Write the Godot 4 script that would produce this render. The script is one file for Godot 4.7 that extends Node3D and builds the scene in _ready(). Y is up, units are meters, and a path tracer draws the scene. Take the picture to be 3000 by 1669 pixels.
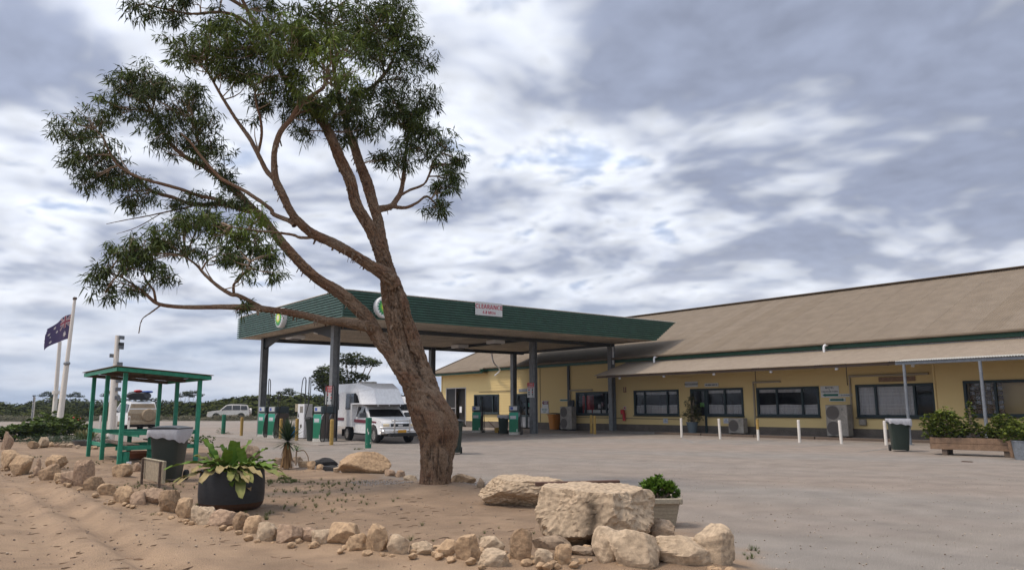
extends Node3D

# A mesh under construction: flat or smooth faces, boxes, tubes, lathes and sheets.
class Shape:
	var v := PackedVector3Array()
	var n := PackedVector3Array()
	var c := PackedColorArray()
	var i := PackedInt32Array()
	var tint := Color.WHITE
	func pt(p: Vector3, nn: Vector3) -> int:
		v.append(p)
		n.append(nn)
		c.append(tint)
		return v.size() - 1
	func tri(a: int, b: int, d: int) -> void:
		i.append(a)
		i.append(b)
		i.append(d)
	func face_n(pts: Array, nn: Vector3) -> void:
		var s := v.size()
		for p in pts:
			pt(p, nn)
		for k in range(1, pts.size() - 1):
			tri(s, s + k, s + k + 1)
	func face(pts: Array, ref: Vector3) -> void:
		var nn := Vector3.ZERO
		var mid := Vector3.ZERO
		for k in pts.size():
			var a: Vector3 = pts[k]
			var b: Vector3 = pts[(k + 1) % pts.size()]
			nn += a.cross(b)
			mid += a / pts.size()
		nn = nn.normalized()
		if nn.dot(mid - ref) < 0.0:
			nn = -nn
		face_n(pts, nn)
	func hull(verts: Array, faces: Array) -> void:
		var mid := Vector3.ZERO
		for p in verts:
			mid += p / float(verts.size())
		for f in faces:
			face(f.map(func(k): return verts[k]), mid)
	func box(at: Vector3, s: Vector3, bev := 0.0, b := Basis()) -> void:
		var h := s * 0.5
		if bev <= 0.0:
			for ax in 3:
				for sg in [-1.0, 1.0]:
					var pts := []
					for q in [[-1, -1], [1, -1], [1, 1], [-1, 1]]:
						var p := Vector3.ZERO
						p[ax] = sg * h[ax]
						p[(ax + 1) % 3] = q[0] * h[(ax + 1) % 3]
						p[(ax + 2) % 3] = q[1] * h[(ax + 2) % 3]
						pts.append(at + b * p)
					var nn := Vector3.ZERO
					nn[ax] = sg
					face_n(pts, b * nn)
			return
		var e := h - Vector3.ONE * minf(bev, minf(h.x, minf(h.y, h.z)) * 0.9)
		for ax in 3:
			var u := (ax + 1) % 3
			var w := (ax + 2) % 3
			for sg in [-1.0, 1.0]:
				var pts := []
				for q in [[-1, -1], [1, -1], [1, 1], [-1, 1]]:
					var p := Vector3.ZERO
					p[ax] = sg * h[ax]
					p[u] = q[0] * e[u]
					p[w] = q[1] * e[w]
					pts.append(at + b * p)
				var nn := Vector3.ZERO
				nn[ax] = sg
				face_n(pts, b * nn)
				for sh in [-1.0, 1.0]:
					var ed := []
					for q in [[0, -1], [0, 1], [1, 1], [1, -1]]:
						var p := Vector3.ZERO
						p[ax] = sg * (h[ax] if q[0] == 0 else e[ax])
						p[u] = sh * (e[u] if q[0] == 0 else h[u])
						p[w] = q[1] * e[w]
						ed.append(at + b * p)
					face(ed, at)
		for k in 8:
			var sg := Vector3(1 if k & 1 else -1, 1 if k & 2 else -1, 1 if k & 4 else -1)
			face([at + b * (sg * Vector3(h.x, e.y, e.z)), at + b * (sg * Vector3(e.x, h.y, e.z)), at + b * (sg * Vector3(e.x, e.y, h.z))], at)
	func bar(a: Vector3, d: Vector3, w: float, t: float, bev := 0.0, up := Vector3.UP) -> void:
		var f := (d - a).normalized()
		if absf(f.dot(up)) > 0.99:
			up = Vector3.FORWARD
		var r := f.cross(up).normalized()
		box((a + d) * 0.5, Vector3(w, t, a.distance_to(d)), bev, Basis(r, r.cross(f) * -1.0 if r.cross(f).dot(up) < 0 else r.cross(f), -f))
	func tube(path: Array, radii: Array, sides := 8, cap := true, squash := 1.0) -> void:
		var m := path.size()
		var up := Vector3.UP
		var s := v.size()
		var f0 := Vector3.ZERO
		for k in m:
			var f: Vector3 = (path[mini(k + 1, m - 1)] - path[maxi(k - 1, 0)]).normalized()
			if k == 0:
				up = f.cross(Vector3.RIGHT if absf(f.x) < 0.8 else Vector3.UP).normalized()
			else:
				up = (up - f * up.dot(f)).normalized()
			var r := f.cross(up)
			var rad: float = radii[mini(k, radii.size() - 1)]
			for q in sides:
				var a := TAU * q / sides
				var d := up * cos(a) * squash + r * sin(a)
				pt(path[k] + d * rad, d.normalized())
		for k in m - 1:
			for q in sides:
				var a := s + k * sides + q
				var b := s + k * sides + (q + 1) % sides
				tri(a, b, a + sides)
				tri(b, b + sides, a + sides)
		if cap:
			for e in [0, m - 1]:
				var nn: Vector3 = (path[0] - path[1] if e == 0 else path[m - 1] - path[m - 2]).normalized()
				var pts := []
				for q in sides:
					pts.append(v[s + e * sides + q])
				face_n(pts, nn)
	func cyl(a: Vector3, b: Vector3, r0: float, r1 := -1.0, sides := 12) -> void:
		tube([a, b], [r0, r0 if r1 < 0 else r1], sides)
	func lathe(prof: Array, sides: int, xf := Transform3D(), squash := 1.0) -> void:
		for k in prof.size() - 1:
			var a: Vector2 = prof[k]
			var b: Vector2 = prof[k + 1]
			var d := (b - a)
			var nn := Vector2(d.y, -d.x).normalized()
			var s := v.size()
			for q in sides + 1:
				var t := TAU * q / sides
				var nr := (xf.basis * Vector3(cos(t) * nn.x, nn.y, sin(t) * nn.x * squash)).normalized()
				pt(xf * Vector3(cos(t) * a.x, a.y, sin(t) * a.x * squash), nr)
				pt(xf * Vector3(cos(t) * b.x, b.y, sin(t) * b.x * squash), nr)
			for q in sides:
				var o := s + q * 2
				if a.x > 0.0005:
					tri(o, o + 1, o + 2)
				if b.x > 0.0005:
					tri(o + 1, o + 3, o + 2)
	func prism(poly: PackedVector2Array, depth: float, xf := Transform3D()) -> void:
		# outline in the local x-y plane, from z = 0 to z = depth
		var t := Geometry2D.triangulate_polygon(poly)
		for sd in [0.0, depth]:
			var s := v.size()
			var nn := (xf.basis * Vector3(0, 0, -1 if sd == 0.0 else 1)).normalized()
			for p in poly:
				pt(xf * Vector3(p.x, p.y, sd), nn)
			for k in range(0, t.size(), 3):
				tri(s + t[k], s + t[k + 1], s + t[k + 2])
		var sgn := -1.0 if Geometry2D.is_polygon_clockwise(poly) else 1.0
		for k in poly.size():
			var a := poly[k]
			var b := poly[(k + 1) % poly.size()]
			var d := (b - a)
			face_n([xf * Vector3(a.x, a.y, 0), xf * Vector3(b.x, b.y, 0), xf * Vector3(b.x, b.y, depth), xf * Vector3(a.x, a.y, depth)], (xf.basis * (Vector3(d.y, -d.x, 0) * sgn)).normalized())
	func shell(poly: PackedVector2Array, wf: Callable) -> void:
		# a body with the side outline poly, whose half width is wf(point)
		var t := Geometry2D.triangulate_polygon(poly)
		for sd in [-1.0, 1.0]:
			for k in range(0, t.size(), 3):
				face([_on(poly[t[k]], wf, sd), _on(poly[t[k + 1]], wf, sd), _on(poly[t[k + 2]], wf, sd)], Vector3(0, poly[t[k]].y, -sd * 50))
		var sgn := -1.0 if Geometry2D.is_polygon_clockwise(poly) else 1.0
		for k in poly.size():
			var a := poly[k]
			var b := poly[(k + 1) % poly.size()]
			var d := (b - a)
			face_n([_on(a, wf, -1), _on(b, wf, -1), _on(b, wf, 1), _on(a, wf, 1)], (Vector3(d.y, -d.x, 0) * sgn).normalized())
	func _on(p: Vector2, wf: Callable, sd: float, out := 0.0) -> Vector3:
		return Vector3(p.x, p.y, sd * (wf.call(p) + out))
	func side(poly: PackedVector2Array, wf: Callable, sd: float, out := 0.006) -> void:
		# a thin plate lying on the side of a shell
		var t := Geometry2D.triangulate_polygon(poly)
		for k in range(0, t.size(), 3):
			face([_on(poly[t[k]], wf, sd, out), _on(poly[t[k + 1]], wf, sd, out), _on(poly[t[k + 2]], wf, sd, out)], Vector3(0, poly[t[k]].y, -sd * 50))
		for k in poly.size():
			var a := poly[k]
			var b := poly[(k + 1) % poly.size()]
			var mid := Vector3(0, 0, 0)
			for p in poly:
				mid += _on(p, wf, sd) / poly.size()
			face([_on(a, wf, sd, out), _on(b, wf, sd, out), _on(b, wf, sd, -0.01), _on(a, wf, sd, -0.01)], mid)
	func sheet(p: PackedVector3Array, rows: int, cols: int, wrap := false, flip := false) -> void:
		# a smooth surface through rows x cols points
		var s := v.size()
		for r in rows:
			for q in cols:
				var qa := (q + cols - 1) % cols if wrap else maxi(q - 1, 0)
				var qb := (q + 1) % cols if wrap else mini(q + 1, cols - 1)
				var du := p[r * cols + qb] - p[r * cols + qa]
				var dv := p[mini(r + 1, rows - 1) * cols + q] - p[maxi(r - 1, 0) * cols + q]
				var nn := du.cross(dv).normalized()
				v.append(p[r * cols + q])
				n.append(-nn if flip else nn)
				c.append(tint)
		for r in rows - 1:
			for q in (cols if wrap else cols - 1):
				var a := s + r * cols + q
				var b := s + r * cols + (q + 1) % cols
				tri(a, b, a + cols)
				tri(b, b + cols, a + cols)
	func soften(deg := 35.0) -> void:
		var at := {}
		for k in v.size():
			var key := Vector3i((v[k] * 2000.0).round())
			if at.has(key):
				at[key].append(k)
			else:
				at[key] = [k]
		var lim := cos(deg_to_rad(deg))
		var fresh := n.duplicate()
		for key in at:
			var l: Array = at[key]
			if l.size() < 2:
				continue
			for a in l:
				var t := Vector3.ZERO
				for b in l:
					if n[a].dot(n[b]) >= lim:
						t += n[b]
				fresh[a] = t.normalized()
		n = fresh
	func add(o: Shape, xf: Transform3D) -> void:
		var s := v.size()
		for k in o.v.size():
			v.append(xf * o.v[k])
			n.append((xf.basis * o.n[k]).normalized())
			c.append(o.c[k] * tint)
		for k in o.i:
			i.append(s + k)
	func made() -> ArrayMesh:
		# every face is wound so that its front is on the side of its normals
		for k in range(0, i.size(), 3):
			var p := i[k]
			var q := i[k + 1]
			var r := i[k + 2]
			if (v[q] - v[p]).cross(v[r] - v[p]).dot(n[p] + n[q] + n[r]) > 0.0:
				i[k + 1] = r
				i[k + 2] = q
		var a := []
		a.resize(Mesh.ARRAY_MAX)
		a[Mesh.ARRAY_VERTEX] = v
		a[Mesh.ARRAY_NORMAL] = n
		a[Mesh.ARRAY_COLOR] = c
		a[Mesh.ARRAY_INDEX] = i
		var m := ArrayMesh.new()
		m.add_surface_from_arrays(Mesh.PRIMITIVE_TRIANGLES, a)
		return m

var M := {}
var T := {}
var taken := {}
var rng := RandomNumberGenerator.new()

func numbered(parent: Node, called: String) -> String:
	var key := str(parent.get_instance_id()) + called
	taken[key] = taken.get(key, -1) + 1
	return called if taken[key] == 0 else "%s_%03d" % [called, taken[key]]

func meta(o: Node, label: String, category: String, group := "") -> Node:
	o.set_meta("label", label)
	o.set_meta("category", category)
	if group:
		o.set_meta("group", group)
	return o

func thing(called: String, label: String, category: String, at := Vector3.ZERO, turn := 0.0, group := "") -> Node3D:
	var o := Node3D.new()
	o.name = numbered(self, called)
	add_child(o)
	o.position = at
	o.rotation.y = turn
	meta(o, label, category, group)
	return o

func put(called: String, s, mat: Material, parent: Node = self, at := Vector3.ZERO) -> MeshInstance3D:
	var o := MeshInstance3D.new()
	o.mesh = s.made() if s is Shape else s
	o.material_override = mat
	o.name = numbered(parent, called)
	parent.add_child(o)
	o.position = at
	return o

func struct(called: String, s, mat: Material) -> MeshInstance3D:
	var o := put(called, s, mat)
	o.set_meta("kind", "structure")
	return o

func solo(called: String, s, mat: Material, label: String, category: String, at := Vector3.ZERO, group := "") -> MeshInstance3D:
	return meta(put(called, s, mat, self, at), label, category, group)

func copy(o: Node3D, called: String, label: String, at: Vector3, turn := 0.0) -> Node3D:
	var r: Node3D = o.duplicate()
	r.name = numbered(self, called)
	add_child(r)
	r.position = at
	r.rotation = Vector3(0, turn, 0)
	r.set_meta("label", label)
	return r

func box1(at: Vector3, s: Vector3, bev := 0.0, b := Basis()) -> Shape:
	var q := Shape.new()
	q.box(at, s, bev, b)
	return q

func lettering(text: String, h: float, mat: Material, parent: Node, at: Vector3, b := Basis(), bold := true, font := "Droid Sans") -> void:
	# letters whose capitals are about h metres tall, centred at a point, standing in the plane of b
	var f := SystemFont.new()
	f.font_names = PackedStringArray([font])
	f.font_weight = 700 if bold else 400
	var t := TextMesh.new()
	t.font = f
	t.text = text
	t.font_size = 32
	t.pixel_size = h / 23.0
	t.depth = 0.004
	t.curve_step = 4.0
	var o := put("lettering", t, mat, parent)
	o.transform = Transform3D(b, at)

func lin(r: float, g: float, b: float) -> Color:
	return Color(r, g, b).linear_to_srgb()

func noise(seed_: int, freq: float, oct := 4, kind := FastNoiseLite.TYPE_SIMPLEX_SMOOTH) -> FastNoiseLite:
	var f := FastNoiseLite.new()
	f.seed = seed_
	f.noise_type = kind
	f.frequency = freq
	f.fractal_octaves = oct
	f.fractal_type = FastNoiseLite.FRACTAL_FBM if oct > 1 else FastNoiseLite.FRACTAL_NONE
	return f

func tex(key: String, size: int, f: FastNoiseLite, lo: float, hi: float, a := 0.0, b := 1.0) -> NoiseTexture2D:
	if not T.has(key):
		var t := NoiseTexture2D.new()
		t.width = size
		t.height = size
		t.seamless = true
		t.noise = f
		var g := Gradient.new()
		g.offsets = PackedFloat32Array([a, b])
		g.colors = PackedColorArray([Color(lo, lo, lo), Color(hi, hi, hi)])
		t.color_ramp = g
		T[key] = t
	return T[key]

# colour (linear), roughness; grain: [texture, repeats per metre]; coarse: the same, multiplied over it; relief: [texture, repeats per metre is grain's, centimetres]
func mat(key: String, col: Color, rough := 0.8, grain = null, coarse = null, relief = null, metal := 0.0, vc := false) -> StandardMaterial3D:
	if M.has(key):
		return M[key]
	var m := StandardMaterial3D.new()
	m.resource_name = key
	m.albedo_color = col
	m.roughness = rough
	m.metallic = metal
	m.vertex_color_use_as_albedo = vc
	if grain != null or relief != null:
		m.uv1_triplanar = true
		m.uv1_world_triplanar = true
	if grain != null:
		m.albedo_texture = grain[0]
		m.uv1_scale = grain[1] if grain[1] is Vector3 else Vector3.ONE * grain[1]
	if coarse != null:
		m.detail_enabled = true
		m.detail_albedo = coarse[0]
		m.detail_blend_mode = BaseMaterial3D.BLEND_MODE_MUL
		m.detail_uv_layer = BaseMaterial3D.DETAIL_UV_2
		m.uv2_triplanar = true
		m.uv2_world_triplanar = true
		m.uv2_scale = coarse[1] if coarse[1] is Vector3 else Vector3.ONE * coarse[1]
	if relief != null:
		m.heightmap_enabled = true
		m.heightmap_texture = relief[0]
		m.heightmap_scale = relief[1]
	M[key] = m
	return m

func bezier(pts: Array, per := 6) -> Array:
	# a smooth curve through points (Catmull-Rom)
	var out := []
	for k in pts.size() - 1:
		var p0 = pts[maxi(k - 1, 0)]
		var p1 = pts[k]
		var p2 = pts[k + 1]
		var p3 = pts[mini(k + 2, pts.size() - 1)]
		for q in per:
			out.append(p1.cubic_interpolate(p2, p0, p3, float(q) / per) if not p1 is float else cubic_interpolate(p1, p2, p0, p3, float(q) / per))
	out.append(pts[-1])
	return out

func at_of(b: Basis, at: Vector3) -> Transform3D:
	return Transform3D(b, at)

func _ready() -> void:
	# camera: eye 1.42 m above the forecourt, a 28 mm lens looking slightly up
	var cam := Camera3D.new()
	cam.name = "camera"
	cam.fov = 41.0974
	cam.near = 0.1
	cam.far = 9000.0
	cam.transform = Transform3D(Basis(Vector3(0.62, -0.004, -0.784), Vector3(0.127, 0.987, 0.095), Vector3(0.774, -0.158, 0.613)), Vector3(0, 1.42, 0)).orthonormalized()
	add_child(cam)
	var env := Environment.new()
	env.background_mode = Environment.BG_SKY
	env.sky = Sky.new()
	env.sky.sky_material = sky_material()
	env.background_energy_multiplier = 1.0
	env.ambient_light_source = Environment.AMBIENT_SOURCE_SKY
	env.tonemap_mode = Environment.TONE_MAPPER_LINEAR
	env.tonemap_exposure = 1.5
	env.sdfgi_enabled = true
	env.ssao_enabled = true
	env.ssil_enabled = true
	env.fog_enabled = true
	env.fog_light_color = Color(0.66, 0.72, 0.8)
	env.fog_density = 0.00025
	var we := WorldEnvironment.new()
	we.name = "environment"
	we.environment = env
	add_child(we)
	var sun := DirectionalLight3D.new()
	sun.name = "sun"
	sun.light_energy = 0.5
	sun.light_color = Color(1.0, 0.93, 0.84)
	sun.light_angular_distance = 10.0
	sun.shadow_enabled = true
	sun.basis = Basis.looking_at(-Vector3(-0.40, 1.5, 0.75))
	add_child(sun)
	materials()
	ground()
	roadhouse()
	canopy()
	gum_tree()
	stones()
	garden()
	shelter()
	forecourt()
	facade_things()
	vehicles()
	far_away()

func sky_material() -> PanoramaSkyMaterial:
	var w := 3072
	var h := 1536
	var n1 := noise(3, 1.7, 4)
	var n2 := noise(8, 8.5, 5)
	var n6 := noise(27, 3.6, 3)
	var n3 := noise(15, 0.7, 3)
	var n4 := noise(21, 0.7, 3)
	var n5 := noise(33, 1.0, 4)
	var data := PackedFloat32Array()
	data.resize(w * h * 3)
	var blue := Vector3(0.42, 0.54, 0.79)
	var white := Vector3(0.80, 0.84, 0.925)
	var dark := Vector3(0.285, 0.325, 0.44)
	var low := Vector3(0.41, 0.48, 0.61)
	var earth := Vector3(0.20, 0.17, 0.14)
	# banks of thicker (+) and thinner (-) cloud: place in the cloud plane, size, strength
	var banks := [[-0.80, -1.80, 0.75, 0.8], [-1.0, -1.24, 0.34, 0.6], [-1.70, -2.75, 0.45, 0.5], [-0.90, -2.9, 0.7, 0.5], [-2.42, -0.84, 0.3, 0.5], [-1.98, -0.2, 0.3, 0.45], [-1.6, -1.5, 0.36, -0.7], [-1.18, -0.94, 0.28, -0.45], [-2.7, -0.3, 0.4, -0.2], [-0.6, -1.3, 0.3, 0.35]]
	var sund := Vector3(-0.40, 1.5, 0.75).normalized()
	for y in h:
		var th := PI * (y + 0.5) / h
		var dy := cos(th)
		var sy := sin(th)
		for x in w:
			var col := earth
			if dy > -0.02:
				var a := TAU * (x + 0.5) / w
				var dx := sin(a) * sy
				var dz := -cos(a) * sy
				var e := maxf(dy, 0.0)
				var px := dx / (e + 0.12)
				var pz := dz / (e + 0.12)
				var wx := px + 0.14 * n3.get_noise_2d(px, pz)
				var wz := pz + 0.14 * n4.get_noise_2d(px, pz)
				var f := n2.get_noise_2d(wx * 0.9 + wz * 0.3, wz - wx * 0.3)
				var f2 := n6.get_noise_2d(wx, wz)
				var t := 0.17 + 0.85 * n1.get_noise_2d(wx, wz) + 0.40 * f2 + 0.27 * f
				for b in banks:
					var q: float = ((px - b[0]) * (px - b[0]) + (pz - b[1]) * (pz - b[1])) / (b[2] * b[2])
					if q < 4.0:
						t += 0.85 * b[3] * exp(-q * 1.2)
				t = clampf((t + 0.56) / 1.34, 0.0, 1.0)
				var veil := smoothstep(-0.02, 0.26, t)
				var thick := smoothstep(0.28, 0.98, t)
				col = blue.lerp(white, 0.3 + 0.7 * veil).lerp(dark, thick * 0.96)
				col *= 1.0 + 0.26 * f * (1.0 - 0.5 * thick) + 0.14 * f2
				# towards the horizon the layers close up into a pale blue-grey veil with streaks
				var s := n5.get_noise_2d(a * 3.0, e * 22.0)
				var k := smoothstep(0.24, 0.0, e)
				col = col.lerp(low.lerp(Vector3(0.74, 0.76, 0.82), clampf(0.38 + 1.1 * s + (e - 0.07) * 3.0, 0.0, 1.0)), 0.85 * k)
				# unseen glow added to light the ground, round the sun high behind the camera
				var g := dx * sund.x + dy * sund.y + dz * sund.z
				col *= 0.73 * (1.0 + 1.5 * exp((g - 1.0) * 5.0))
			var o := (y * w + x) * 3
			data[o] = col.x
			data[o + 1] = col.y
			data[o + 2] = col.z
	var im := Image.create_from_data(w, h, false, Image.FORMAT_RGBF, data.to_byte_array())
	var m := PanoramaSkyMaterial.new()
	m.panorama = ImageTexture.create_from_image(im)
	return m

func materials() -> void:
	var fine := tex("fine", 512, noise(1, 0.035, 5), 0.74, 1.0)
	var mottle := tex("mottle", 512, noise(2, 0.012, 5), 0.8, 1.0)
	var grit := tex("grit", 512, noise(4, 0.11, 4), 0.62, 1.0, 0.2, 0.8)
	var lump := tex("lump", 512, noise(5, 0.022, 6), 0.0, 1.0)
	var rockn := tex("rockn", 512, noise(6, 0.03, 6), 0.74, 1.0, 0.2, 0.7)
	var streak := tex("streak", 512, noise(7, 0.03, 4), 0.62, 1.0, 0.25, 0.75)
	var paint := tex("paint", 512, noise(9, 0.02, 5), 0.86, 1.0)
	M.clear()
	mat("ground", Color.WHITE, 0.95, [grit, 1.3], [paint, 0.11], [grit, 1.8], 0.0, true)
	mat("concrete", lin(0.34, 0.31, 0.28), 0.9, [fine, 0.8], [mottle, 0.2])
	mat("apron", lin(0.43, 0.375, 0.325), 0.9, [fine, 0.5], [mottle, 0.25])
	mat("line_paint", lin(0.42, 0.40, 0.37), 0.9, [grit, 1.5], [mottle, 0.9])
	mat("bark", Color.WHITE, 0.95, [streak, Vector3(5, 1.1, 5)], [fine, 2.7], [streak, 1.6], 0.0, true)
	mat("twig", lin(0.30, 0.22, 0.155), 0.9)
	mat("leaf", Color.WHITE, 0.5, null, null, null, 0.0, true).backlight_enabled = true
	M.leaf.roughness = 0.62
	M.leaf.metallic_specular = 0.3
	M.leaf.backlight = Color(0.4, 0.4, 0.4)
	mat("far_leaf", Color.WHITE, 1.0, null, null, null, 0.0, true).metallic_specular = 0.1
	mat("lime_rock", lin(0.66, 0.45, 0.27), 0.95, [rockn, 1.1], [fine, 5.0], [lump, 0.9])
	mat("pink_rock", lin(0.58, 0.40, 0.27), 0.95, [rockn, 1.3], [fine, 6.0], [lump, 0.9])
	mat("brown_rock", lin(0.52, 0.345, 0.205), 0.95, [rockn, 1.2], [grit, 3.0], [lump, 1.1])
	mat("pale_rock", lin(0.70, 0.53, 0.36), 0.95, [rockn, 1.0], [fine, 5.0], [lump, 0.7])
	mat("stained_rock", lin(0.70, 0.53, 0.36), 0.95, [rockn, 1.0], [fine, 5.0], [lump, 0.7], 0.0, true)
	mat("grey_rock", lin(0.47, 0.345, 0.235), 0.95, [rockn, 1.0], [fine, 5.0], [lump, 1.0])
	mat("black_rock", lin(0.045, 0.045, 0.048), 0.8, [rockn, 3.0], null, [lump, 3.0])
	mat("cream_wall", lin(0.65, 0.508, 0.25), 0.75)
	mat("plinth", lin(0.20, 0.165, 0.135), 0.85, [fine, 1.0], [mottle, 0.3])
	mat("roof_tin", lin(0.228, 0.183, 0.137), 0.7, [paint, 0.12])
	mat("verandah_tin", lin(0.325, 0.265, 0.205), 0.7, [paint, 0.25])
	mat("roof_tin_pale", lin(0.238, 0.192, 0.145), 0.7, [paint, 0.12])
	mat("roof_tin_brown", lin(0.220, 0.175, 0.129), 0.7, [paint, 0.12])
	mat("verandah_tin_pale", lin(0.335, 0.275, 0.213), 0.7, [paint, 0.25])
	mat("white_tin", lin(0.62, 0.60, 0.54), 0.6, [fine, 0.5])
	mat("galv", lin(0.40, 0.42, 0.45), 0.5, [fine, 1.1], [mottle, 0.4], null, 0.35)
	mat("green_trim", lin(0.022, 0.12, 0.075), 0.5, [fine, 0.8])
	mat("dark_beam", lin(0.035, 0.04, 0.042), 0.6)
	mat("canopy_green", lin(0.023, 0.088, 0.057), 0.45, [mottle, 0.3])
	mat("canopy_green_lit", lin(0.066, 0.138, 0.114), 0.5, [mottle, 0.3])  # the canopy green made paler: light on the road-end face put into the colour
	mat("soffit", lin(0.84, 0.72, 0.58), 0.8, [fine, 0.4], [mottle, 0.1])
	mat("steel_grey", lin(0.26, 0.275, 0.285), 0.5, [fine, 1.0], [mottle, 0.5])
	mat("post_grey", lin(0.29, 0.32, 0.36), 0.6, [fine, 1.0], [mottle, 0.7])
	mat("window_frame", lin(0.012, 0.028, 0.033), 0.6)
	mat("dark_inside", lin(0.02, 0.02, 0.02), 0.9)
	mat("room", lin(0.035, 0.03, 0.027), 0.9, [mottle, 0.6])
	mat("curtain", lin(0.80, 0.81, 0.84), 0.9, [streak, Vector3(14, 0.6, 14)])
	mat("white_paint", lin(0.82, 0.77, 0.70), 0.7, [paint, 1.5])
	mat("white_plastic", lin(0.72, 0.73, 0.75), 0.5)
	mat("cream_paint", lin(0.60, 0.52, 0.36), 0.7, [fine, 1.5], [mottle, 1.1])
	mat("liner", lin(0.62, 0.62, 0.66), 0.45, [fine, 3.0])
	mat("bin_green", lin(0.032, 0.045, 0.036), 0.5, [fine, 2.0])
	mat("bin_dark", lin(0.022, 0.04, 0.03), 0.5, [fine, 2.0])
	mat("bin_lid", lin(0.05, 0.055, 0.06), 0.5)
	mat("rubber", lin(0.018, 0.018, 0.018), 0.8)
	mat("shelter_green", lin(0.028, 0.39, 0.235), 0.55, [fine, 1.6], [mottle, 0.9])
	mat("bollard_green", lin(0.01, 0.25, 0.14), 0.55, [fine, 1.6], [mottle, 2.0])
	mat("old_timber", lin(0.26, 0.19, 0.145), 0.9, [streak, Vector3(1.2, 14, 14)], [fine, 1.3])
	mat("planter_timber", lin(0.42, 0.265, 0.165), 0.85, [streak, Vector3(1.1, 13, 13)], [mottle, 0.9])
	mat("plank", lin(0.16, 0.085, 0.06), 0.9, [streak, Vector3(2, 30, 30)])
	mat("yellow_paint", lin(0.66, 0.42, 0.10), 0.6, [fine, 1.5], [mottle, 1.3])
	mat("orange_bin", lin(0.62, 0.22, 0.012), 0.5, [fine, 1.0])
	mat("red", lin(0.50, 0.02, 0.022), 0.5)
	mat("maroon", lin(0.13, 0.02, 0.035), 0.5)
	mat("car_white", lin(0.84, 0.85, 0.86), 0.3, [paint, 0.7])
	mat("car_dusty", lin(0.60, 0.48, 0.33), 0.8, [fine, 1.4], [mottle, 0.7])
	mat("car_cream", lin(0.84, 0.79, 0.72), 0.5, [paint, 0.5])
	mat("dust", lin(0.50, 0.385, 0.255), 0.9, [fine, 1.8], [mottle, 0.9])
	mat("chrome", lin(0.62, 0.60, 0.58), 0.3, null, null, null, 0.8)
	mat("alloy", lin(0.42, 0.40, 0.38), 0.4, null, null, null, 0.6)
	mat("lamp_glass", lin(0.75, 0.62, 0.42), 0.15, null, null, null, 0.2)
	mat("plate_orange", lin(0.60, 0.30, 0.03), 0.5)
	mat("black_iron", lin(0.028, 0.032, 0.038), 0.55, [fine, 1.2], [mottle, 1.2])
	mat("rust", lin(0.12, 0.05, 0.02), 0.9, [grit, 2.0], [mottle, 2.0])
	mat("pot_beige", lin(0.42, 0.36, 0.265), 0.6, [fine, 2.0])
	mat("pot_blue", lin(0.13, 0.17, 0.20), 0.6, [fine, 2.0])
	mat("terracotta", lin(0.38, 0.145, 0.07), 0.8, [fine, 2.0])
	mat("soil", lin(0.05, 0.035, 0.025), 0.95, [grit, 3.0])
	mat("board_back", lin(0.52, 0.42, 0.29), 0.85, [fine, 2.0], [mottle, 1.5])
	mat("pump_green", lin(0.004, 0.15, 0.075), 0.4)
	mat("pump_teal", lin(0.03, 0.30, 0.20), 0.4)
	mat("pump_side", lin(0.155, 0.13, 0.115), 0.5, [fine, 1.0])
	mat("ac_cream", lin(0.46, 0.42, 0.365), 0.55, [fine, 1.0], [mottle, 0.4])
	mat("ac_grille", lin(0.12, 0.105, 0.095), 0.6)
	mat("sign_white", lin(0.72, 0.74, 0.74), 0.5, [fine, 1.5])
	mat("ink_dark", lin(0.05, 0.07, 0.08), 0.6)
	mat("ink_green", lin(0.01, 0.12, 0.10), 0.6)
	mat("ink_red", lin(0.36, 0.02, 0.05), 0.6)
	mat("ink_blue", lin(0.06, 0.10, 0.35), 0.6)
	mat("petal_dark", lin(0.01, 0.22, 0.08), 0.4)
	mat("petal_mid", lin(0.15, 0.48, 0.06), 0.4)
	mat("petal_yellow", lin(0.80, 0.72, 0.08), 0.4)
	mat("flag_blue", lin(0.085, 0.062, 0.155), 0.85, [fine, 2.0])
	mat("flag_white", lin(0.52, 0.49, 0.50), 0.85)
	mat("flag_red", lin(0.26, 0.065, 0.10), 0.85)
	mat("dry_leaf", lin(0.36, 0.22, 0.11), 0.8, [fine, 3.0], [mottle, 3.0])
	mat("bag_black", lin(0.03, 0.035, 0.045), 0.6, [fine, 2.0])
	mat("cloth_blue", lin(0.03, 0.08, 0.30), 0.8)
	mat("blue_sheet", lin(0.02, 0.20, 0.50), 0.5)
	for k in ["roof_tin", "roof_tin_pale", "roof_tin_brown", "verandah_tin_pale", "verandah_tin", "cream_wall", "soffit"]:
		M[k].metallic_specular = 0.2
	var gl := mat("glass", lin(0.25, 0.28, 0.30), 0.04)
	gl.transparency = BaseMaterial3D.TRANSPARENCY_ALPHA
	gl.albedo_color = Color(0.02, 0.025, 0.03, 0.12)
	gl.metallic_specular = 0.3
	var dg := mat("dark_glass", lin(0.012, 0.013, 0.014), 0.05)
	dg.metallic_specular = 0.6

func wall_noise(k: float) -> float:
	return fposmod(sin(k * 12.9898) * 43758.5453, 1.0)

var g1 := noise(41, 0.9, 4)
var g2 := noise(42, 0.16, 4)
var g3 := noise(43, 3.0, 3)
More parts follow.
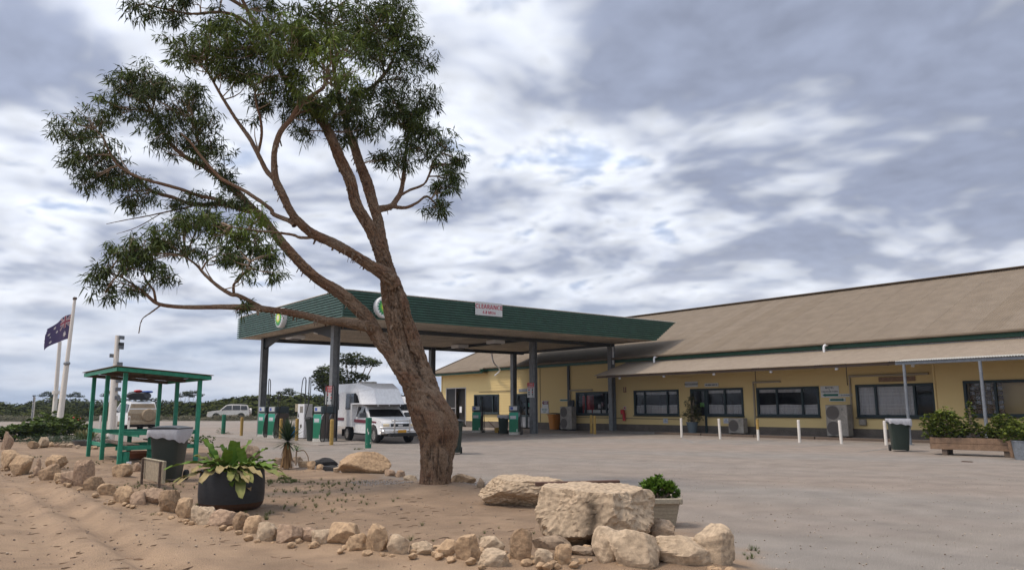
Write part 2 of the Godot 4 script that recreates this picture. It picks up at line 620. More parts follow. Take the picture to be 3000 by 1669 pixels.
# the edge of the sandy ground: the garden bed with its stones and the dirt track in front of it
var sandy := PackedVector2Array([Vector2(-35.64, -5.97), Vector2(-37.53, -8.58), Vector2(-30.70, -9.22), Vector2(-21.88, -7.53), Vector2(-18.16, -7.49), Vector2(-16.05, -7.82), Vector2(-14.46, -7.98), Vector2(-13.01, -7.77), Vector2(-12.12, -8.19), Vector2(-11.25, -8.27), Vector2(-8.98, -7.75), Vector2(-6.70, -7.48), Vector2(-5.69, -7.26), Vector2(-4.80, -6.70), Vector2(-3.77, -5.81), Vector2(-2.10, -4.13), Vector2(3.00, 1.00), Vector2(3.00, 12.00), Vector2(-80.00, 12.00), Vector2(-80.00, -4.00), Vector2(-48.00, -5.20)])
var ruts := [[Vector2(-22.10, -1.94), Vector2(-7.76, -1.38)], [Vector2(-16.22, -1.46), Vector2(-8.21, -1.08)], [Vector2(-26.57, -2.31), Vector2(-7.58, -1.84)], [Vector2(-16.49, -2.00), Vector2(-6.89, -2.02)]]

func sand_at(x: float, z: float) -> float:
	# 1 on sand, 0 on gravel, with a ragged border
	var p := Vector2(x, z)
	if x > 6.0 or x < -90.0 or z > 14.0:
		return 1.0 if z > -4.0 else 0.0
	var d := 1e9
	for k in sandy.size():
		d = minf(d, Geometry2D.get_closest_point_to_segment(p, sandy[k], sandy[(k + 1) % sandy.size()]).distance_to(p))
	if not Geometry2D.is_point_in_polygon(p, sandy):
		d = -d
	return smoothstep(-0.35, 0.35, d + 0.5 * g1.get_noise_2d(x, z) + 0.12 * g3.get_noise_2d(x, z))

func land(x: float, z: float, s: float) -> float:
	var y := 0.010 * g1.get_noise_2d(x * 1.3, z * 1.3) * s + 0.006 * g3.get_noise_2d(x * 2.4, z * 2.4) * s
	var d := Vector2(x + 11.54, z + 7.41).length_squared()
	y += 0.09 * exp(-d / 0.8) + 0.03 * exp(-d / 6.0)
	if z > -6.0 and x < -3.0 and x > -30.0:
		var p := Vector2(x, z)
		for r in ruts:
			var q := Geometry2D.get_closest_point_to_segment(p, r[0], r[1]).distance_to(p) + 0.03 * g1.get_noise_2d(x * 0.5, z * 0.5)
			y += -0.045 * exp(-q * q / 0.03) + 0.03 * exp(-(q - 0.33) * (q - 0.33) / 0.018)
	return y

func steps(a: float, b: float, lo: float, hi: float, st: float, grow: float) -> Array:
	# grid lines from a to b: st apart between lo and hi, then wider and wider
	var out := []
	var x := lo
	while x <= hi:
		out.append(x)
		x += st
	var w := st
	while out[-1] < b:
		w *= grow
		out.append(minf(out[-1] + w, b))
	w = st
	while out[0] > a:
		w *= grow
		out.push_front(maxf(out[0] - w, a))
	return out

func ground() -> void:
	var xs := steps(-4200.0, 2500.0, -19.0, -1.5, 0.05, 1.06)
	var zs := steps(-4200.0, 2500.0, -9.5, 0.5, 0.05, 1.06)
	var p := PackedVector3Array()
	var cs := PackedColorArray()
	var sand := Color(0.43, 0.290, 0.182)
	var sand_pale := Color(0.57, 0.392, 0.248)
	var gravel := Color(0.478, 0.398, 0.332)
	var gravel_grey := Color(0.452, 0.402, 0.352)
	var gravel_red := Color(0.49, 0.388, 0.31)
	var scrub := Color(0.17, 0.15, 0.10)
	var g4 := noise(44, 0.12, 4)
	for z in zs:
		for x in xs:
			var s := sand_at(x, z)
			p.append(Vector3(x, land(x, z, s), z))
			# tyre-swept streaks run along the drive, from the far left to the near right
			var u: float = x * 0.92 - z * 0.39
			var w: float = x * 0.39 + z * 0.92
			var n := g2.get_noise_2d(u * 0.3, w * 1.1)
			var m := g4.get_noise_2d(u * 0.3, w * 1.0)
			var col := gravel.lerp(gravel_grey, clampf(n * 1.4 + 0.4, 0.0, 1.0)).lerp(gravel_red, clampf(m * 1.3, 0.0, 0.6))
			var sc := sand.lerp(sand_pale, clampf((0.15 if z < -3.2 - 0.23 * (x + 12.0) else 0.75) + 1.1 * g1.get_noise_2d(x * 0.8 + 40.0, z * 0.8) + 0.6 * g3.get_noise_2d(x * 0.6, z * 0.6), 0.0, 1.0))
			col = col.lerp(sc, s)
			# oil drips and scuffed patches between the pumps and on the drive
			var oil := smoothstep(0.30, 0.5, g1.get_noise_2d(x * 0.9 + 7.0, z * 0.9)) * (0.35 if z < -12.0 and x < -27.0 else 0.10) * (1.0 - s)
			col = col.lerp(Color(0.16, 0.14, 0.125), oil)
			# tyre marks that sweep across the drive
			var mark := 0.0
			for tm in [-20.5, -19.1, -24.2, -22.7, -15.4, -14.0]:
				var off: float = w + 0.012 * (u + 14.0) * (u + 14.0) * (1.0 if tm > -20.0 else -0.6) + 0.6 * n - tm
				mark += exp(-off * off / 0.03)
			col *= 1.0 - 0.09 * minf(mark, 1.0) * (1.0 - s)
			var far := smoothstep(84.0, 88.0, -x * 0.774 - z * 0.613 + 3.0 * n)
			col = col.lerp(scrub, far)
			cs.append(col * (1.0 + s * (0.07 * g3.get_noise_2d(x * 1.7, z * 1.7) + 0.06 * g3.get_noise_2d(x * 4.5, z * 4.5))))
	# blown sand banked up against the stones
	var x0 := xs.find(-19.0)
	var z0 := zs.find(-9.5)
	for st in stone_list:
		var w: float = st[1].x * 0.55
		var cx := x0 + int((st[0].x + 19.0) / 0.05)
		var cz := z0 + int((st[0].z + 9.5) / 0.05)
		var reach := int(w * 2.2 / 0.05) + 1
		for iz in range(maxi(cz - reach, z0), mini(cz + reach, z0 + 200)):
			for ix in range(maxi(cx - reach, x0), mini(cx + reach, x0 + 350)):
				var k: int = iz * xs.size() + ix
				var d := Vector2(p[k].x - st[0].x, p[k].z - st[0].z).length() / w
				p[k].y = maxf(p[k].y, minf(0.22 * st[1].y, 0.07) * exp(-d * d * 0.9) + 0.6 * p[k].y)
	var q := Shape.new()
	q.sheet(p, zs.size(), xs.size(), false, true)
	for k in q.n.size():
		if q.n[k].y < 0.0:
			q.n[k] = -q.n[k]
	q.c = cs
	struct("ground", q, M.ground)
	# painted parking lines between the posts
	for l in [[Vector3(-22.839, 0, -27.907), Vector3(-19.374, 0, -24.361)], [Vector3(-19.211, 0, -24.532), Vector3(-20.815, 0, -27.875)], [Vector3(-17.512, 0, -24.359), Vector3(-18.415, 0, -28.422)], [Vector3(-14.911, 0, -24.324), Vector3(-15.43, 0, -28.106)], [Vector3(-12.201, 0, -23.404), Vector3(-12.65, 0, -27.075)]]:
		var a: Vector3 = l[0]
		var b: Vector3 = l[1]
		var r := (b - a).cross(Vector3.UP).normalized() * 0.05
		var up := Vector3(0, 0.006, 0)
		var s := Shape.new()
		s.face_n([a + r + up, a - r + up, b - r + up, b + r + up], Vector3.UP)
		struct("parking_line", s, M.line_paint)
	# concrete apron under the canopy
	for ac in [[-34.6, -14.0, 13.6, 2.9], [-35.0, -25.6, 12.4, 3.0]]:
		var ap := Shape.new()
		ap.box(Vector3(ac[0], -0.04, ac[1]), Vector3(ac[2], 0.13, ac[3]), 0.012)
		struct("concrete_apron", ap, M.apron)
	# the footpath along the front wall, with its timber edge
	var path := Shape.new()
	path.box(Vector3(-16.0, 0.03, -31.6), Vector3(32.0, 0.1, 1.4))
	struct("footpath", path, M.concrete)
	for k in 9:
		var e := box1(Vector3.ZERO, Vector3(2.95, 0.13, 0.12), 0.015, Basis(Vector3.UP, 0.004 * (k % 3 - 1)))
		var o := struct("timber_edging", e, M.old_timber)
		o.position = Vector3(-25.5 + k * 3.0, 0.045, -30.83)

const WZ := -32.3

func corrugated(a: Vector3, along: Vector3, down: Vector3, pitch: float, amp: float, per := 6) -> Shape:
	var up := along.cross(down).normalized()
	if up.y < 0:
		up = -up
	var cols := int(along.length() / pitch) * per + 1
	var p := PackedVector3Array()
	for r in 2:
		for q in cols:
			p.append(a + along * (float(q) / (cols - 1)) + down * r + up * amp * sin(TAU * q / per))
	var s := Shape.new()
	s.sheet(p, 2, cols)
	for k in s.n.size():
		if s.n[k].dot(up) < 0:
			s.n[k] = -s.n[k]
	return s

func cladding(s: Shape, x0: float, x1: float, y0: float, y1: float, z: float) -> void:
	# lapped weatherboards, the lower edge of each one proud
	var h := 0.178
	var k := int(floor((y0 - 0.44) / h))
	while 0.44 + k * h < y1 - 0.001:
		var a := maxf(0.44 + k * h, y0)
		var b := minf(0.44 + (k + 1) * h, y1)
		s.face_n([Vector3(x0, a, z + 0.024), Vector3(x1, a, z + 0.024), Vector3(x1, b, z + 0.006), Vector3(x0, b, z + 0.006)], Vector3(0, 0.1, 1).normalized())
		s.face_n([Vector3(x0, a, z), Vector3(x1, a, z), Vector3(x1, a, z + 0.024), Vector3(x0, a, z + 0.024)], Vector3.DOWN)
		k += 1

func window(b: Node3D, x0: float, x1: float, y0: float, y1: float, z: float, bars: Array, drapes: String) -> void:
	var w := Node3D.new()
	w.name = numbered(b, "window")
	b.add_child(w)
	var f := Shape.new()
	for y in [y0 + 0.05, y1 - 0.05]:
		f.box(Vector3((x0 + x1) / 2, y, z + 0.01), Vector3(x1 - x0, 0.1, 0.14), 0.012)
	for x in [x0 + 0.05, x1 - 0.05]:
		f.box(Vector3(x, (y0 + y1) / 2, z + 0.008), Vector3(0.1, y1 - y0 - 0.2, 0.136), 0.012)
	put("frame", f, M.window_frame, w)
	var edges := [x0 + 0.1] + bars + [x1 - 0.1]
	for x in bars:
		put("mullion", box1(Vector3(x, (y0 + y1) / 2, z - 0.005), Vector3(0.09, y1 - y0 - 0.2, 0.1), 0.01), M.window_frame, w)
	for k in edges.size() - 1:
		put("pane", box1(Vector3((edges[k] + edges[k + 1]) / 2, (y0 + y1) / 2, z - 0.03), Vector3(edges[k + 1] - edges[k] - 0.03, y1 - y0 - 0.2, 0.006)), M.glass, w)
	put("sill", box1(Vector3((x0 + x1) / 2, y0 - 0.03, z + 0.05), Vector3(x1 - x0 + 0.06, 0.045, 0.16), 0.01), M.window_frame, w)
	# the room behind
	var r := Shape.new()
	var d := 2.6
	var c := Vector3((x0 + x1) / 2, (y0 + y1) / 2, z - 0.08)
	var hx := (x1 - x0) / 2 + 0.4
	r.face_n([Vector3(c.x - hx, 0.2, c.z - d), Vector3(c.x + hx, 0.2, c.z - d), Vector3(c.x + hx, 2.7, c.z - d), Vector3(c.x - hx, 2.7, c.z - d)], Vector3.BACK)
	r.face_n([Vector3(c.x - hx, 0.2, c.z), Vector3(c.x + hx, 0.2, c.z), Vector3(c.x + hx, 0.2, c.z - d), Vector3(c.x - hx, 0.2, c.z - d)], Vector3.UP)
	r.face_n([Vector3(c.x - hx, 2.7, c.z), Vector3(c.x + hx, 2.7, c.z), Vector3(c.x + hx, 2.7, c.z - d), Vector3(c.x - hx, 2.7, c.z - d)], Vector3.DOWN)
	for sg in [-1.0, 1.0]:
		r.face_n([Vector3(c.x + sg * hx, 0.2, c.z), Vector3(c.x + sg * hx, 2.7, c.z), Vector3(c.x + sg * hx, 2.7, c.z - d), Vector3(c.x + sg * hx, 0.2, c.z - d)], Vector3(-sg, 0, 0))
	put("room", r, M.room, b)
	for part in drapes.split(" ", false):
		# "low", "high", "full" or "full:0:2" for panes 0 to 2
		var bits := part.split(":")
		var ka := int(bits[1]) if bits.size() > 1 else 0
		var kb := int(bits[2]) if bits.size() > 2 else edges.size() - 1
		var ya := y0 + 0.08
		var yb := y1 - 0.08
		if bits[0] == "low":
			yb = y0 + (y1 - y0) * 0.40
		elif bits[0] == "high":
			ya = y0 + (y1 - y0) * 0.82
		for k in range(ka, kb):
			var a: float = edges[k] - 0.02
			var e: float = edges[k + 1] + 0.02
			var cols := int((e - a) / 0.035) + 2
			var p := PackedVector3Array()
			for row in 2:
				for q in cols:
					var x := lerpf(a, e, float(q) / (cols - 1))
					p.append(Vector3(x, lerpf(ya, yb, row) + (0.012 * sin(x * 3.0) if row == 1 and bits[0] == "low" else 0.0), z - 0.09 + 0.022 * sin(x * 42.0) + 0.016 * sin(x * 17.3)))
			var s := Shape.new()
			s.sheet(p, 2, cols)
			put("curtain", s, M.curtain, w)

func roadhouse() -> void:
	var b := thing("roadhouse", "long cream weatherboard roadhouse with brown tin roof, green trim and lean-to verandah", "building")
	# openings in the front wall: x from, x to, y from, y to
	var holes := [[-48.9, -46.25, 0.12, 2.87], [-45.2, -42.26, 0.97, 2.31], [-40.26, -38.3, 0.06, 2.30], [-34.47, -31.25, 0.95, 2.30], [-29.7, -26.5, 0.945, 2.31], [-25.72, -22.5, 0.94, 2.32], [-21.74, -18.5, 0.94, 2.29], [-16.8, -13.52, 0.935, 2.31]]
	var wall := Shape.new()
	var x := -49.5
	for h in holes + [[-3.0, -3.0, 0.0, 0.0]]:
		cladding(wall, x, h[0], 0.44, 4.2, WZ)
		put("plinth", box1(Vector3((x + h[0]) / 2, 0.22, WZ - 0.06), Vector3(h[0] - x, 0.44, 0.14)), M.plinth, b)
		if h[1] > h[0]:
			cladding(wall, h[0], h[1], h[3], 4.2, WZ)
			if h[2] > 0.5:
				cladding(wall, h[0], h[1], 0.44, h[2], WZ)
				put("plinth", box1(Vector3((h[1] + h[0]) / 2, 0.22, WZ - 0.06), Vector3(h[1] - h[0], 0.44, 0.14)), M.plinth, b)
		x = h[1]
	# the end wall on the left, and the wing that stands forward on the right
	wall.face_n([Vector3(-49.5, 0, WZ), Vector3(-49.5, 0, -50.5), Vector3(-49.5, 4.2, -50.5), Vector3(-49.5, 7.8, -41.3), Vector3(-49.5, 4.2, WZ)], Vector3.LEFT)
	wall.face_n([Vector3(-3, 0, -50.5), Vector3(-49.5, 0, -50.5), Vector3(-49.5, 4.2, -50.5), Vector3(-3, 4.2, -50.5)], Vector3.FORWARD)
	wall.face_n([Vector3(-3, 0, WZ), Vector3(-3, 0, -50.5), Vector3(-3, 4.2, -50.5), Vector3(-3, 7.8, -41.3), Vector3(-3, 4.2, WZ)], Vector3.RIGHT)
	var f := -31.8
	cladding(wall, -13.3, -12.28, 0.44, 3.5, f)
	cladding(wall, -12.28, -3.0, 2.34, 3.5, f)
	cladding(wall, -12.28, -3.0, 0.44, 1.0, f)
	wall.face_n([Vector3(-13.3, 0, f + 0.01), Vector3(-13.3, 0, WZ), Vector3(-13.3, 3.5, WZ), Vector3(-13.3, 3.5, f + 0.01)], Vector3.LEFT)
	put("plinth", box1(Vector3(-8.15, 0.22, f - 0.06), Vector3(10.3, 0.44, 0.14)), M.plinth, b)
	put("weatherboards", wall, M.cream_wall, b).set_meta("kind", "stuff")
	put("corner_strip", box1(Vector3(-13.32, 1.95, f + 0.02), Vector3(0.07, 3.1, 0.09), 0.01), M.cream_wall, b)
	put("corner_strip", box1(Vector3(-49.48, 2.3, WZ + 0.02), Vector3(0.09, 3.8, 0.09), 0.01), M.cream_wall, b)
	put("joint_strip", box1(Vector3(-37.86, 2.3, WZ + 0.025), Vector3(0.035, 3.7, 0.02)), M.plinth, b)
	put("joint_strip", box1(Vector3(-21.75, 3.05, WZ + 0.025), Vector3(0.03, 1.5, 0.02)), M.plinth, b)
	put("joint_strip", box1(Vector3(-17.15, 3.05, WZ + 0.025), Vector3(0.03, 1.5, 0.02)), M.plinth, b)
	# main roof
	var e := Vector3(-49.95, 4.19, -32.0)
	var ridge_d := Vector3(0, 3.68, -9.2)
	var len_ := 47.0
	# sheets of corrugated tin, each lapping the next
	for k in 47:
		put("roof_sheet", corrugated(e + Vector3(k * 1.0, 0.004 * (k % 2), 0), Vector3(1.0, 0, 0), ridge_d, 0.11, 0.012, 4), [M.roof_tin, M.roof_tin_pale, M.roof_tin, M.roof_tin_brown, M.roof_tin][(k * 7 + k / 3) % 5], b)
	put("roof", corrugated(e + ridge_d, Vector3(len_, 0, 0), Vector3(0, -3.68, -9.2), 0.11, 0.012, 4), M.roof_tin, b)
	put("roof_apron", corrugated(Vector3(-49.95, 4.03, -31.62), Vector3(6.4, 0, 0), Vector3(0, 0.2, -0.5), 0.11, 0.012, 4), M.roof_tin, b)
	var cap := Shape.new()
	for sg in [-1.0, 1.0]:
		cap.box(e + ridge_d + Vector3(len_ / 2, 0.005, -sg * 0.13), Vector3(len_, 0.02, 0.28), 0.0, Basis(Vector3.RIGHT, -sg * -0.38))
	put("ridge_cap", cap, M.roof_tin, b)
	put("barge_board", box1(Vector3(-49.93, 6.0, -36.6), Vector3(0.06, 0.2, 9.95), 0.01, Basis(Vector3.RIGHT, 0.3805)), M.roof_tin, b)
	var gut := Shape.new()
	gut.box(Vector3(-23.3, 4.15, -31.93), Vector3(40.6, 0.12, 0.14), 0.03)
	gut.box(Vector3(-46.75, 3.98, -31.55), Vector3(6.5, 0.12, 0.14), 0.03)
	put("gutter", gut, M.roof_tin, b)
	var fas := Shape.new()
	fas.box(Vector3(-23.3, 4.01, -32.16), Vector3(40.6, 0.17, 0.05), 0.01)
	fas.box(Vector3(-46.75, 3.86, -31.75), Vector3(6.5, 0.16, 0.05), 0.01)
	fas.box(Vector3(-43.53, 3.98, -31.85), Vector3(0.05, 0.18, 0.65), 0.01)
	put("green_fascia", fas, M.green_trim, b)
	put("eave_soffit", box1(Vector3(-46.75, 3.79, -31.99), Vector3(6.4, 0.02, 0.5)), M.cream_wall, b)
	put("flashing", box1(Vector3(-16.6, 3.83, -32.2), Vector3(27.2, 0.14, 0.1), 0.02), M.galv, b)
	# lean-to verandah
	var ver := Vector3(-30.2, 3.86, -32.12)
	for k in 26:
		put("verandah_sheet", corrugated(ver + Vector3(k * 1.03, 0.004 * (k % 2), 0), Vector3(1.032, 0, 0), Vector3(0, -0.77, 2.5 + 0.03 * wall_noise(k * 2.0)), 0.086, 0.013), M.verandah_tin if (k * 5) % 3 else M.verandah_tin_pale, b)
	put("verandah_roof", corrugated(Vector3(-13.45, 3.125, -29.66), Vector3(10.4, 0, 0), Vector3(0, -0.085, 0.82), 0.086, 0.014), M.white_tin, b)
	var bm := Shape.new()
	for y in [0, 1]:
		bm.box(Vector3(-16.8, 3.02 + 0.34 * y, -29.78 - 1.1 * y), Vector3(26.6, 0.11, 0.06))
	put("verandah_batten", bm, M.old_timber, b)
	var frb := Shape.new()
	frb.box(Vector3(-8.25, 2.97, -28.93), Vector3(10.4, 0.12, 0.06), 0.01)
	put("verandah_beam", frb, M.post_grey, b)
	for k in 6:
		var rx := -29.4 + k * 3.05
		put("rafter", box1(Vector3(rx, 3.37, -30.95), Vector3(0.06, 0.12, 2.45), 0.0, Basis(Vector3.RIGHT, 0.298)), M.old_timber, b)
		var lamp := Shape.new()
		lamp.lathe([Vector2(0, 0.0), Vector2(0.06, -0.01), Vector2(0.075, -0.1), Vector2(0, -0.13)], 10, Transform3D(Basis(), Vector3(rx + 0.9, 2.98, -29.9)))
		put("eave_bulb", lamp, M.white_plastic, b)
	for px in [-13.15, -10.58, -8.1]:
		var s := Shape.new()
		s.cyl(Vector3(px, 0.0, -28.93), Vector3(px, 2.92, -28.93), 0.055, -1, 14)
		s.box(Vector3(px, 0.012, -28.93), Vector3(0.2, 0.02, 0.2))
		put("verandah_post", s, M.post_grey, b)
	# windows and doors
	window(b, -45.2, -42.26, 0.97, 2.31, WZ, [-44.4, -43.0], "")
	window(b, -34.47, -31.25, 0.95, 2.30, WZ, [-33.66, -31.9], "")
	window(b, -29.7, -26.5, 0.945, 2.31, WZ, [-28.92, -27.3], "low high")
	window(b, -24.72, -22.5, 0.94, 2.32, WZ, [-23.6], "low high")
	window(b, -21.74, -18.5, 0.94, 2.29, WZ, [-20.66, -19.35], "low high:0:2")
	window(b, -16.8, -13.52, 0.935, 2.31, WZ, [-15.95, -14.35], "full:0:2")
	window(b, -12.28, -3.4, 1.0, 2.34, f, [-11.2, -7.5], "")
	for k in 3:
		put("shop_poster", box1(Vector3(-33.6 + k * 0.75, 1.13, WZ - 0.12), Vector3(0.62, 0.2, 0.01)), M.sign_white, b)
	put("vending_machine", box1(Vector3(-33.95, 1.35, WZ - 0.5), Vector3(0.66, 1.5, 0.4), 0.03), M.red, b)
	for k in 6:
		put("shelf_goods", box1(Vector3(-33.2 + k * 0.27, 1.45 + 0.12 * (k % 3), WZ - 0.7), Vector3(0.16, 0.24, 0.12), 0.02), [M.white_plastic, M.maroon, M.bin_lid][k % 3], b)
	# wall of glass bricks beside the dark opening on the right
	for r in 7:
		for q in 6:
			put("glass_brick", box1(Vector3(-12.02 + q * 0.19, 1.17 + r * 0.175, f - 0.07), Vector3(0.165, 0.15, 0.06), 0.02), M.old_timber if (q * 3 + r * 5) % 7 < 4 else M.galv, b)
	# fly-screen door on the left
	var d := Node3D.new()
	d.name = "screen_door"
	b.add_child(d)
	var df := Shape.new()
	for xx in [-48.86, -47.6, -46.29]:
		df.box(Vector3(xx, 1.5, WZ + 0.01), Vector3(0.07, 2.74, 0.08), 0.01)
	for yy in [0.16, 1.35, 2.83]:
		df.box(Vector3(-48.2, yy, WZ + 0.008), Vector3(1.25, 0.07, 0.07), 0.01)
	df.box(Vector3(-46.95, 2.83, WZ + 0.008), Vector3(1.25, 0.07, 0.07), 0.01)
	put("frame", df, M.alloy, d)
	put("screen", box1(Vector3(-48.23, 1.5, WZ - 0.03), Vector3(1.2, 2.6, 0.01)), M.dark_inside, d)
	put("door_leaf", box1(Vector3(-46.95, 1.45, WZ - 0.3), Vector3(1.25, 2.6, 0.04)), M.room, d)
	put("hanging_towel", box1(Vector3(-47.1, 1.25, WZ - 0.1), Vector3(0.28, 0.45, 0.03), 0.01), M.white_plastic, d)
	# glass shop door
	d = Node3D.new()
	d.name = "shop_door"
	b.add_child(d)
	df = Shape.new()
	for xx in [-40.2, -39.28, -38.36]:
		df.box(Vector3(xx, 1.18, WZ + 0.01), Vector3(0.12, 2.2, 0.1), 0.01)
	df.box(Vector3(-39.28, 2.25, WZ + 0.012), Vector3(1.96, 0.1, 0.11), 0.01)
	df.box(Vector3(-39.28, 0.85, WZ + 0.005), Vector3(1.8, 0.12, 0.07), 0.01)
	put("frame", df, M.window_frame, d)
	put("lower_panel", box1(Vector3(-39.28, 0.46, WZ - 0.02), Vector3(1.8, 0.72, 0.03)), M.galv, d)
	put("pane", box1(Vector3(-39.28, 1.55, WZ - 0.03), Vector3(1.8, 1.3, 0.006)), M.glass, d)
	put("inside", box1(Vector3(-39.28, 1.3, WZ - 1.2), Vector3(2.4, 2.6, 0.05)), M.room, d)
	for k in 8:
		put("shelf_stock", box1(Vector3(-40.0 + (k % 4) * 0.45, 1.15 + 0.42 * int(k / 4.0), WZ - 0.5), Vector3(0.3, 0.26, 0.1), 0.02), [M.curtain, M.galv, M.pump_teal][k % 3], d)
	# restaurant door
	d = Node3D.new()
	d.name = "restaurant_door"
	b.add_child(d)
	df = Shape.new()
	for xx in [-25.66, -24.78]:
		df.box(Vector3(xx, 1.2, WZ + 0.01), Vector3(0.12, 2.24, 0.12), 0.01)
	df.box(Vector3(-25.22, 2.26, WZ + 0.012), Vector3(0.98, 0.12, 0.12), 0.01)
	df.box(Vector3(-25.22, 0.45, WZ - 0.015), Vector3(0.76, 0.72, 0.04), 0.01)
	put("frame", df, M.window_frame, d)
	put("pane", box1(Vector3(-25.22, 1.5, WZ - 0.03), Vector3(0.78, 1.4, 0.006)), M.glass, d)
	put("notice", box1(Vector3(-25.05, 1.5, WZ - 0.045), Vector3(0.26, 0.22, 0.008)), M.petal_mid, d)
	put("inside", box1(Vector3(-25.22, 1.3, WZ - 1.0), Vector3(1.4, 2.6, 0.05)), M.room, d)
	# pipes: the dark strip, the white bends over the verandah roof, conduits over the windows
	put("dark_downpipe", box1(Vector3(-35.07, 2.6, WZ + 0.08), Vector3(0.2, 2.95, 0.1), 0.02), M.dark_beam, b)
	for pp in [[-27.770633773299252, -17.88894147059917][0], [-27.770633773299252, -17.88894147059917][1]]:
		var s := Shape.new()
		s.tube(bezier([Vector3(pp + 0.1, 4.1, -32.0), Vector3(pp + 0.06, 4.08, -31.9), Vector3(pp, 4.0, -31.86), Vector3(pp, 3.68, -31.86)], 4), [0.055], 10)
		put("white_pipe", s, M.white_plastic, b)
	for l in [[-35.0, -33.0, 2.42], [-21.9, -20.4, 2.55], [-17.05, -13.7, 2.68]]:
		var s := box1(Vector3((l[0] + l[1]) / 2, l[2], WZ + 0.07), Vector3(l[1] - l[0], 0.085, 0.1), 0.015)
		s.box(Vector3(l[0] + 0.035, l[2] / 2 + 0.2, WZ + 0.065), Vector3(0.07, l[2] - 0.49, 0.09), 0.015)
		put("cable_duct", s, M.pot_beige, b)
	put("roller_blind", box1(Vector3(-15.0, 2.5, WZ + 0.05), Vector3(1.5, 0.2, 0.05), 0.01), M.planter_timber, b)
	var thin := Shape.new()
	thin.cyl(Vector3(-34.5, 0.8, WZ + 0.04), Vector3(-26.4, 0.74, WZ + 0.04), 0.018, -1, 6)
	thin.cyl(Vector3(-44.6, 2.5, WZ + 0.04), Vector3(-40.4, 2.5, WZ + 0.04), 0.02, -1, 6)
	put("conduit", thin, M.roof_tin, b)

func star(n_: int, ra: float, rb: float, turn := 0.0) -> PackedVector2Array:
	var p := PackedVector2Array()
	for k in n_ * 2:
		var a := PI * k / n_ + turn
		p.append(Vector2(cos(a), sin(a)) * (ra if k % 2 == 0 else rb))
	return p

func emblem(b: Node3D, at: Vector3, turn: Basis, r: float) -> void:
	var e := Node3D.new()
	e.name = numbered(b, "emblem")
	b.add_child(e)
	e.transform = Transform3D(turn, at)
	var s := Shape.new()
	s.lathe([Vector2(r, -0.2), Vector2(r, 0.05), Vector2(r * 0.97, 0.09), Vector2(r * 0.9, 0.11), Vector2(0, 0.115)], 40, Transform3D(Basis(Vector3.RIGHT, PI / 2), Vector3.ZERO))
	put("disc", s, M.white_plastic, e)
	var zz := 0.117
	for ring in [[0.88, 0.68, M.petal_dark, 0.0], [0.68, 0.50, M.petal_mid, PI / 18], [0.46, 0.34, M.petal_yellow, 0.0], [0.28, 0.2, M.white_plastic, PI / 18]]:
		var q := Shape.new()
		q.prism(star(18, r * ring[0], r * ring[1], ring[3]), 0.004, Transform3D(Basis(), Vector3(0, 0, zz)))
		put("petals", q, ring[2], e)
		zz += 0.005

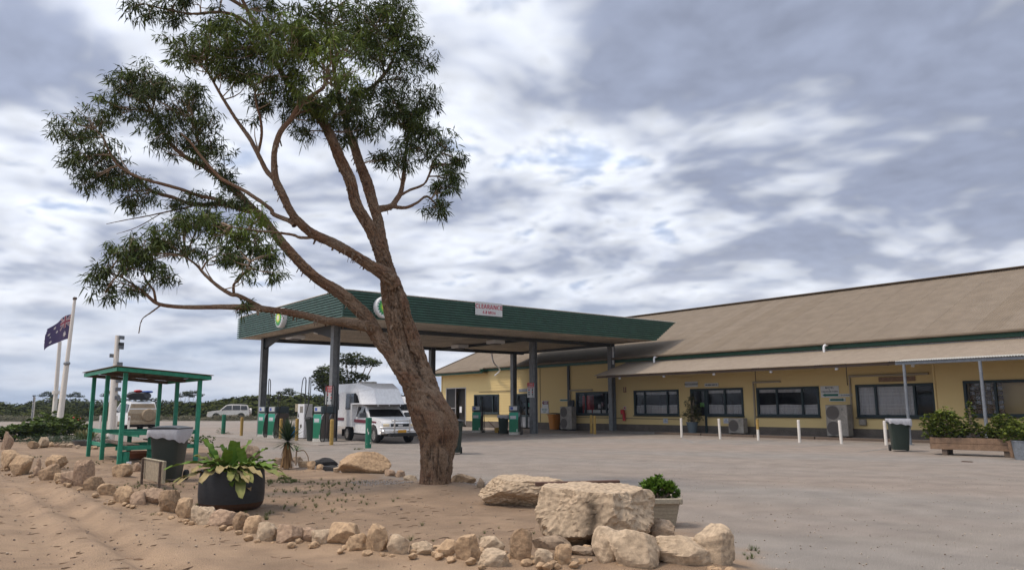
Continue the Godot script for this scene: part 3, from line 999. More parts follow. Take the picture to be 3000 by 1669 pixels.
func canopy() -> void:
	var b := thing("fuel_canopy", "large flat fuel canopy with green ribbed fascia on grey steel columns", "canopy")
	var y0 := 5.02
	var y1 := 6.12
	var xr := -28.0
	var xl := -40.3
	var zf := -13.5
	# ribbed fascia: the side along the pumps and the end towards the road, and the two others
	var prof := []
	var ribs := 10
	for k in ribs:
		var y := y0 + (y1 - y0) * k / ribs
		var h := (y1 - y0) / ribs
		prof.append(Vector2(0.0, y))
		prof.append(Vector2(0.07, y + h * 0.05))
		prof.append(Vector2(0.07, y + h * 0.62))
		prof.append(Vector2(0.0, y + h * 0.70))
	prof.append(Vector2(0.0, y1))
	var sh := Shape.new()
	var sl := Shape.new()
	var bk := Shape.new()
	var zend := func(y: float) -> float: return lerpf(-32.3, -34.0, (y - y0) / (y1 - y0))
	for k in prof.size() - 1:
		var a: Vector2 = prof[k]
		var d: Vector2 = prof[k + 1]
		var nn := Vector2(d.y - a.y, -(d.x - a.x)).normalized()
		sh.face_n([Vector3(xr + a.x, a.y, zf + a.x), Vector3(xr + d.x, d.y, zf + d.x), Vector3(xr + d.x, d.y, zend.call(d.y)), Vector3(xr + a.x, a.y, zend.call(a.y))], Vector3(nn.x, nn.y, 0))
		sl.face_n([Vector3(xl - a.x, a.y, zf + a.x), Vector3(xl - d.x, d.y, zf + d.x), Vector3(xr + d.x, d.y, zf + d.x), Vector3(xr + a.x, a.y, zf + a.x)], Vector3(0, nn.y, nn.x))
		bk.face_n([Vector3(xl - a.x, a.y, zf + a.x), Vector3(xl - d.x, d.y, zf + d.x), Vector3(xl - d.x, d.y, zend.call(d.y)), Vector3(xl - a.x, a.y, zend.call(a.y))], Vector3(-nn.x, nn.y, 0))
		bk.face_n([Vector3(xl, a.y, zend.call(a.y)), Vector3(xl, d.y, zend.call(d.y)), Vector3(xr, d.y, zend.call(d.y)), Vector3(xr, a.y, zend.call(a.y))], Vector3(0, 0, -1))
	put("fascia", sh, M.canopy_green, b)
	put("fascia", sl, M.canopy_green_lit, b)
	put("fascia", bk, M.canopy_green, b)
	var top := Shape.new()
	top.box(Vector3((xl + xr) / 2, y1 - 0.08, (zf - 33.7) / 2 - 0.02), Vector3(xr - xl - 0.06, 0.04, 33.7 + zf))
	put("roof_deck", top, M.galv, b)
	var cp := Shape.new()
	cp.box(Vector3(xr + 0.0, y1 + 0.02, (zf - 34.0) / 2), Vector3(0.14, 0.045, 34.0 + zf + 0.14), 0.01)
	cp.box(Vector3((xl + xr) / 2, y1 + 0.021, zf), Vector3(xr - xl - 0.1, 0.045, 0.14), 0.01)
	cp.box(Vector3(xl, y1 + 0.019, (zf - 34.0) / 2), Vector3(0.14, 0.045, 34.0 + zf - 0.2), 0.01)
	put("capping", cp, M.white_tin, b)
	put("corner_flashing", box1(Vector3(xr + 0.03, (y0 + y1) / 2, zf + 0.03), Vector3(0.05, y1 - y0, 0.05), 0.01), M.canopy_green_lit, b)
	put("soffit", box1(Vector3((xl + xr) / 2, y0 + 0.03, (zf - 32.3) / 2), Vector3(xr - xl - 0.02, 0.04, 32.28 + zf)), M.soffit, b)
	# columns: rolled steel joists
	for xz in [[-30.75, -14.5], [-31.4, -26.3], [-31.05, -31.9], [-39.15, -14.5], [-39.3, -24.9], [-39.4, -31.3]]:
		var s := Shape.new()
		for sg in [-1.0, 1.0]:
			s.box(Vector3(xz[0], y0 / 2, xz[1] + sg * 0.15), Vector3(0.3, y0, 0.02), 0.003)
		s.box(Vector3(xz[0], y0 / 2, xz[1]), Vector3(0.02, y0, 0.28))
		s.box(Vector3(xz[0], 0.012, xz[1]), Vector3(0.42, 0.024, 0.42))
		put("column", s, M.steel_grey, b)
	for xx in [-31.0, -39.25]:
		put("beam", box1(Vector3(xx, y0 - 0.09, -23.2), Vector3(0.16, 0.17, 17.6)), M.dark_beam, b)
	for zz in [-14.5, -25.6, -31.7]:
		put("beam", box1(Vector3(-35.1, y0 - 0.075, zz), Vector3(8.1, 0.14, 0.14)), M.dark_beam, b)
		for sg in ([-1.0, 1.0] if zz > -15.0 else []):
			var s := Shape.new()
			s.prism(PackedVector2Array([Vector2(0, 0), Vector2(1.9 * sg, 0), Vector2(0, -0.42)]), 0.13, Transform3D(Basis(), Vector3(-39.1 if sg > 0 else -31.1, y0 - 0.15, zz - 0.065)))
			put("haunch", s, M.dark_beam, b)
	# lamps under the soffit, switched off
	for p in [Vector3(-32.779, 4.9, -14.896), Vector3(-36.345, 4.9, -14.985), Vector3(-32.793, 4.9, -24.817), Vector3(-36.425, 4.9, -24.961)]:
		var l := Node3D.new()
		l.name = numbered(b, "ceiling_light")
		b.add_child(l)
		l.position = p
		put("housing", box1(Vector3(0, 0, 0), Vector3(0.75, 0.2, 0.75), 0.03), M.white_plastic, l)
		put("lens", box1(Vector3(0, -0.12, 0), Vector3(0.46, 0.06, 0.46), 0.02), M.ac_grille, l)
	# white downpipes at the far end
	var dp := Shape.new()
	dp.cyl(Vector3(-31.0, 5.0, -32.0), Vector3(-31.0, 3.85, -32.0), 0.06)
	dp.tube(bezier([Vector3(-40.1, 5.0, -30.0), Vector3(-40.1, 4.3, -30.2), Vector3(-41.0, 3.9, -31.4), Vector3(-42.5, 3.6, -32.1)], 5), [0.05], 8)
	put("downpipe", dp, M.white_plastic, b)
	emblem(b, Vector3(-34.124, 5.546, -13.32), Basis(), 0.47)
	emblem(b, Vector3(-27.82, 5.528, -15.26), Basis(Vector3.UP, PI / 2), 0.45)
	# notices hung on the fascia and on two columns
	var cs := thing("clearance_sign", "white clearance sign with red lettering on the green canopy fascia", "sign", Vector3(-27.9, 5.873, -20.731), PI / 2)
	put("board", box1(Vector3(0, 0, 0), Vector3(1.549, 0.62, 0.02), 0.004), M.sign_white, cs)
	lettering("CLEARANCE", 0.2, M.ink_red, cs, Vector3(0, 0.1, 0.012))
	lettering("4.8 Mtrs", 0.14, M.ink_red, cs, Vector3(0, -0.16, 0.012))
	for q in [[Vector3(-30.74, 1.95, -14.33), "white and red safety notice strapped to the near column beside the camper van"], [Vector3(-31.4, 2.3, -26.13), "white and red safety notice on the column between right-hand pumps and wall"]]:
		var t := thing("notice", q[0 + 1], "sign", q[0], 0.5)
		put("board", box1(Vector3(0, 0, 0.04), Vector3(0.4, 0.78, 0.012), 0.003), M.sign_white, t)
		put("red_header", box1(Vector3(0, 0.28, 0.049), Vector3(0.38, 0.22, 0.008)), M.red, t)
		lettering("STOP", 0.07, M.sign_white, t, Vector3(0, 0.325, 0.056))
		lettering("ENGINE", 0.06, M.sign_white, t, Vector3(0, 0.23, 0.056))
		lettering("NO SMOKING", 0.035, M.red, t, Vector3(0, 0.125, 0.05))
		for k in 6:
			put("pictogram", box1(Vector3(-0.1 + 0.2 * (k % 2), 0.02 - 0.12 * int(k / 2.0), 0.048), Vector3(0.07, 0.08, 0.006), 0.002), M.ink_dark if k % 3 else M.red, t)

var limb_points := []
var bark_n := noise(51, 1.0, 4)
var bark_r := noise(52, 1.0, 3)

func limb(t: Node3D, called: String, pts: Array, radii: Array, seed_: int) -> void:
	var path := bezier(pts, 4)
	var rad := bezier(radii, 4)
	# resample to short steps so that the bark has relief of its own
	var fine := []
	var fr := []
	var step := clampf(rad[0] * 0.11, 0.018, 0.05)
	for k in path.size() - 1:
		var m := maxi(1, int(path[k].distance_to(path[k + 1]) / step))
		for q in m:
			fine.append(path[k].lerp(path[k + 1], float(q) / m))
			fr.append(lerpf(rad[k], rad[k + 1], float(q) / m))
	fine.append(path[-1])
	fr.append(rad[-1])
	var sides := clampi(int(rad[0] * 330.0), 9, 112)
	var rows := fine.size()
	var p := PackedVector3Array()
	var cs := PackedColorArray()
	var up := Vector3.ZERO
	var gone := 0.0
	var brown := Color(0.33, 0.20, 0.118)
	var pale := Color(0.42, 0.295, 0.20)
	var red := Color(0.33, 0.175, 0.10)
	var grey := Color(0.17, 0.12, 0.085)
	for k in rows:
		var f: Vector3 = (fine[mini(k + 1, rows - 1)] - fine[maxi(k - 1, 0)]).normalized()
		if k == 0:
			up = f.cross(Vector3.RIGHT).normalized()
		else:
			up = (up - f * up.dot(f)).normalized()
			gone += fine[k].distance_to(fine[k - 1])
		var r := f.cross(up)
		var rough: float = clampf((fr[k] - 0.02) / 0.16, 0.12, 1.0)
		for q in sides:
			var a := TAU * q / sides
			var d := up * cos(a) + r * sin(a)
			var w: Vector3 = fine[k] + d * fr[k]
			# long fissures between plates of bark, and slow lumps
			var l := bark_r.get_noise_3d(w.x * 1.6, w.y * 1.6 + seed_ * 7.0, w.z * 1.6)
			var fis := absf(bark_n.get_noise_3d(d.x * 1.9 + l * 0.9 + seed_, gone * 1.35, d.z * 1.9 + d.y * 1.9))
			var chip := bark_n.get_noise_3d(d.x * 4.0 + seed_, gone * 8.0, d.z * 5.0 + d.y * 5.0)
			var h: float = fr[k] * 0.13 * l + 0.9 * rough * (0.055 * smoothstep(0.0, 0.13, fis) - 0.045 + 0.035 * chip)
			p.append(w + d * h)
			var col := brown.lerp(pale, clampf(0.3 + 1.6 * l + 0.5 * chip, 0.0, 1.0)).lerp(red, clampf(bark_r.get_noise_3d(w.x * 2.0 + 9.0, w.y * 2.0, w.z * 2.0) * 1.6, 0.0, 0.8))
			cs.append(col.lerp(grey, (1.0 - smoothstep(0.0, 0.09, fis)) * 0.8 * rough))  # shade in the fissures painted into the vertex colour, on top of their relief
	var s := Shape.new()
	s.sheet(p, rows, sides, true)
	var mid := rows / 2
	if s.n[mid * sides].dot(p[mid * sides] - fine[mid]) < 0.0:
		for k in s.n.size():
			s.n[k] = -s.n[k]
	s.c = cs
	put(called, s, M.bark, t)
	for k in (range(0, rows, 3) if rad[0] > 0.022 else []):
		limb_points.append([fine[k], fr[k]])

func leaf_spray(seed_: int, count: int, length: float, width: float, spread: float, droop: float) -> ArrayMesh:
	# a short twig with narrow hanging leaves
	rng.seed = seed_
	var s := Shape.new()
	for k in count:
		var a := rng.randf() * TAU
		var out := Vector3(cos(a), 0, sin(a))
		var b := out * rng.randf() * spread * 0.45 + Vector3(0, rng.randf_range(-0.5, 0.5) * spread, 0)
		var d := (out * rng.randf_range(0.25, 1.0) + Vector3(0, rng.randf_range(-1.3, 0.35) * droop, 0)).normalized()
		var side := d.cross(Vector3(rng.randf_range(-1, 1), rng.randf_range(-1, 1), rng.randf_range(-1, 1))).normalized()
		var l := length * rng.randf_range(0.65, 1.2)
		var w := width * rng.randf_range(0.7, 1.2)
		var bend := Vector3(0, -l * 0.22 * droop, 0)
		var nn := side.cross(d).normalized()
		if nn.y < 0:
			nn = -nn
		s.tint = Color(1, 1, 1) * rng.randf_range(0.75, 1.2)
		var p0 := b
		var p1 := b + d * l * 0.35
		var p2 := b + d * l * 0.7 + bend * 0.4
		var p3 := b + d * l + bend
		var i0 := s.pt(p0, nn)
		var i1 := s.pt(p1 + side * w, nn)
		var i2 := s.pt(p1 - side * w, nn)
		var i3 := s.pt(p2 + side * w * 0.8, nn)
		var i4 := s.pt(p2 - side * w * 0.8, nn)
		var i5 := s.pt(p3, nn)
		s.tri(i0, i1, i2)
		s.tri(i1, i3, i2)
		s.tri(i3, i4, i2)
		s.tri(i3, i5, i4)
	return s.made()

func scatter(called: String, mesh: Mesh, m: Material, spots: Array, parent: Node3D, at := Vector3.ZERO) -> MultiMeshInstance3D:
	# spots: [Transform3D, Color]
	var mm := MultiMesh.new()
	mm.transform_format = MultiMesh.TRANSFORM_3D
	mm.use_colors = true
	mm.mesh = mesh
	mm.instance_count = spots.size()
	for k in spots.size():
		mm.set_instance_transform(k, spots[k][0])
		mm.set_instance_color(k, spots[k][1])
	var o := MultiMeshInstance3D.new()
	o.multimesh = mm
	o.material_override = m
	o.name = numbered(parent, called)
	parent.add_child(o)
	o.position = at
	o.set_meta("kind", "stuff")
	return o

func gum_tree() -> void:
	var t := thing("gum_tree", "large leaning eucalyptus with rough brown bark and drooping dark green leaves", "tree")
	limb(t, "trunk", [Vector3(-11.54, -0.08, -7.42), Vector3(-11.54, 0.05, -7.41), Vector3(-11.54, 0.26, -7.42), Vector3(-11.53, 0.55, -7.43), Vector3(-11.52, 0.84, -7.44), Vector3(-11.53, 1.07, -7.43), Vector3(-11.60, 1.29, -7.34), Vector3(-11.66, 1.48, -7.26), Vector3(-11.72, 1.68, -7.19), Vector3(-11.74, 1.86, -7.17)], [0.353, 0.300, 0.279, 0.291, 0.325, 0.364, 0.359, 0.327, 0.273, 0.197], 0)
	limb(t, "stem", [Vector3(-11.59, 1.17, -7.43), Vector3(-11.69, 1.50, -7.36), Vector3(-11.76, 1.82, -7.30), Vector3(-11.86, 2.22, -7.20), Vector3(-11.94, 2.66, -7.07), Vector3(-11.98, 2.97, -6.96), Vector3(-11.99, 3.33, -6.85), Vector3(-12.05, 3.65, -6.77)], [0.242, 0.224, 0.211, 0.187, 0.173, 0.163, 0.158, 0.139], 1)
	limb(t, "stem", [Vector3(-11.56, 1.20, -7.31), Vector3(-11.63, 1.49, -7.14), Vector3(-11.71, 1.81, -7.01), Vector3(-11.84, 2.20, -6.88), Vector3(-11.92, 2.52, -6.83), Vector3(-12.00, 2.90, -6.80), Vector3(-12.05, 3.27, -6.77), Vector3(-12.08, 3.58, -6.74), Vector3(-12.12, 3.87, -6.68), Vector3(-12.18, 4.19, -6.61), Vector3(-12.22, 4.44, -6.52), Vector3(-12.27, 4.66, -6.41), Vector3(-12.39, 5.08, -6.18), Vector3(-12.43, 5.55, -6.05), Vector3(-12.50, 5.92, -5.88), Vector3(-12.49, 6.20, -5.73), Vector3(-12.55, 6.54, -5.57), Vector3(-12.62, 6.75, -5.41), Vector3(-12.68, 6.98, -5.17), Vector3(-12.76, 7.27, -4.90), Vector3(-12.87, 7.81, -4.60), Vector3(-13.09, 8.41, -4.34), Vector3(-13.30, 9.09, -4.06)], [0.231, 0.202, 0.174, 0.150, 0.151, 0.148, 0.163, 0.169, 0.149, 0.135, 0.120, 0.110, 0.100, 0.098, 0.101, 0.085, 0.080, 0.070, 0.060, 0.050, 0.040, 0.035, 0.025], 2)
	limb(t, "stem", [Vector3(-12.17, 3.91, -6.71), Vector3(-12.23, 4.20, -6.67), Vector3(-12.31, 4.57, -6.64), Vector3(-12.42, 4.91, -6.63), Vector3(-12.52, 5.17, -6.59), Vector3(-12.70, 5.71, -6.51), Vector3(-12.84, 6.12, -6.41), Vector3(-12.96, 6.48, -6.35), Vector3(-13.10, 6.86, -6.26), Vector3(-13.17, 7.23, -6.32), Vector3(-13.15, 7.56, -6.52), Vector3(-13.04, 7.81, -6.80), Vector3(-12.96, 8.22, -7.07), Vector3(-12.84, 8.67, -7.22)], [0.116, 0.106, 0.096, 0.094, 0.095, 0.104, 0.083, 0.078, 0.067, 0.051, 0.046, 0.035, 0.029, 0.020], 3)
	limb(t, "stem", [Vector3(-13.08, 6.82, -6.28), Vector3(-13.07, 7.22, -6.13), Vector3(-13.05, 7.59, -6.00), Vector3(-13.10, 8.09, -5.93), Vector3(-13.17, 8.59, -5.84), Vector3(-13.22, 9.09, -5.77)], [0.056, 0.050, 0.045, 0.039, 0.034, 0.028], 4)
	limb(t, "limb", [Vector3(-12.51, 5.07, -6.60), Vector3(-12.52, 5.14, -6.74), Vector3(-12.53, 5.23, -6.97), Vector3(-12.56, 5.38, -7.09), Vector3(-12.59, 5.60, -7.22), Vector3(-12.65, 6.03, -7.31), Vector3(-12.68, 6.36, -7.35), Vector3(-12.69, 6.77, -7.41), Vector3(-12.70, 7.17, -7.56)], [0.065, 0.065, 0.055, 0.050, 0.045, 0.040, 0.034, 0.026, 0.017], 5)
	limb(t, "limb", [Vector3(-12.53, 5.23, -6.97), Vector3(-12.45, 5.23, -7.24), Vector3(-12.39, 5.36, -7.47), Vector3(-12.36, 5.51, -7.66), Vector3(-12.24, 5.33, -7.82)], [0.038, 0.033, 0.025, 0.020, 0.014], 6)
	limb(t, "limb", [Vector3(-12.56, 5.46, -7.13), Vector3(-12.49, 5.61, -7.35), Vector3(-12.41, 5.75, -7.61), Vector3(-12.42, 5.99, -7.75), Vector3(-12.46, 6.30, -7.87), Vector3(-12.29, 6.59, -8.08)], [0.033, 0.025, 0.023, 0.020, 0.017, 0.013], 7)
	limb(t, "limb", [Vector3(-11.96, 3.60, -6.72), Vector3(-11.92, 3.73, -6.61), Vector3(-11.96, 3.84, -6.44), Vector3(-12.00, 3.92, -6.28), Vector3(-12.07, 4.11, -5.95), Vector3(-12.19, 4.28, -5.63), Vector3(-12.31, 4.42, -5.31), Vector3(-12.36, 4.59, -5.09), Vector3(-12.42, 4.78, -4.94), Vector3(-12.48, 5.12, -4.78), Vector3(-12.49, 5.31, -4.68), Vector3(-12.47, 5.58, -4.63), Vector3(-12.42, 5.84, -4.61), Vector3(-12.32, 6.14, -4.66), Vector3(-12.17, 6.34, -4.77), Vector3(-12.02, 6.60, -4.88), Vector3(-11.67, 6.86, -5.15)], [0.155, 0.134, 0.113, 0.097, 0.086, 0.081, 0.078, 0.075, 0.070, 0.065, 0.060, 0.050, 0.047, 0.045, 0.040, 0.035, 0.025], 8)
	limb(t, "limb", [Vector3(-12.49, 5.21, -4.73), Vector3(-12.57, 5.37, -4.66), Vector3(-12.70, 5.52, -4.58), Vector3(-12.85, 5.84, -4.47), Vector3(-13.01, 6.17, -4.35), Vector3(-13.20, 6.48, -4.20), Vector3(-13.35, 6.86, -4.00), Vector3(-13.47, 7.16, -3.86), Vector3(-13.57, 7.43, -3.73)], [0.045, 0.045, 0.043, 0.038, 0.036, 0.031, 0.026, 0.021, 0.016], 9)
	limb(t, "limb", [Vector3(-12.85, 5.84, -4.47), Vector3(-12.77, 6.14, -4.49), Vector3(-12.74, 6.43, -4.45), Vector3(-12.75, 6.73, -4.36), Vector3(-12.73, 7.03, -4.31)], [0.025, 0.025, 0.023, 0.020, 0.015], 10)
	limb(t, "limb", [Vector3(-12.42, 4.54, -5.02), Vector3(-12.51, 4.63, -4.98), Vector3(-12.85, 4.80, -4.80), Vector3(-12.93, 4.91, -4.77), Vector3(-13.26, 5.20, -4.52), Vector3(-13.44, 5.34, -4.37), Vector3(-13.65, 5.48, -4.19), Vector3(-13.79, 5.60, -4.09), Vector3(-14.00, 5.97, -3.83), Vector3(-14.11, 6.22, -3.68), Vector3(-14.24, 6.41, -3.52)], [0.045, 0.040, 0.038, 0.036, 0.033, 0.031, 0.031, 0.029, 0.026, 0.021, 0.016], 11)
	limb(t, "limb", [Vector3(-12.28, 4.36, -5.36), Vector3(-12.44, 4.35, -5.15), Vector3(-12.52, 4.40, -5.04), Vector3(-12.69, 4.44, -4.75), Vector3(-12.79, 4.45, -4.55), Vector3(-13.05, 4.51, -4.14)], [0.030, 0.025, 0.023, 0.020, 0.015, 0.010], 12)
	limb(t, "limb", [Vector3(-12.29, 6.22, -4.70), Vector3(-12.25, 6.49, -4.91), Vector3(-12.20, 6.63, -5.14), Vector3(-12.12, 6.79, -5.39)], [0.025, 0.023, 0.020, 0.015], 13)
	limb(t, "limb", [Vector3(-11.59, 1.58, -7.16), Vector3(-11.72, 1.95, -6.92), Vector3(-11.86, 2.20, -6.79), Vector3(-11.99, 2.41, -6.69), Vector3(-12.16, 2.68, -6.55), Vector3(-12.32, 2.99, -6.43), Vector3(-12.48, 3.20, -6.31), Vector3(-12.67, 3.41, -6.15), Vector3(-12.86, 3.58, -5.99), Vector3(-13.06, 3.74, -5.81), Vector3(-13.27, 3.96, -5.63), Vector3(-13.46, 4.20, -5.48), Vector3(-13.75, 4.57, -5.27), Vector3(-13.99, 4.97, -5.04), Vector3(-14.21, 5.24, -4.85), Vector3(-14.50, 5.65, -4.56), Vector3(-14.89, 6.07, -4.16), Vector3(-15.13, 6.27, -3.84), Vector3(-15.32, 6.54, -3.61), Vector3(-15.45, 6.89, -3.44), Vector3(-15.60, 7.25, -3.26)], [0.192, 0.164, 0.135, 0.122, 0.127, 0.118, 0.114, 0.105, 0.100, 0.096, 0.091, 0.087, 0.080, 0.075, 0.068, 0.061, 0.053, 0.043, 0.035, 0.027, 0.016], 14)
	limb(t, "limb", [Vector3(-14.14, 5.14, -4.93), Vector3(-14.33, 5.18, -4.77), Vector3(-14.67, 5.33, -4.51), Vector3(-15.09, 5.34, -4.14), Vector3(-15.31, 5.41, -3.94), Vector3(-15.53, 5.53, -3.75), Vector3(-15.83, 5.66, -3.45), Vector3(-16.00, 5.89, -3.24), Vector3(-16.18, 6.11, -3.00), Vector3(-16.35, 6.40, -2.80)], [0.049, 0.050, 0.047, 0.045, 0.039, 0.037, 0.034, 0.028, 0.023, 0.017], 15)
	limb(t, "limb", [Vector3(-14.59, 5.32, -4.53), Vector3(-14.65, 5.39, -4.37), Vector3(-14.84, 5.46, -4.06), Vector3(-14.97, 5.57, -3.72), Vector3(-15.18, 5.67, -3.39), Vector3(-15.34, 5.76, -3.10), Vector3(-15.58, 5.97, -2.80), Vector3(-15.70, 6.23, -2.64), Vector3(-15.81, 6.58, -2.50)], [0.036, 0.036, 0.036, 0.033, 0.030, 0.027, 0.025, 0.022, 0.017], 16)
	limb(t, "limb", [Vector3(-14.89, 6.07, -4.16), Vector3(-14.88, 6.38, -4.08), Vector3(-14.90, 6.64, -3.97), Vector3(-14.94, 6.99, -3.93)], [0.034, 0.028, 0.025, 0.017], 17)
	limb(t, "limb", [Vector3(-12.18, 2.80, -6.45), Vector3(-12.18, 2.85, -6.36), Vector3(-12.22, 2.87, -6.16), Vector3(-12.24, 2.89, -5.96), Vector3(-12.29, 2.91, -5.75), Vector3(-12.38, 2.94, -5.55), Vector3(-12.50, 3.02, -5.16), Vector3(-12.62, 3.07, -4.76), Vector3(-12.78, 3.10, -4.40), Vector3(-12.94, 3.10, -4.03), Vector3(-13.07, 3.09, -3.79), Vector3(-13.29, 3.09, -3.43), Vector3(-13.44, 3.13, -3.16), Vector3(-13.49, 3.23, -3.02), Vector3(-13.56, 3.34, -2.93), Vector3(-13.63, 3.46, -2.76), Vector3(-13.70, 3.57, -2.59), Vector3(-13.88, 3.68, -2.36)], [0.113, 0.102, 0.081, 0.071, 0.065, 0.062, 0.059, 0.054, 0.049, 0.041, 0.036, 0.031, 0.029, 0.026, 0.019, 0.014, 0.012, 0.009], 18)
	limb(t, "limb", [Vector3(-12.69, 3.08, -4.65), Vector3(-12.80, 3.21, -4.45), Vector3(-12.89, 3.31, -4.26), Vector3(-12.96, 3.33, -4.17), Vector3(-13.10, 3.47, -3.99), Vector3(-13.30, 3.68, -3.82), Vector3(-13.44, 3.85, -3.72), Vector3(-13.58, 4.01, -3.55)], [0.044, 0.039, 0.034, 0.032, 0.029, 0.025, 0.020, 0.015], 19)
	limb(t, "limb", [Vector3(-12.93, 3.34, -4.21), Vector3(-12.89, 3.48, -4.19), Vector3(-12.78, 3.56, -4.23), Vector3(-12.66, 3.72, -4.31), Vector3(-12.57, 3.88, -4.35)], [0.024, 0.022, 0.019, 0.014, 0.012], 20)
	limb(t, "limb", [Vector3(-13.48, 3.16, -3.12), Vector3(-13.44, 3.25, -3.09), Vector3(-13.45, 3.36, -3.06), Vector3(-13.53, 3.50, -2.97), Vector3(-13.57, 3.62, -2.92)], [0.021, 0.021, 0.019, 0.017, 0.012], 21)
	limb(t, "limb", [Vector3(-13.42, 3.11, -3.18), Vector3(-13.47, 2.98, -3.05), Vector3(-13.50, 2.86, -2.93), Vector3(-13.47, 2.63, -2.89)], [0.014, 0.012, 0.008, 0.006], 22)
	limb(t, "limb", [Vector3(-13.54, 3.31, -2.96), Vector3(-13.75, 3.36, -2.77), Vector3(-13.98, 3.33, -2.56)], [0.012, 0.009, 0.006], 23)
	limb(t, "limb", [Vector3(-13.00, 8.15, -4.44), Vector3(-13.04, 8.37, -4.07), Vector3(-13.17, 8.42, -3.75), Vector3(-13.36, 8.33, -3.34), Vector3(-13.67, 8.43, -2.96), Vector3(-13.90, 8.53, -2.67)], [0.031, 0.031, 0.026, 0.020, 0.015, 0.010], 24)
	limb(t, "limb", [Vector3(-13.17, 8.65, -4.23), Vector3(-13.33, 8.82, -4.03), Vector3(-13.49, 8.95, -3.82)], [0.032, 0.032, 0.026], 25)
	limb(t, "limb", [Vector3(-15.17, 5.31, -4.03), Vector3(-15.72, 5.15, -3.43), Vector3(-16.04, 5.05, -3.02), Vector3(-16.25, 4.98, -2.76)], [0.017, 0.012, 0.008, 0.005], 26)
	limb(t, "limb", [Vector3(-15.59, 5.18, -3.58), Vector3(-15.87, 4.91, -3.23), Vector3(-16.11, 4.78, -2.93)], [0.010, 0.007, 0.004], 27)
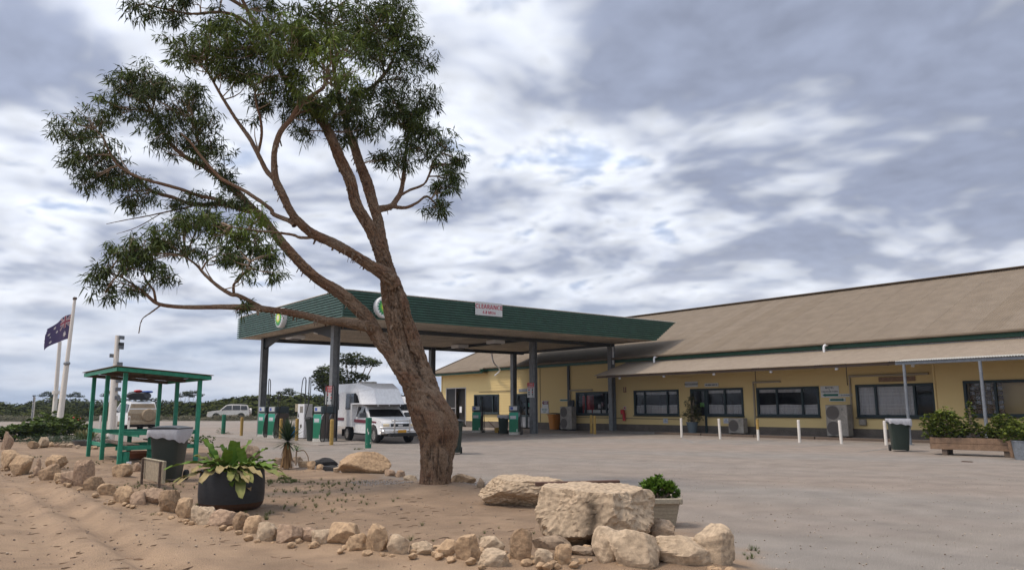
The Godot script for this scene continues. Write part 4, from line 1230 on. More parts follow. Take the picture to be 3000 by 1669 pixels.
	var masses := [[Vector3(-16.26, 6.92, -2.26), 0.56, 0.45, 0.3], [Vector3(-16.33, 6.56, -2.01), 0.26, 0.40, 0.1], [Vector3(-16.05, 6.23, -2.52), 0.54, 0.45, 0.1], [Vector3(-15.75, 5.58, -3.06), 0.55, 0.28, 0.0], [Vector3(-16.00, 5.76, -2.42), 0.30, 0.32, 0.0], [Vector3(-15.94, 7.25, -2.67), 0.39, 0.23, 0.4], [Vector3(-16.06, 6.17, -2.19), 0.30, 0.34, 0.0], [Vector3(-16.07, 5.94, -2.82), 0.39, 0.23, 0.0], [Vector3(-15.77, 7.58, -3.04), 0.59, 0.49, 0.1], [Vector3(-15.16, 7.16, -3.65), 0.70, 0.51, 0.1], [Vector3(-14.75, 6.71, -4.01), 0.52, 0.45, 0.1], [Vector3(-15.37, 6.67, -3.55), 0.47, 0.37, 0.0], [Vector3(-14.64, 6.27, -4.15), 0.44, 0.28, 0.0], [Vector3(-15.56, 7.87, -3.30), 0.47, 0.32, 0.3], [Vector3(-15.91, 7.87, -2.87), 0.32, 0.28, 0.2], [Vector3(-15.00, 7.53, -3.70), 0.39, 0.31, 0.2], [Vector3(-13.38, 7.82, -3.64), 0.75, 0.47, 0.6], [Vector3(-12.81, 7.77, -4.20), 0.74, 0.55, 0.5], [Vector3(-12.21, 7.60, -4.80), 0.80, 0.56, 0.6], [Vector3(-11.72, 7.18, -5.26), 0.64, 0.46, 0.9], [Vector3(-11.67, 7.68, -5.48), 0.43, 0.42, 0.5], [Vector3(-12.68, 8.16, -4.53), 0.57, 0.36, 0.7], [Vector3(-13.29, 7.38, -3.92), 0.43, 0.29, 0.3], [Vector3(-13.80, 7.73, -3.43), 0.36, 0.36, 0.5], [Vector3(-12.37, 7.16, -4.60), 0.49, 0.28, 0.5], [Vector3(-12.05, 7.95, -5.16), 0.50, 0.35, 0.5], [Vector3(-11.92, 6.75, -5.00), 0.41, 0.24, 0.6], [Vector3(-12.92, 7.33, -4.22), 0.35, 0.21, 0.2], [Vector3(-13.25, 9.25, -3.81), 0.65, 0.36, 0.3], [Vector3(-12.77, 9.43, -4.57), 0.80, 0.44, 0.3], [Vector3(-12.61, 9.65, -5.59), 0.83, 0.45, 0.4], [Vector3(-12.58, 9.80, -6.59), 0.71, 0.40, 0.4], [Vector3(-14.01, 8.46, -2.53), 0.24, 0.13, 0.0], [Vector3(-13.65, 8.31, -2.98), 0.34, 0.14, 0.0], [Vector3(-13.39, 8.56, -3.47), 0.41, 0.16, 0.0], [Vector3(-13.55, 8.53, -3.11), 0.28, 0.11, 0.1], [Vector3(-13.12, 8.26, -3.82), 0.28, 0.18, 0.2], [Vector3(-13.84, 8.25, -2.73), 0.14, 0.11, 0.0], [Vector3(-12.64, 8.87, -6.51), 0.84, 0.45, 0.5], [Vector3(-12.59, 8.90, -7.06), 0.62, 0.54, 0.3], [Vector3(-12.53, 8.70, -7.45), 0.32, 0.42, 0.2], [Vector3(-12.51, 8.20, -6.68), 0.62, 0.44, 0.3], [Vector3(-12.59, 8.77, -5.77), 0.59, 0.36, 0.6], [Vector3(-12.73, 8.82, -5.27), 0.43, 0.21, 0.5], [Vector3(-12.55, 9.32, -6.94), 0.48, 0.24, 0.5], [Vector3(-12.62, 8.44, -6.21), 0.46, 0.31, 0.5], [Vector3(-13.18, 8.77, -4.54), 0.44, 0.15, 0.2], [Vector3(-12.61, 7.89, -7.19), 0.46, 0.45, 0.1], [Vector3(-12.53, 7.64, -7.61), 0.27, 0.22, 0.0], [Vector3(-12.58, 7.35, -6.91), 0.45, 0.36, 0.0], [Vector3(-12.48, 8.32, -7.68), 0.21, 0.23, 0.1], [Vector3(-12.56, 6.97, -7.09), 0.45, 0.36, 0.0], [Vector3(-12.52, 6.96, -7.63), 0.46, 0.33, 0.3], [Vector3(-12.45, 6.75, -7.87), 0.38, 0.30, 0.2], [Vector3(-12.51, 6.28, -7.16), 0.37, 0.25, 0.0], [Vector3(-12.65, 6.17, -6.82), 0.28, 0.22, 0.0], [Vector3(-12.25, 6.21, -8.13), 0.30, 0.29, 0.1], [Vector3(-12.26, 5.74, -7.95), 0.30, 0.28, 0.0], [Vector3(-12.27, 5.29, -7.78), 0.20, 0.19, 0.0], [Vector3(-12.49, 6.50, -7.51), 0.30, 0.30, 0.0], [Vector3(-12.16, 6.33, -8.24), 0.19, 0.21, 0.0], [Vector3(-12.26, 5.92, -8.12), 0.21, 0.21, 0.0], [Vector3(-12.54, 7.18, -7.44), 0.32, 0.24, 0.2], [Vector3(-12.41, 7.45, -7.77), 0.18, 0.16, 0.0], [Vector3(-12.14, 5.29, -7.95), 0.14, 0.14, 0.0], [Vector3(-12.76, 6.78, -4.91), 0.32, 0.32, 0.0], [Vector3(-12.56, 6.92, -4.68), 0.28, 0.28, 0.1], [Vector3(-12.32, 6.78, -5.79), 0.48, 0.32, 0.1], [Vector3(-12.63, 6.55, -6.03), 0.33, 0.27, 0.0], [Vector3(-13.01, 6.78, -4.43), 0.24, 0.30, 0.0], [Vector3(-12.65, 6.36, -5.20), 0.24, 0.12, 0.0], [Vector3(-12.54, 6.70, -6.48), 0.30, 0.30, 0.0], [Vector3(-12.32, 7.09, -6.10), 0.37, 0.30, 0.2], [Vector3(-12.68, 7.43, -6.62), 0.31, 0.31, 0.0], [Vector3(-12.63, 6.71, -5.39), 0.29, 0.29, 0.0], [Vector3(-12.27, 6.93, -5.53), 0.36, 0.22, 0.1], [Vector3(-13.25, 4.71, -4.61), 0.41, 0.24, 0.9], [Vector3(-13.39, 4.43, -4.11), 0.55, 0.29, 0.6], [Vector3(-12.91, 4.18, -4.55), 0.40, 0.26, 0.5], [Vector3(-13.62, 4.53, -3.50), 0.39, 0.22, 0.3], [Vector3(-13.67, 4.30, -3.27), 0.38, 0.23, 0.3], [Vector3(-13.74, 4.12, -2.86), 0.46, 0.28, 0.3], [Vector3(-13.70, 3.82, -2.75), 0.38, 0.25, 0.1], [Vector3(-13.83, 3.62, -2.43), 0.22, 0.21, 0.0], [Vector3(-13.51, 3.65, -3.15), 0.31, 0.22, 0.0], [Vector3(-12.57, 3.72, -4.50), 0.31, 0.19, 0.1], [Vector3(-13.66, 4.65, -3.78), 0.32, 0.25, 0.3], [Vector3(-14.24, 5.29, -4.49), 0.35, 0.20, 0.0], [Vector3(-14.93, 5.48, -4.10), 0.26, 0.23, 0.0], [Vector3(-15.21, 5.26, -3.75), 0.20, 0.18, 0.0], [Vector3(-13.13, 4.01, -3.96), 0.23, 0.14, 0.0], [Vector3(-13.85, 3.31, -2.41), 0.16, 0.12, 0.0], [Vector3(-13.67, 3.35, -2.79), 0.13, 0.15, 0.0], [Vector3(-12.62, 4.03, -4.77), 0.21, 0.21, 0.3], [Vector3(-12.96, 4.03, -4.34), 0.34, 0.21, 0.3], [Vector3(-13.61, 3.98, -3.03), 0.33, 0.20, 0.2], [Vector3(-13.59, 4.67, -4.03), 0.28, 0.21, 0.5], [Vector3(-13.52, 4.18, -3.63), 0.27, 0.14, 0.2], [Vector3(-13.83, 3.96, -2.59), 0.27, 0.20, 0.2], [Vector3(-13.95, 3.54, -2.28), 0.13, 0.14, 0.0], [Vector3(-12.79, 3.12, -4.39), 0.12, 0.09, 0.0], [Vector3(-14.74, 5.04, -4.18), 0.23, 0.17, 0.0], [Vector3(-14.56, 5.86, -4.41), 0.20, 0.23, 0.0], [Vector3(-14.31, 5.63, -4.57), 0.20, 0.15, 0.0], [Vector3(-15.96, 5.32, -3.13), 0.19, 0.14, 0.0]]
	rng.seed = 77
	var twigs := Shape.new()
	var sprays := [[], [], []]
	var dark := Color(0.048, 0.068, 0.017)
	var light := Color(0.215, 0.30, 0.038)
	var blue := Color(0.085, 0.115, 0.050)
	for m in masses:
		var c: Vector3 = m[0]
		var rx: float = m[1]
		var ry: float = m[2]
		# the bough that feeds this mass: from the nearest limb point below it
		var best: Vector3 = c
		var bd := 1e9
		for q in limb_points:
			var d: float = q[0].distance_to(c) + maxf(0.0, q[0].y - c.y) * 0.6
			if d < bd:
				bd = d
				best = q[0]
		var foot := best
		if bd > 0.12:
			var bend := Vector3(rng.randf_range(-0.1, 0.1), 0.06, rng.randf_range(-0.1, 0.1)) * bd
			twigs.tube(bezier([foot, foot.lerp(c, 0.5) + bend, c], 4), [0.02, 0.018, 0.016, 0.015, 0.013, 0.012, 0.011, 0.01, 0.008], 5, false)
		var vol := rx * ry
		var nt := clampi(int(vol * 90.0), 5, 26)
		var near := []
		for q in limb_points:
			var d: float = q[0].distance_to(c)
			if d < bd + 0.8 and q[0].y < c.y - 0.15 and q[1] < 0.08:
				near.append(q[0])
		var ns := int((vol * 300.0 + 9.0) / nt)
		for j in nt:
			# a bough end with its own tuft of leaves
			var d := Vector3(rng.randfn(), rng.randfn() * 0.9 + 0.25, rng.randfn()).normalized() * pow(rng.randf(), 0.3)
			var e := c + Vector3(d.x * rx, d.y * ry, d.z * rx) * 0.92
			var from: Vector3 = near[rng.randi() % near.size()] if near.size() > 0 and rng.randf() < 0.35 else foot.lerp(c, rng.randf_range(0.2, 0.9))
			if from.distance_to(e) > 0.75:
				from = foot.lerp(c, rng.randf_range(0.4, 1.0))
			var l0 := from.distance_to(e)
			var w0 := clampf(0.006 + l0 * 0.011, 0.007, 0.022)
			var bow := Vector3(rng.randf_range(-0.1, 0.1), rng.randf_range(-0.16, 0.0), rng.randf_range(-0.1, 0.1)) * l0
			twigs.tube(bezier([from, from.lerp(e, 0.5) + bow, e], 3), [w0, w0 * 0.9, w0 * 0.8, w0 * 0.65, w0 * 0.5, w0 * 0.4, w0 * 0.3], 5, false)
			var tr := 0.10 + 0.30 * sqrt(vol) * rng.randf_range(0.6, 1.2)
			for k in ns:
				var o := Vector3(rng.randfn(), rng.randfn() * 0.75 - 0.25, rng.randfn()) * tr * 0.47
				var p := e + o
				if k % 4 == 0:
					twigs.tube([e, e + o * 0.5 + Vector3(0, 0.02, 0), p], [0.006, 0.004, 0.002], 4, false)
				var b := Basis(Vector3.UP, rng.randf() * TAU) * Basis(Vector3.RIGHT, rng.randf_range(-0.5, 0.5)) * Basis(Vector3.FORWARD, rng.randf_range(-0.5, 0.5))
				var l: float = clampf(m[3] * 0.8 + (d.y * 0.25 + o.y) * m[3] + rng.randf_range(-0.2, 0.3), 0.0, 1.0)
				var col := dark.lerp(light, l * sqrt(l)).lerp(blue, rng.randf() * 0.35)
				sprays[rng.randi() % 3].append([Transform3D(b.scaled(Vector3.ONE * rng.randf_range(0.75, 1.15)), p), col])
	put("twigs", twigs, M.twig, t).set_meta("kind", "stuff")
	for k in 3:
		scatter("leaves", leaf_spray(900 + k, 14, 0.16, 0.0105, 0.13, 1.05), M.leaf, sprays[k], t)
	# loose strips of bark along the trunk and the big limbs
	var fl := Shape.new()
	for k in 900:
		var q: Array = limb_points[rng.randi() % limb_points.size()]
		if q[1] < 0.045:
			continue
		var d := Vector3(rng.randfn(), rng.randf_range(-0.3, 0.1), rng.randfn()).normalized()
		var a: Vector3 = q[0] + d * (q[1] * 0.97)
		var l := rng.randf_range(0.04, 0.13)
		var w := rng.randf_range(0.008, 0.028)
		var side := d.cross(Vector3.UP).normalized() * w
		var dn := Vector3(rng.randf_range(-0.3, 0.3), -1, rng.randf_range(-0.3, 0.3)) * l
		fl.tint = Color(0.28, 0.18, 0.12).lerp(Color(0.44, 0.32, 0.22), rng.randf())
		var e := a + dn + d * rng.randf_range(0.012, 0.045)
		fl.face([a - side, a + side, e + side * 0.6, e - side * 0.7], q[0])
	put("bark_flakes", fl, M.bark, t).set_meta("kind", "stuff")

var stone_list := [
		[Vector3(-22.38, 0, -2.15), Vector3(0.51, 0.45, 0.38), "lime", "broad rounded tan border stone at the left edge of the photo"],
		[Vector3(-20.39, 0, -2.21), Vector3(0.52, 0.42, 0.39), "lime", "squarish tan border stone beside the one at the left edge"],
		[Vector3(-20.66, 0, -2.54), Vector3(0.12, 0.31, 0.09), "lime", "thin upright splinter of stone in the left border"],
		[Vector3(-19.04, 0, -2.33), Vector3(0.17, 0.24, 0.13), "lime", "small low stone wedged under the thin upright splinter"],
		[Vector3(-17.62, 0, -2.38), Vector3(0.48, 0.36, 0.35), "lime", "blocky tan border stone with a shadowed gap on its right"],
		[Vector3(-21.40, 0, -2.97), Vector3(0.50, 0.34, 0.36), "lime", "tilted sharp-edged slab lying behind the blocky border stone"],
		[Vector3(-17.35, 0, -2.47), Vector3(0.20, 0.20, 0.14), "lime", "small knob of stone between the blocky stone and the tall cairn"],
		[Vector3(-16.21, 0, -2.47), Vector3(0.33, 0.30, 0.25), "lime", "low brown-tan stone leaning on the tall cairn stone"],
		[Vector3(-15.73, 0, -2.63), Vector3(0.36, 0.53, 0.26), "lime", "tallest stone of the left border, knobbly and pointed like a cairn"],
		[Vector3(-15.11, 0, -2.71), Vector3(0.36, 0.27, 0.26), "lime", "rounded stone directly right of the tall cairn stone"],
		[Vector3(-14.12, 0, -2.73), Vector3(0.32, 0.22, 0.24), "lime", "flat-topped stone second to the right of the tall cairn stone"],
		[Vector3(-12.78, 0, -2.71), Vector3(0.32, 0.29, 0.23), "lime", "large hollowed stone in front of the dry grass left of the iron pot"],
		[Vector3(-12.32, 0, -2.82), Vector3(0.27, 0.24, 0.20), "lime", "low lumpy stone second left of the peaked stone by the weed tuft"],
		[Vector3(-12.34, 0, -3.00), Vector3(0.42, 0.27, 0.29), "lime", "wide grainy stone just left of the peaked stone by the weed tuft"],
		[Vector3(-11.20, 0, -2.92), Vector3(0.34, 0.34, 0.25), "lime", "large peaked stone with a green weed tuft at its foot"],
		[Vector3(-10.54, 0, -2.95), Vector3(0.28, 0.29, 0.20), "lime", "triangular stone left of the cast-iron pot"],
		[Vector3(-10.11, 0, -2.98), Vector3(0.18, 0.23, 0.13), "pale", "narrow pale stone touching the left foot of the iron pot"],
		[Vector3(-9.78, 0, -3.02), Vector3(0.29, 0.25, 0.21), "pale", "slanting pale stone in front of the left half of the iron pot"],
		[Vector3(-9.56, 0, -3.14), Vector3(0.37, 0.22, 0.23), "lime", "long flat-topped stone in front of the iron pot"],
		[Vector3(-9.12, 0, -3.19), Vector3(0.23, 0.24, 0.17), "lime", "arched stone below the right side of the iron pot"],
		[Vector3(-8.85, 0, -3.23), Vector3(0.23, 0.22, 0.17), "lime", "hooked stone with a dark hollow right of the iron pot"],
		[Vector3(-8.25, 0, -3.16), Vector3(0.28, 0.23, 0.21), "pale", "bright pitted pale stone, second right of the hooked one"],
		[Vector3(-7.99, 0, -3.31), Vector3(0.30, 0.21, 0.22), "lime", "dome-shaped stone right of the bright pitted one"],
		[Vector3(-7.91, 0, -3.50), Vector3(0.24, 0.17, 0.18), "lime", "soft rounded stone midway along the front border"],
		[Vector3(-7.64, 0, -3.53), Vector3(0.25, 0.18, 0.18), "pale", "pale leaning stone left of the twin-peaked block"],
		[Vector3(-7.50, 0, -3.70), Vector3(0.38, 0.25, 0.27), "lime", "left half of the twin-peaked block in the front border"],
		[Vector3(-7.11, 0, -3.64), Vector3(0.24, 0.20, 0.17), "lime", "darker right half of the twin-peaked block, with a shadow beside it"],
		[Vector3(-6.88, 0, -3.75), Vector3(0.24, 0.30, 0.18), "earth", "sand-coloured buried slab sloping down right of the twin-peaked block"],
		[Vector3(-6.69, 0, -3.89), Vector3(0.21, 0.21, 0.16), "pale", "pale angular stone standing alone right of the gap in the border"],
		[Vector3(-6.55, 0, -4.06), Vector3(0.26, 0.15, 0.16), "pale", "rough oval stone second right of the gap in the border"],
		[Vector3(-6.32, 0, -4.20), Vector3(0.23, 0.18, 0.17), "lime", "pitted stone leaning against a bigger pitted block"],
		[Vector3(-6.00, 0, -4.21), Vector3(0.26, 0.27, 0.19), "lime", "bigger pitted block with a leafy sprig on its right"],
		[Vector3(-6.24, 0, -4.69), Vector3(0.27, 0.17, 0.18), "pale", "slab tilted up to the right above the leafy sprig"],
		[Vector3(-5.68, 0, -4.27), Vector3(0.28, 0.17, 0.19), "pale", "low cream stone lying under the tilted slab"],
		[Vector3(-5.64, 0, -4.56), Vector3(0.23, 0.33, 0.17), "lime", "tall upright rectangular slab left of the biggest boulder"],
		[Vector3(-5.39, 0, -4.62), Vector3(0.19, 0.17, 0.14), "pale", "small five-sided stone under the left corner of the biggest boulder"],
		[Vector3(-5.30, 0, -4.77), Vector3(0.17, 0.21, 0.13), "lime", "small peaked stone under the middle of the biggest boulder"],
		[Vector3(-5.97, 0, -5.22), Vector3(0.42, 0.15, 0.22), "grey", "dark flat slab tucked under the biggest boulder"],
		[Vector3(-5.57, 0, -5.25), Vector3(0.28, 0.10, 0.15), "grey", "curved flake of stone at the foot of the biggest boulder"],
		[Vector3(-5.03, 0, -5.09), Vector3(0.33, 0.36, 0.24), "pale", "upright knobbly rock against the front of the biggest boulder"],
		[Vector3(-4.81, 0, -5.17), Vector3(0.44, 0.35, 0.32), "pale", "large rounded rock at the bottom edge, right of the knobbly one"],
		[Vector3(-5.52, 0, -6.35), Vector3(0.30, 0.26, 0.22), "grey", "brownish pyramid rock just below the square pot"],
		[Vector3(-4.56, 0, -5.54), Vector3(0.59, 0.30, 0.32), "pale", "broad pale wedge-shaped rock with a smooth sloping top"],
		[Vector3(-4.40, 0, -5.75), Vector3(0.37, 0.39, 0.27), "pale", "tall rounded rock at the right end of the border"],
		[Vector3(-5.49, 0, -6.61), Vector3(0.07, 0.06, 0.05), "white", "small white stone on the dirt below the square pot"],
		[Vector3(-5.27, 0, -4.98), Vector3(0.09, 0.06, 0.07), "lime", "half-buried small stone at the bottom edge of the photo"],
		[Vector3(-15.00, 0, -7.82), Vector3(1.23, 0.50, 0.65), "lime", "large layered tan boulder on the back edge of the bed, left of the trunk"],
		[Vector3(-17.55, 0, -8.13), Vector3(0.63, 0.24, 0.33), "black", "black rounded rock left of the layered tan boulder"],
		[Vector3(-16.13, 0, -7.60), Vector3(0.36, 0.16, 0.19), "black", "flat black rock in front of the other black rock"],
		[Vector3(-15.72, 0, -7.54), Vector3(0.15, 0.14, 0.11), "pale", "small pale stone between the black rocks and the layered boulder"],
		[Vector3(-16.82, 0, -7.66), Vector3(0.20, 0.14, 0.15), "lime", "small stone under the black rounded rock"],
		[Vector3(-16.97, 0, -7.50), Vector3(0.20, 0.22, 0.15), "lime", "low stone left of the black rocks"],
		[Vector3(-14.13, 0, -7.97), Vector3(0.25, 0.17, 0.18), "lime", "flat stone at the right end of the layered boulder"],
		[Vector3(-13.81, 0, -8.02), Vector3(0.21, 0.17, 0.16), "lime", "small round stone between layered boulder and tree trunk"],
		[Vector3(-13.00, 0, -7.78), Vector3(0.31, 0.14, 0.16), "pale", "low stone against the left side of the tree trunk"],
		[Vector3(-11.55, 0, -7.99), Vector3(0.51, 0.25, 0.27), "lime", "orange-tan rock just right of the tree trunk base"],
		[Vector3(-10.80, 0, -7.85), Vector3(0.15, 0.24, 0.11), "grey", "small brown rock squeezed against the long flat boulder"],
		[Vector3(-21.26, 0, -7.56), Vector3(0.67, 0.43, 0.46), "grey", "grey-tan rounded rock behind the leafy plant in the iron pot"],
		[Vector3(-19.16, 0, -7.62), Vector3(0.31, 0.18, 0.19), "grey", "dark stone left of the yucca"],
		[Vector3(-19.08, 0, -8.06), Vector3(0.30, 0.19, 0.20), "grey", "brown stone at the foot of the yucca"],
		[Vector3(-17.53, 0, -7.58), Vector3(0.41, 0.18, 0.21), "lime", "low stones right of the yucca"],
		[Vector3(-17.55, 0, -3.65), Vector3(0.43, 0.31, 0.32), "lime", "loose block inside the bed behind the low signboard"],
		[Vector3(-19.09, 0, -4.28), Vector3(0.22, 0.22, 0.16), "lime", "small stone left of the wheelie bin"],
		[Vector3(-32.91, 0, -2.99), Vector3(0.42, 0.65, 0.31), "lime", "pillar-like stone at the left edge behind the border"],
		[Vector3(-32.95, 0, -3.83), Vector3(0.43, 0.28, 0.29), "lime", "flat tan stone edging the leafy bed on the left"],
		[Vector3(-33.32, 0, -4.18), Vector3(0.47, 0.40, 0.34), "pale", "big pale rounded stone edging the leafy bed"],
		[Vector3(-33.86, 0, -4.51), Vector3(0.25, 0.19, 0.18), "lime", "small stone right of the big pale one edging the leafy bed"],
		[Vector3(-33.52, 0, -4.66), Vector3(0.19, 0.15, 0.14), "lime", "round stone below the front flagpole"],
		[Vector3(-33.20, 0, -4.82), Vector3(0.28, 0.14, 0.15), "pale", "low stone right of the round one below the front flagpole"],
		[Vector3(-33.05, 0, -4.99), Vector3(0.29, 0.15, 0.16), "pale", "stone touching the left end of the blue trough"],
		[Vector3(-31.97, 0, -5.10), Vector3(0.23, 0.12, 0.12), "pale", "stone under the blue trough"],
		[Vector3(-30.87, 0, -5.43), Vector3(0.39, 0.11, 0.20), "lime", "long stone behind the shelter post under the blue trough"],
]

func rock(size: Vector3, seed_: int, seg: int, cuts: int, rough: float, flat := 0.0) -> Shape:
	# a ball cut by planes and roughened; size is its full extent, standing on y = 0
	var r := RandomNumberGenerator.new()
	r.seed = seed_
	var nz := noise(seed_, 1.0, 4)
	var pl := []
	for k in cuts:
		var d := Vector3(r.randfn(), r.randfn() * 0.8, r.randfn()).normalized()
		pl.append([d, r.randf_range(0.60, 0.90)])
	pl.append([Vector3.UP.rotated(Vector3.RIGHT, r.randf_range(-0.3, 0.3)).rotated(Vector3.BACK, r.randf_range(-0.3, 0.3)), r.randf_range(0.66, 0.85)])
	if flat > 0.0:
		pl.append([Vector3(0.03, 1, 0.05).normalized(), flat])
	var s := Shape.new()
	var lo := Vector3.ONE * 9
	var hi := -lo
	var faces := []
	for ax in 3:
		for sg in [-1.0, 1.0]:
			var g := []
			for a in seg + 1:
				var line := []
				for b in seg + 1:
					var d := Vector3.ZERO
					d[ax] = sg
					d[(ax + 1) % 3] = tan((2.0 * a / seg - 1.0) * PI / 4)
					d[(ax + 2) % 3] = tan((2.0 * b / seg - 1.0) * PI / 4)
					d = d.normalized()
					var q := 1.0
					for p in pl:
						var c: float = d.dot(p[0])
						if c > 0.01:
							q = minf(q, p[1] / c)
					q *= 1.0 + rough * (0.7 * nz.get_noise_3d(d.x * 1.3, d.y * 1.3, d.z * 1.3) + 0.5 * absf(nz.get_noise_3d(d.x * 3.0 + 5.0, d.y * 3.0, d.z * 3.0)) + 0.14 * nz.get_noise_3d(d.x * 8.0, d.y * 8.0, d.z * 8.0))
					var v := d * q
					lo = lo.min(v)
					hi = hi.max(v)
					line.append(v)
				g.append(line)
			faces.append(g)
	var k := size / (hi - lo)
	k.y = size.y * 1.16 / (hi.y - lo.y)
	for g in faces:
		for a in seg:
			for b in seg:
				var q := []
				for o in [[0, 0], [1, 0], [1, 1], [0, 1]]:
					var v: Vector3 = g[a + o[0]][b + o[1]]
					q.append(Vector3((v.x - (lo.x + hi.x) * 0.5) * k.x, (v.y - lo.y) * k.y - size.y * 0.16, (v.z - (lo.z + hi.z) * 0.5) * k.z))
				s.face([q[0], q[1], q[2]], Vector3(0, size.y * 0.45, 0))
				s.face([q[0], q[2], q[3]], Vector3(0, size.y * 0.45, 0))
	s.soften(30.0)
	return s

func stones() -> void:
	var list := stone_list
	var yaw := 0.67
	for k in list.size():
		var q: Array = list[k]
		var kind: String = q[2]
		var m: Material = {"lime": [M.lime_rock, M.pink_rock, M.lime_rock, M.brown_rock, M.pink_rock][k * 7 % 5], "pale": M.pale_rock, "grey": M.grey_rock, "black": M.black_rock, "white": M.white_tin, "earth": M.lime_rock}[kind]
		var big: bool = q[1].x > 0.8
		var s := rock(q[1], 300 + k, 20 if big else (12 if q[1].x > 0.25 else 9), 13 + k % 4, [0.16, 0.10, 0.20][k % 3] if kind != "black" else 0.12)
		var o := solo("boulder" if big else "border_stone" if k < 46 else "rock", s, m, q[3], "boulder" if big else "stone", q[0])
		o.rotation.y = yaw + 0.12 * sin(k * 5.0)
	# small rubble between the border stones
	rng.seed = 71
	var rub := []
	for k in 44:
		var q: Array = list[k]
		for j in 5:
			var a := rng.randf() * TAU
			var d: float = q[1].x * rng.randf_range(0.45, 0.8)
			var p := Vector3(q[0].x + cos(a) * d, 0, q[0].z + sin(a) * d)
			p.y = land(p.x, p.z, 1.0) + 0.01
			rub.append([Transform3D(Basis(Vector3.UP, rng.randf() * TAU).scaled(Vector3.ONE * rng.randf_range(0.04, 0.13)), p), Color.WHITE])
	meta(scatter("stone_rubble", rock(Vector3(1, 0.6, 0.8), 55, 6, 12, 0.15).made(), M.lime_rock, rub, self), "small broken stone rubble lying between the border stones", "rubble")
	# the two biggest boulders
	var b := rock(Vector3(1.27, 0.60, 0.95), 808, 40, 3, 0.17, 0.42)
	# a dark water stain runs down its front
	var sn := noise(19, 2.2, 3)
	for k in b.v.size():
		var q := b.v[k]
		var dx := q.x - 0.02 + 0.10 * sn.get_noise_3d(q.x * 2.0, q.y * 2.0, q.z) + (0.45 - q.y) * 0.10
		var st := exp(-dx * dx / 0.009) * smoothstep(0.60, 0.42, q.y) * clampf(1.1 + sn.get_noise_3d(q.x * 5.0, q.y * 5.0, q.z * 5.0), 0.0, 1.0)
		b.c[k] = Color.WHITE.lerp(Color(0.17, 0.16, 0.15), st)
	var o := solo("boulder", b, M.stained_rock, "biggest boulder in the foreground, block-shaped with a flat top and a dark stain", "boulder", Vector3(-5.997, 0, -5.856))
	o.rotation.y = 0.67
	b = rock(Vector3(1.36, 0.42, 0.80), 812, 34, 3, 0.22, 0.5)
	o = solo("boulder", b, M.pale_rock, "long flat-topped boulder with a pebbly surface behind the biggest one", "boulder", Vector3(-8.889, 0, -7.211))
	o.rotation.y = 0.55
	o = solo("timber_offcut", box1(Vector3.ZERO, Vector3(0.96, 0.045, 0.07), 0.006), M.plank, "weathered brown timber offcut lying across the top of the biggest boulder", "plank", Vector3.ZERO)
	o.position = Vector3(-6.496, 0.566, -6.08)
	o.basis = Basis(Vector3(0.62, -0.004, -0.784), Vector3.UP, Vector3(0.784, 0, 0.62)).orthonormalized() * Basis(Vector3.BACK, 0.025)

func blade(s: Shape, a: Vector3, tip: Vector3, up: Vector3, width: float, wave: float, c0: Color, c1: Color, seg := 9, fold := 0.25) -> void:
	# a long leaf from a to tip that rises along up first
	var side := (tip - a).cross(up).normalized()
	if side.length() < 0.5:
		side = Vector3.RIGHT
	var l := a.distance_to(tip)
	var p := PackedVector3Array()
	var cs := PackedColorArray()
	for k in seg + 1:
		var t := float(k) / seg
		var mid := a.lerp(tip, t) + up * (l * 1.05 * t * (1.0 - t))
		var w := width * (0.35 + 0.65 * sin(PI * minf(t * 0.62 + 0.16, 1.0))) * (1.0 if t < 0.9 else sqrt(maxf(1.02 - t, 0.0) / 0.12))
		var col := c0.lerp(c1, smoothstep(0.35, 1.0, t + 0.15 * sin(k * 3.7 + l * 40.0)))
		for q in [-1.0, -0.5, 0.0, 0.5, 1.0]:
			var ruff := wave * sin(t * 26.0 + q * 2.0) * absf(q)
			p.append(mid + side * w * q + up.normalized() * (absf(q) * w * fold + ruff))
			cs.append(col * (1.12 if q == 0.0 else 1.0))
	var n0 := s.v.size()
	s.sheet(p, seg + 1, 5)
	for k in cs.size():
		s.c[n0 + k] = cs[k]
		if s.n[n0 + k].y < 0:
			s.n[n0 + k] = -s.n[n0 + k]

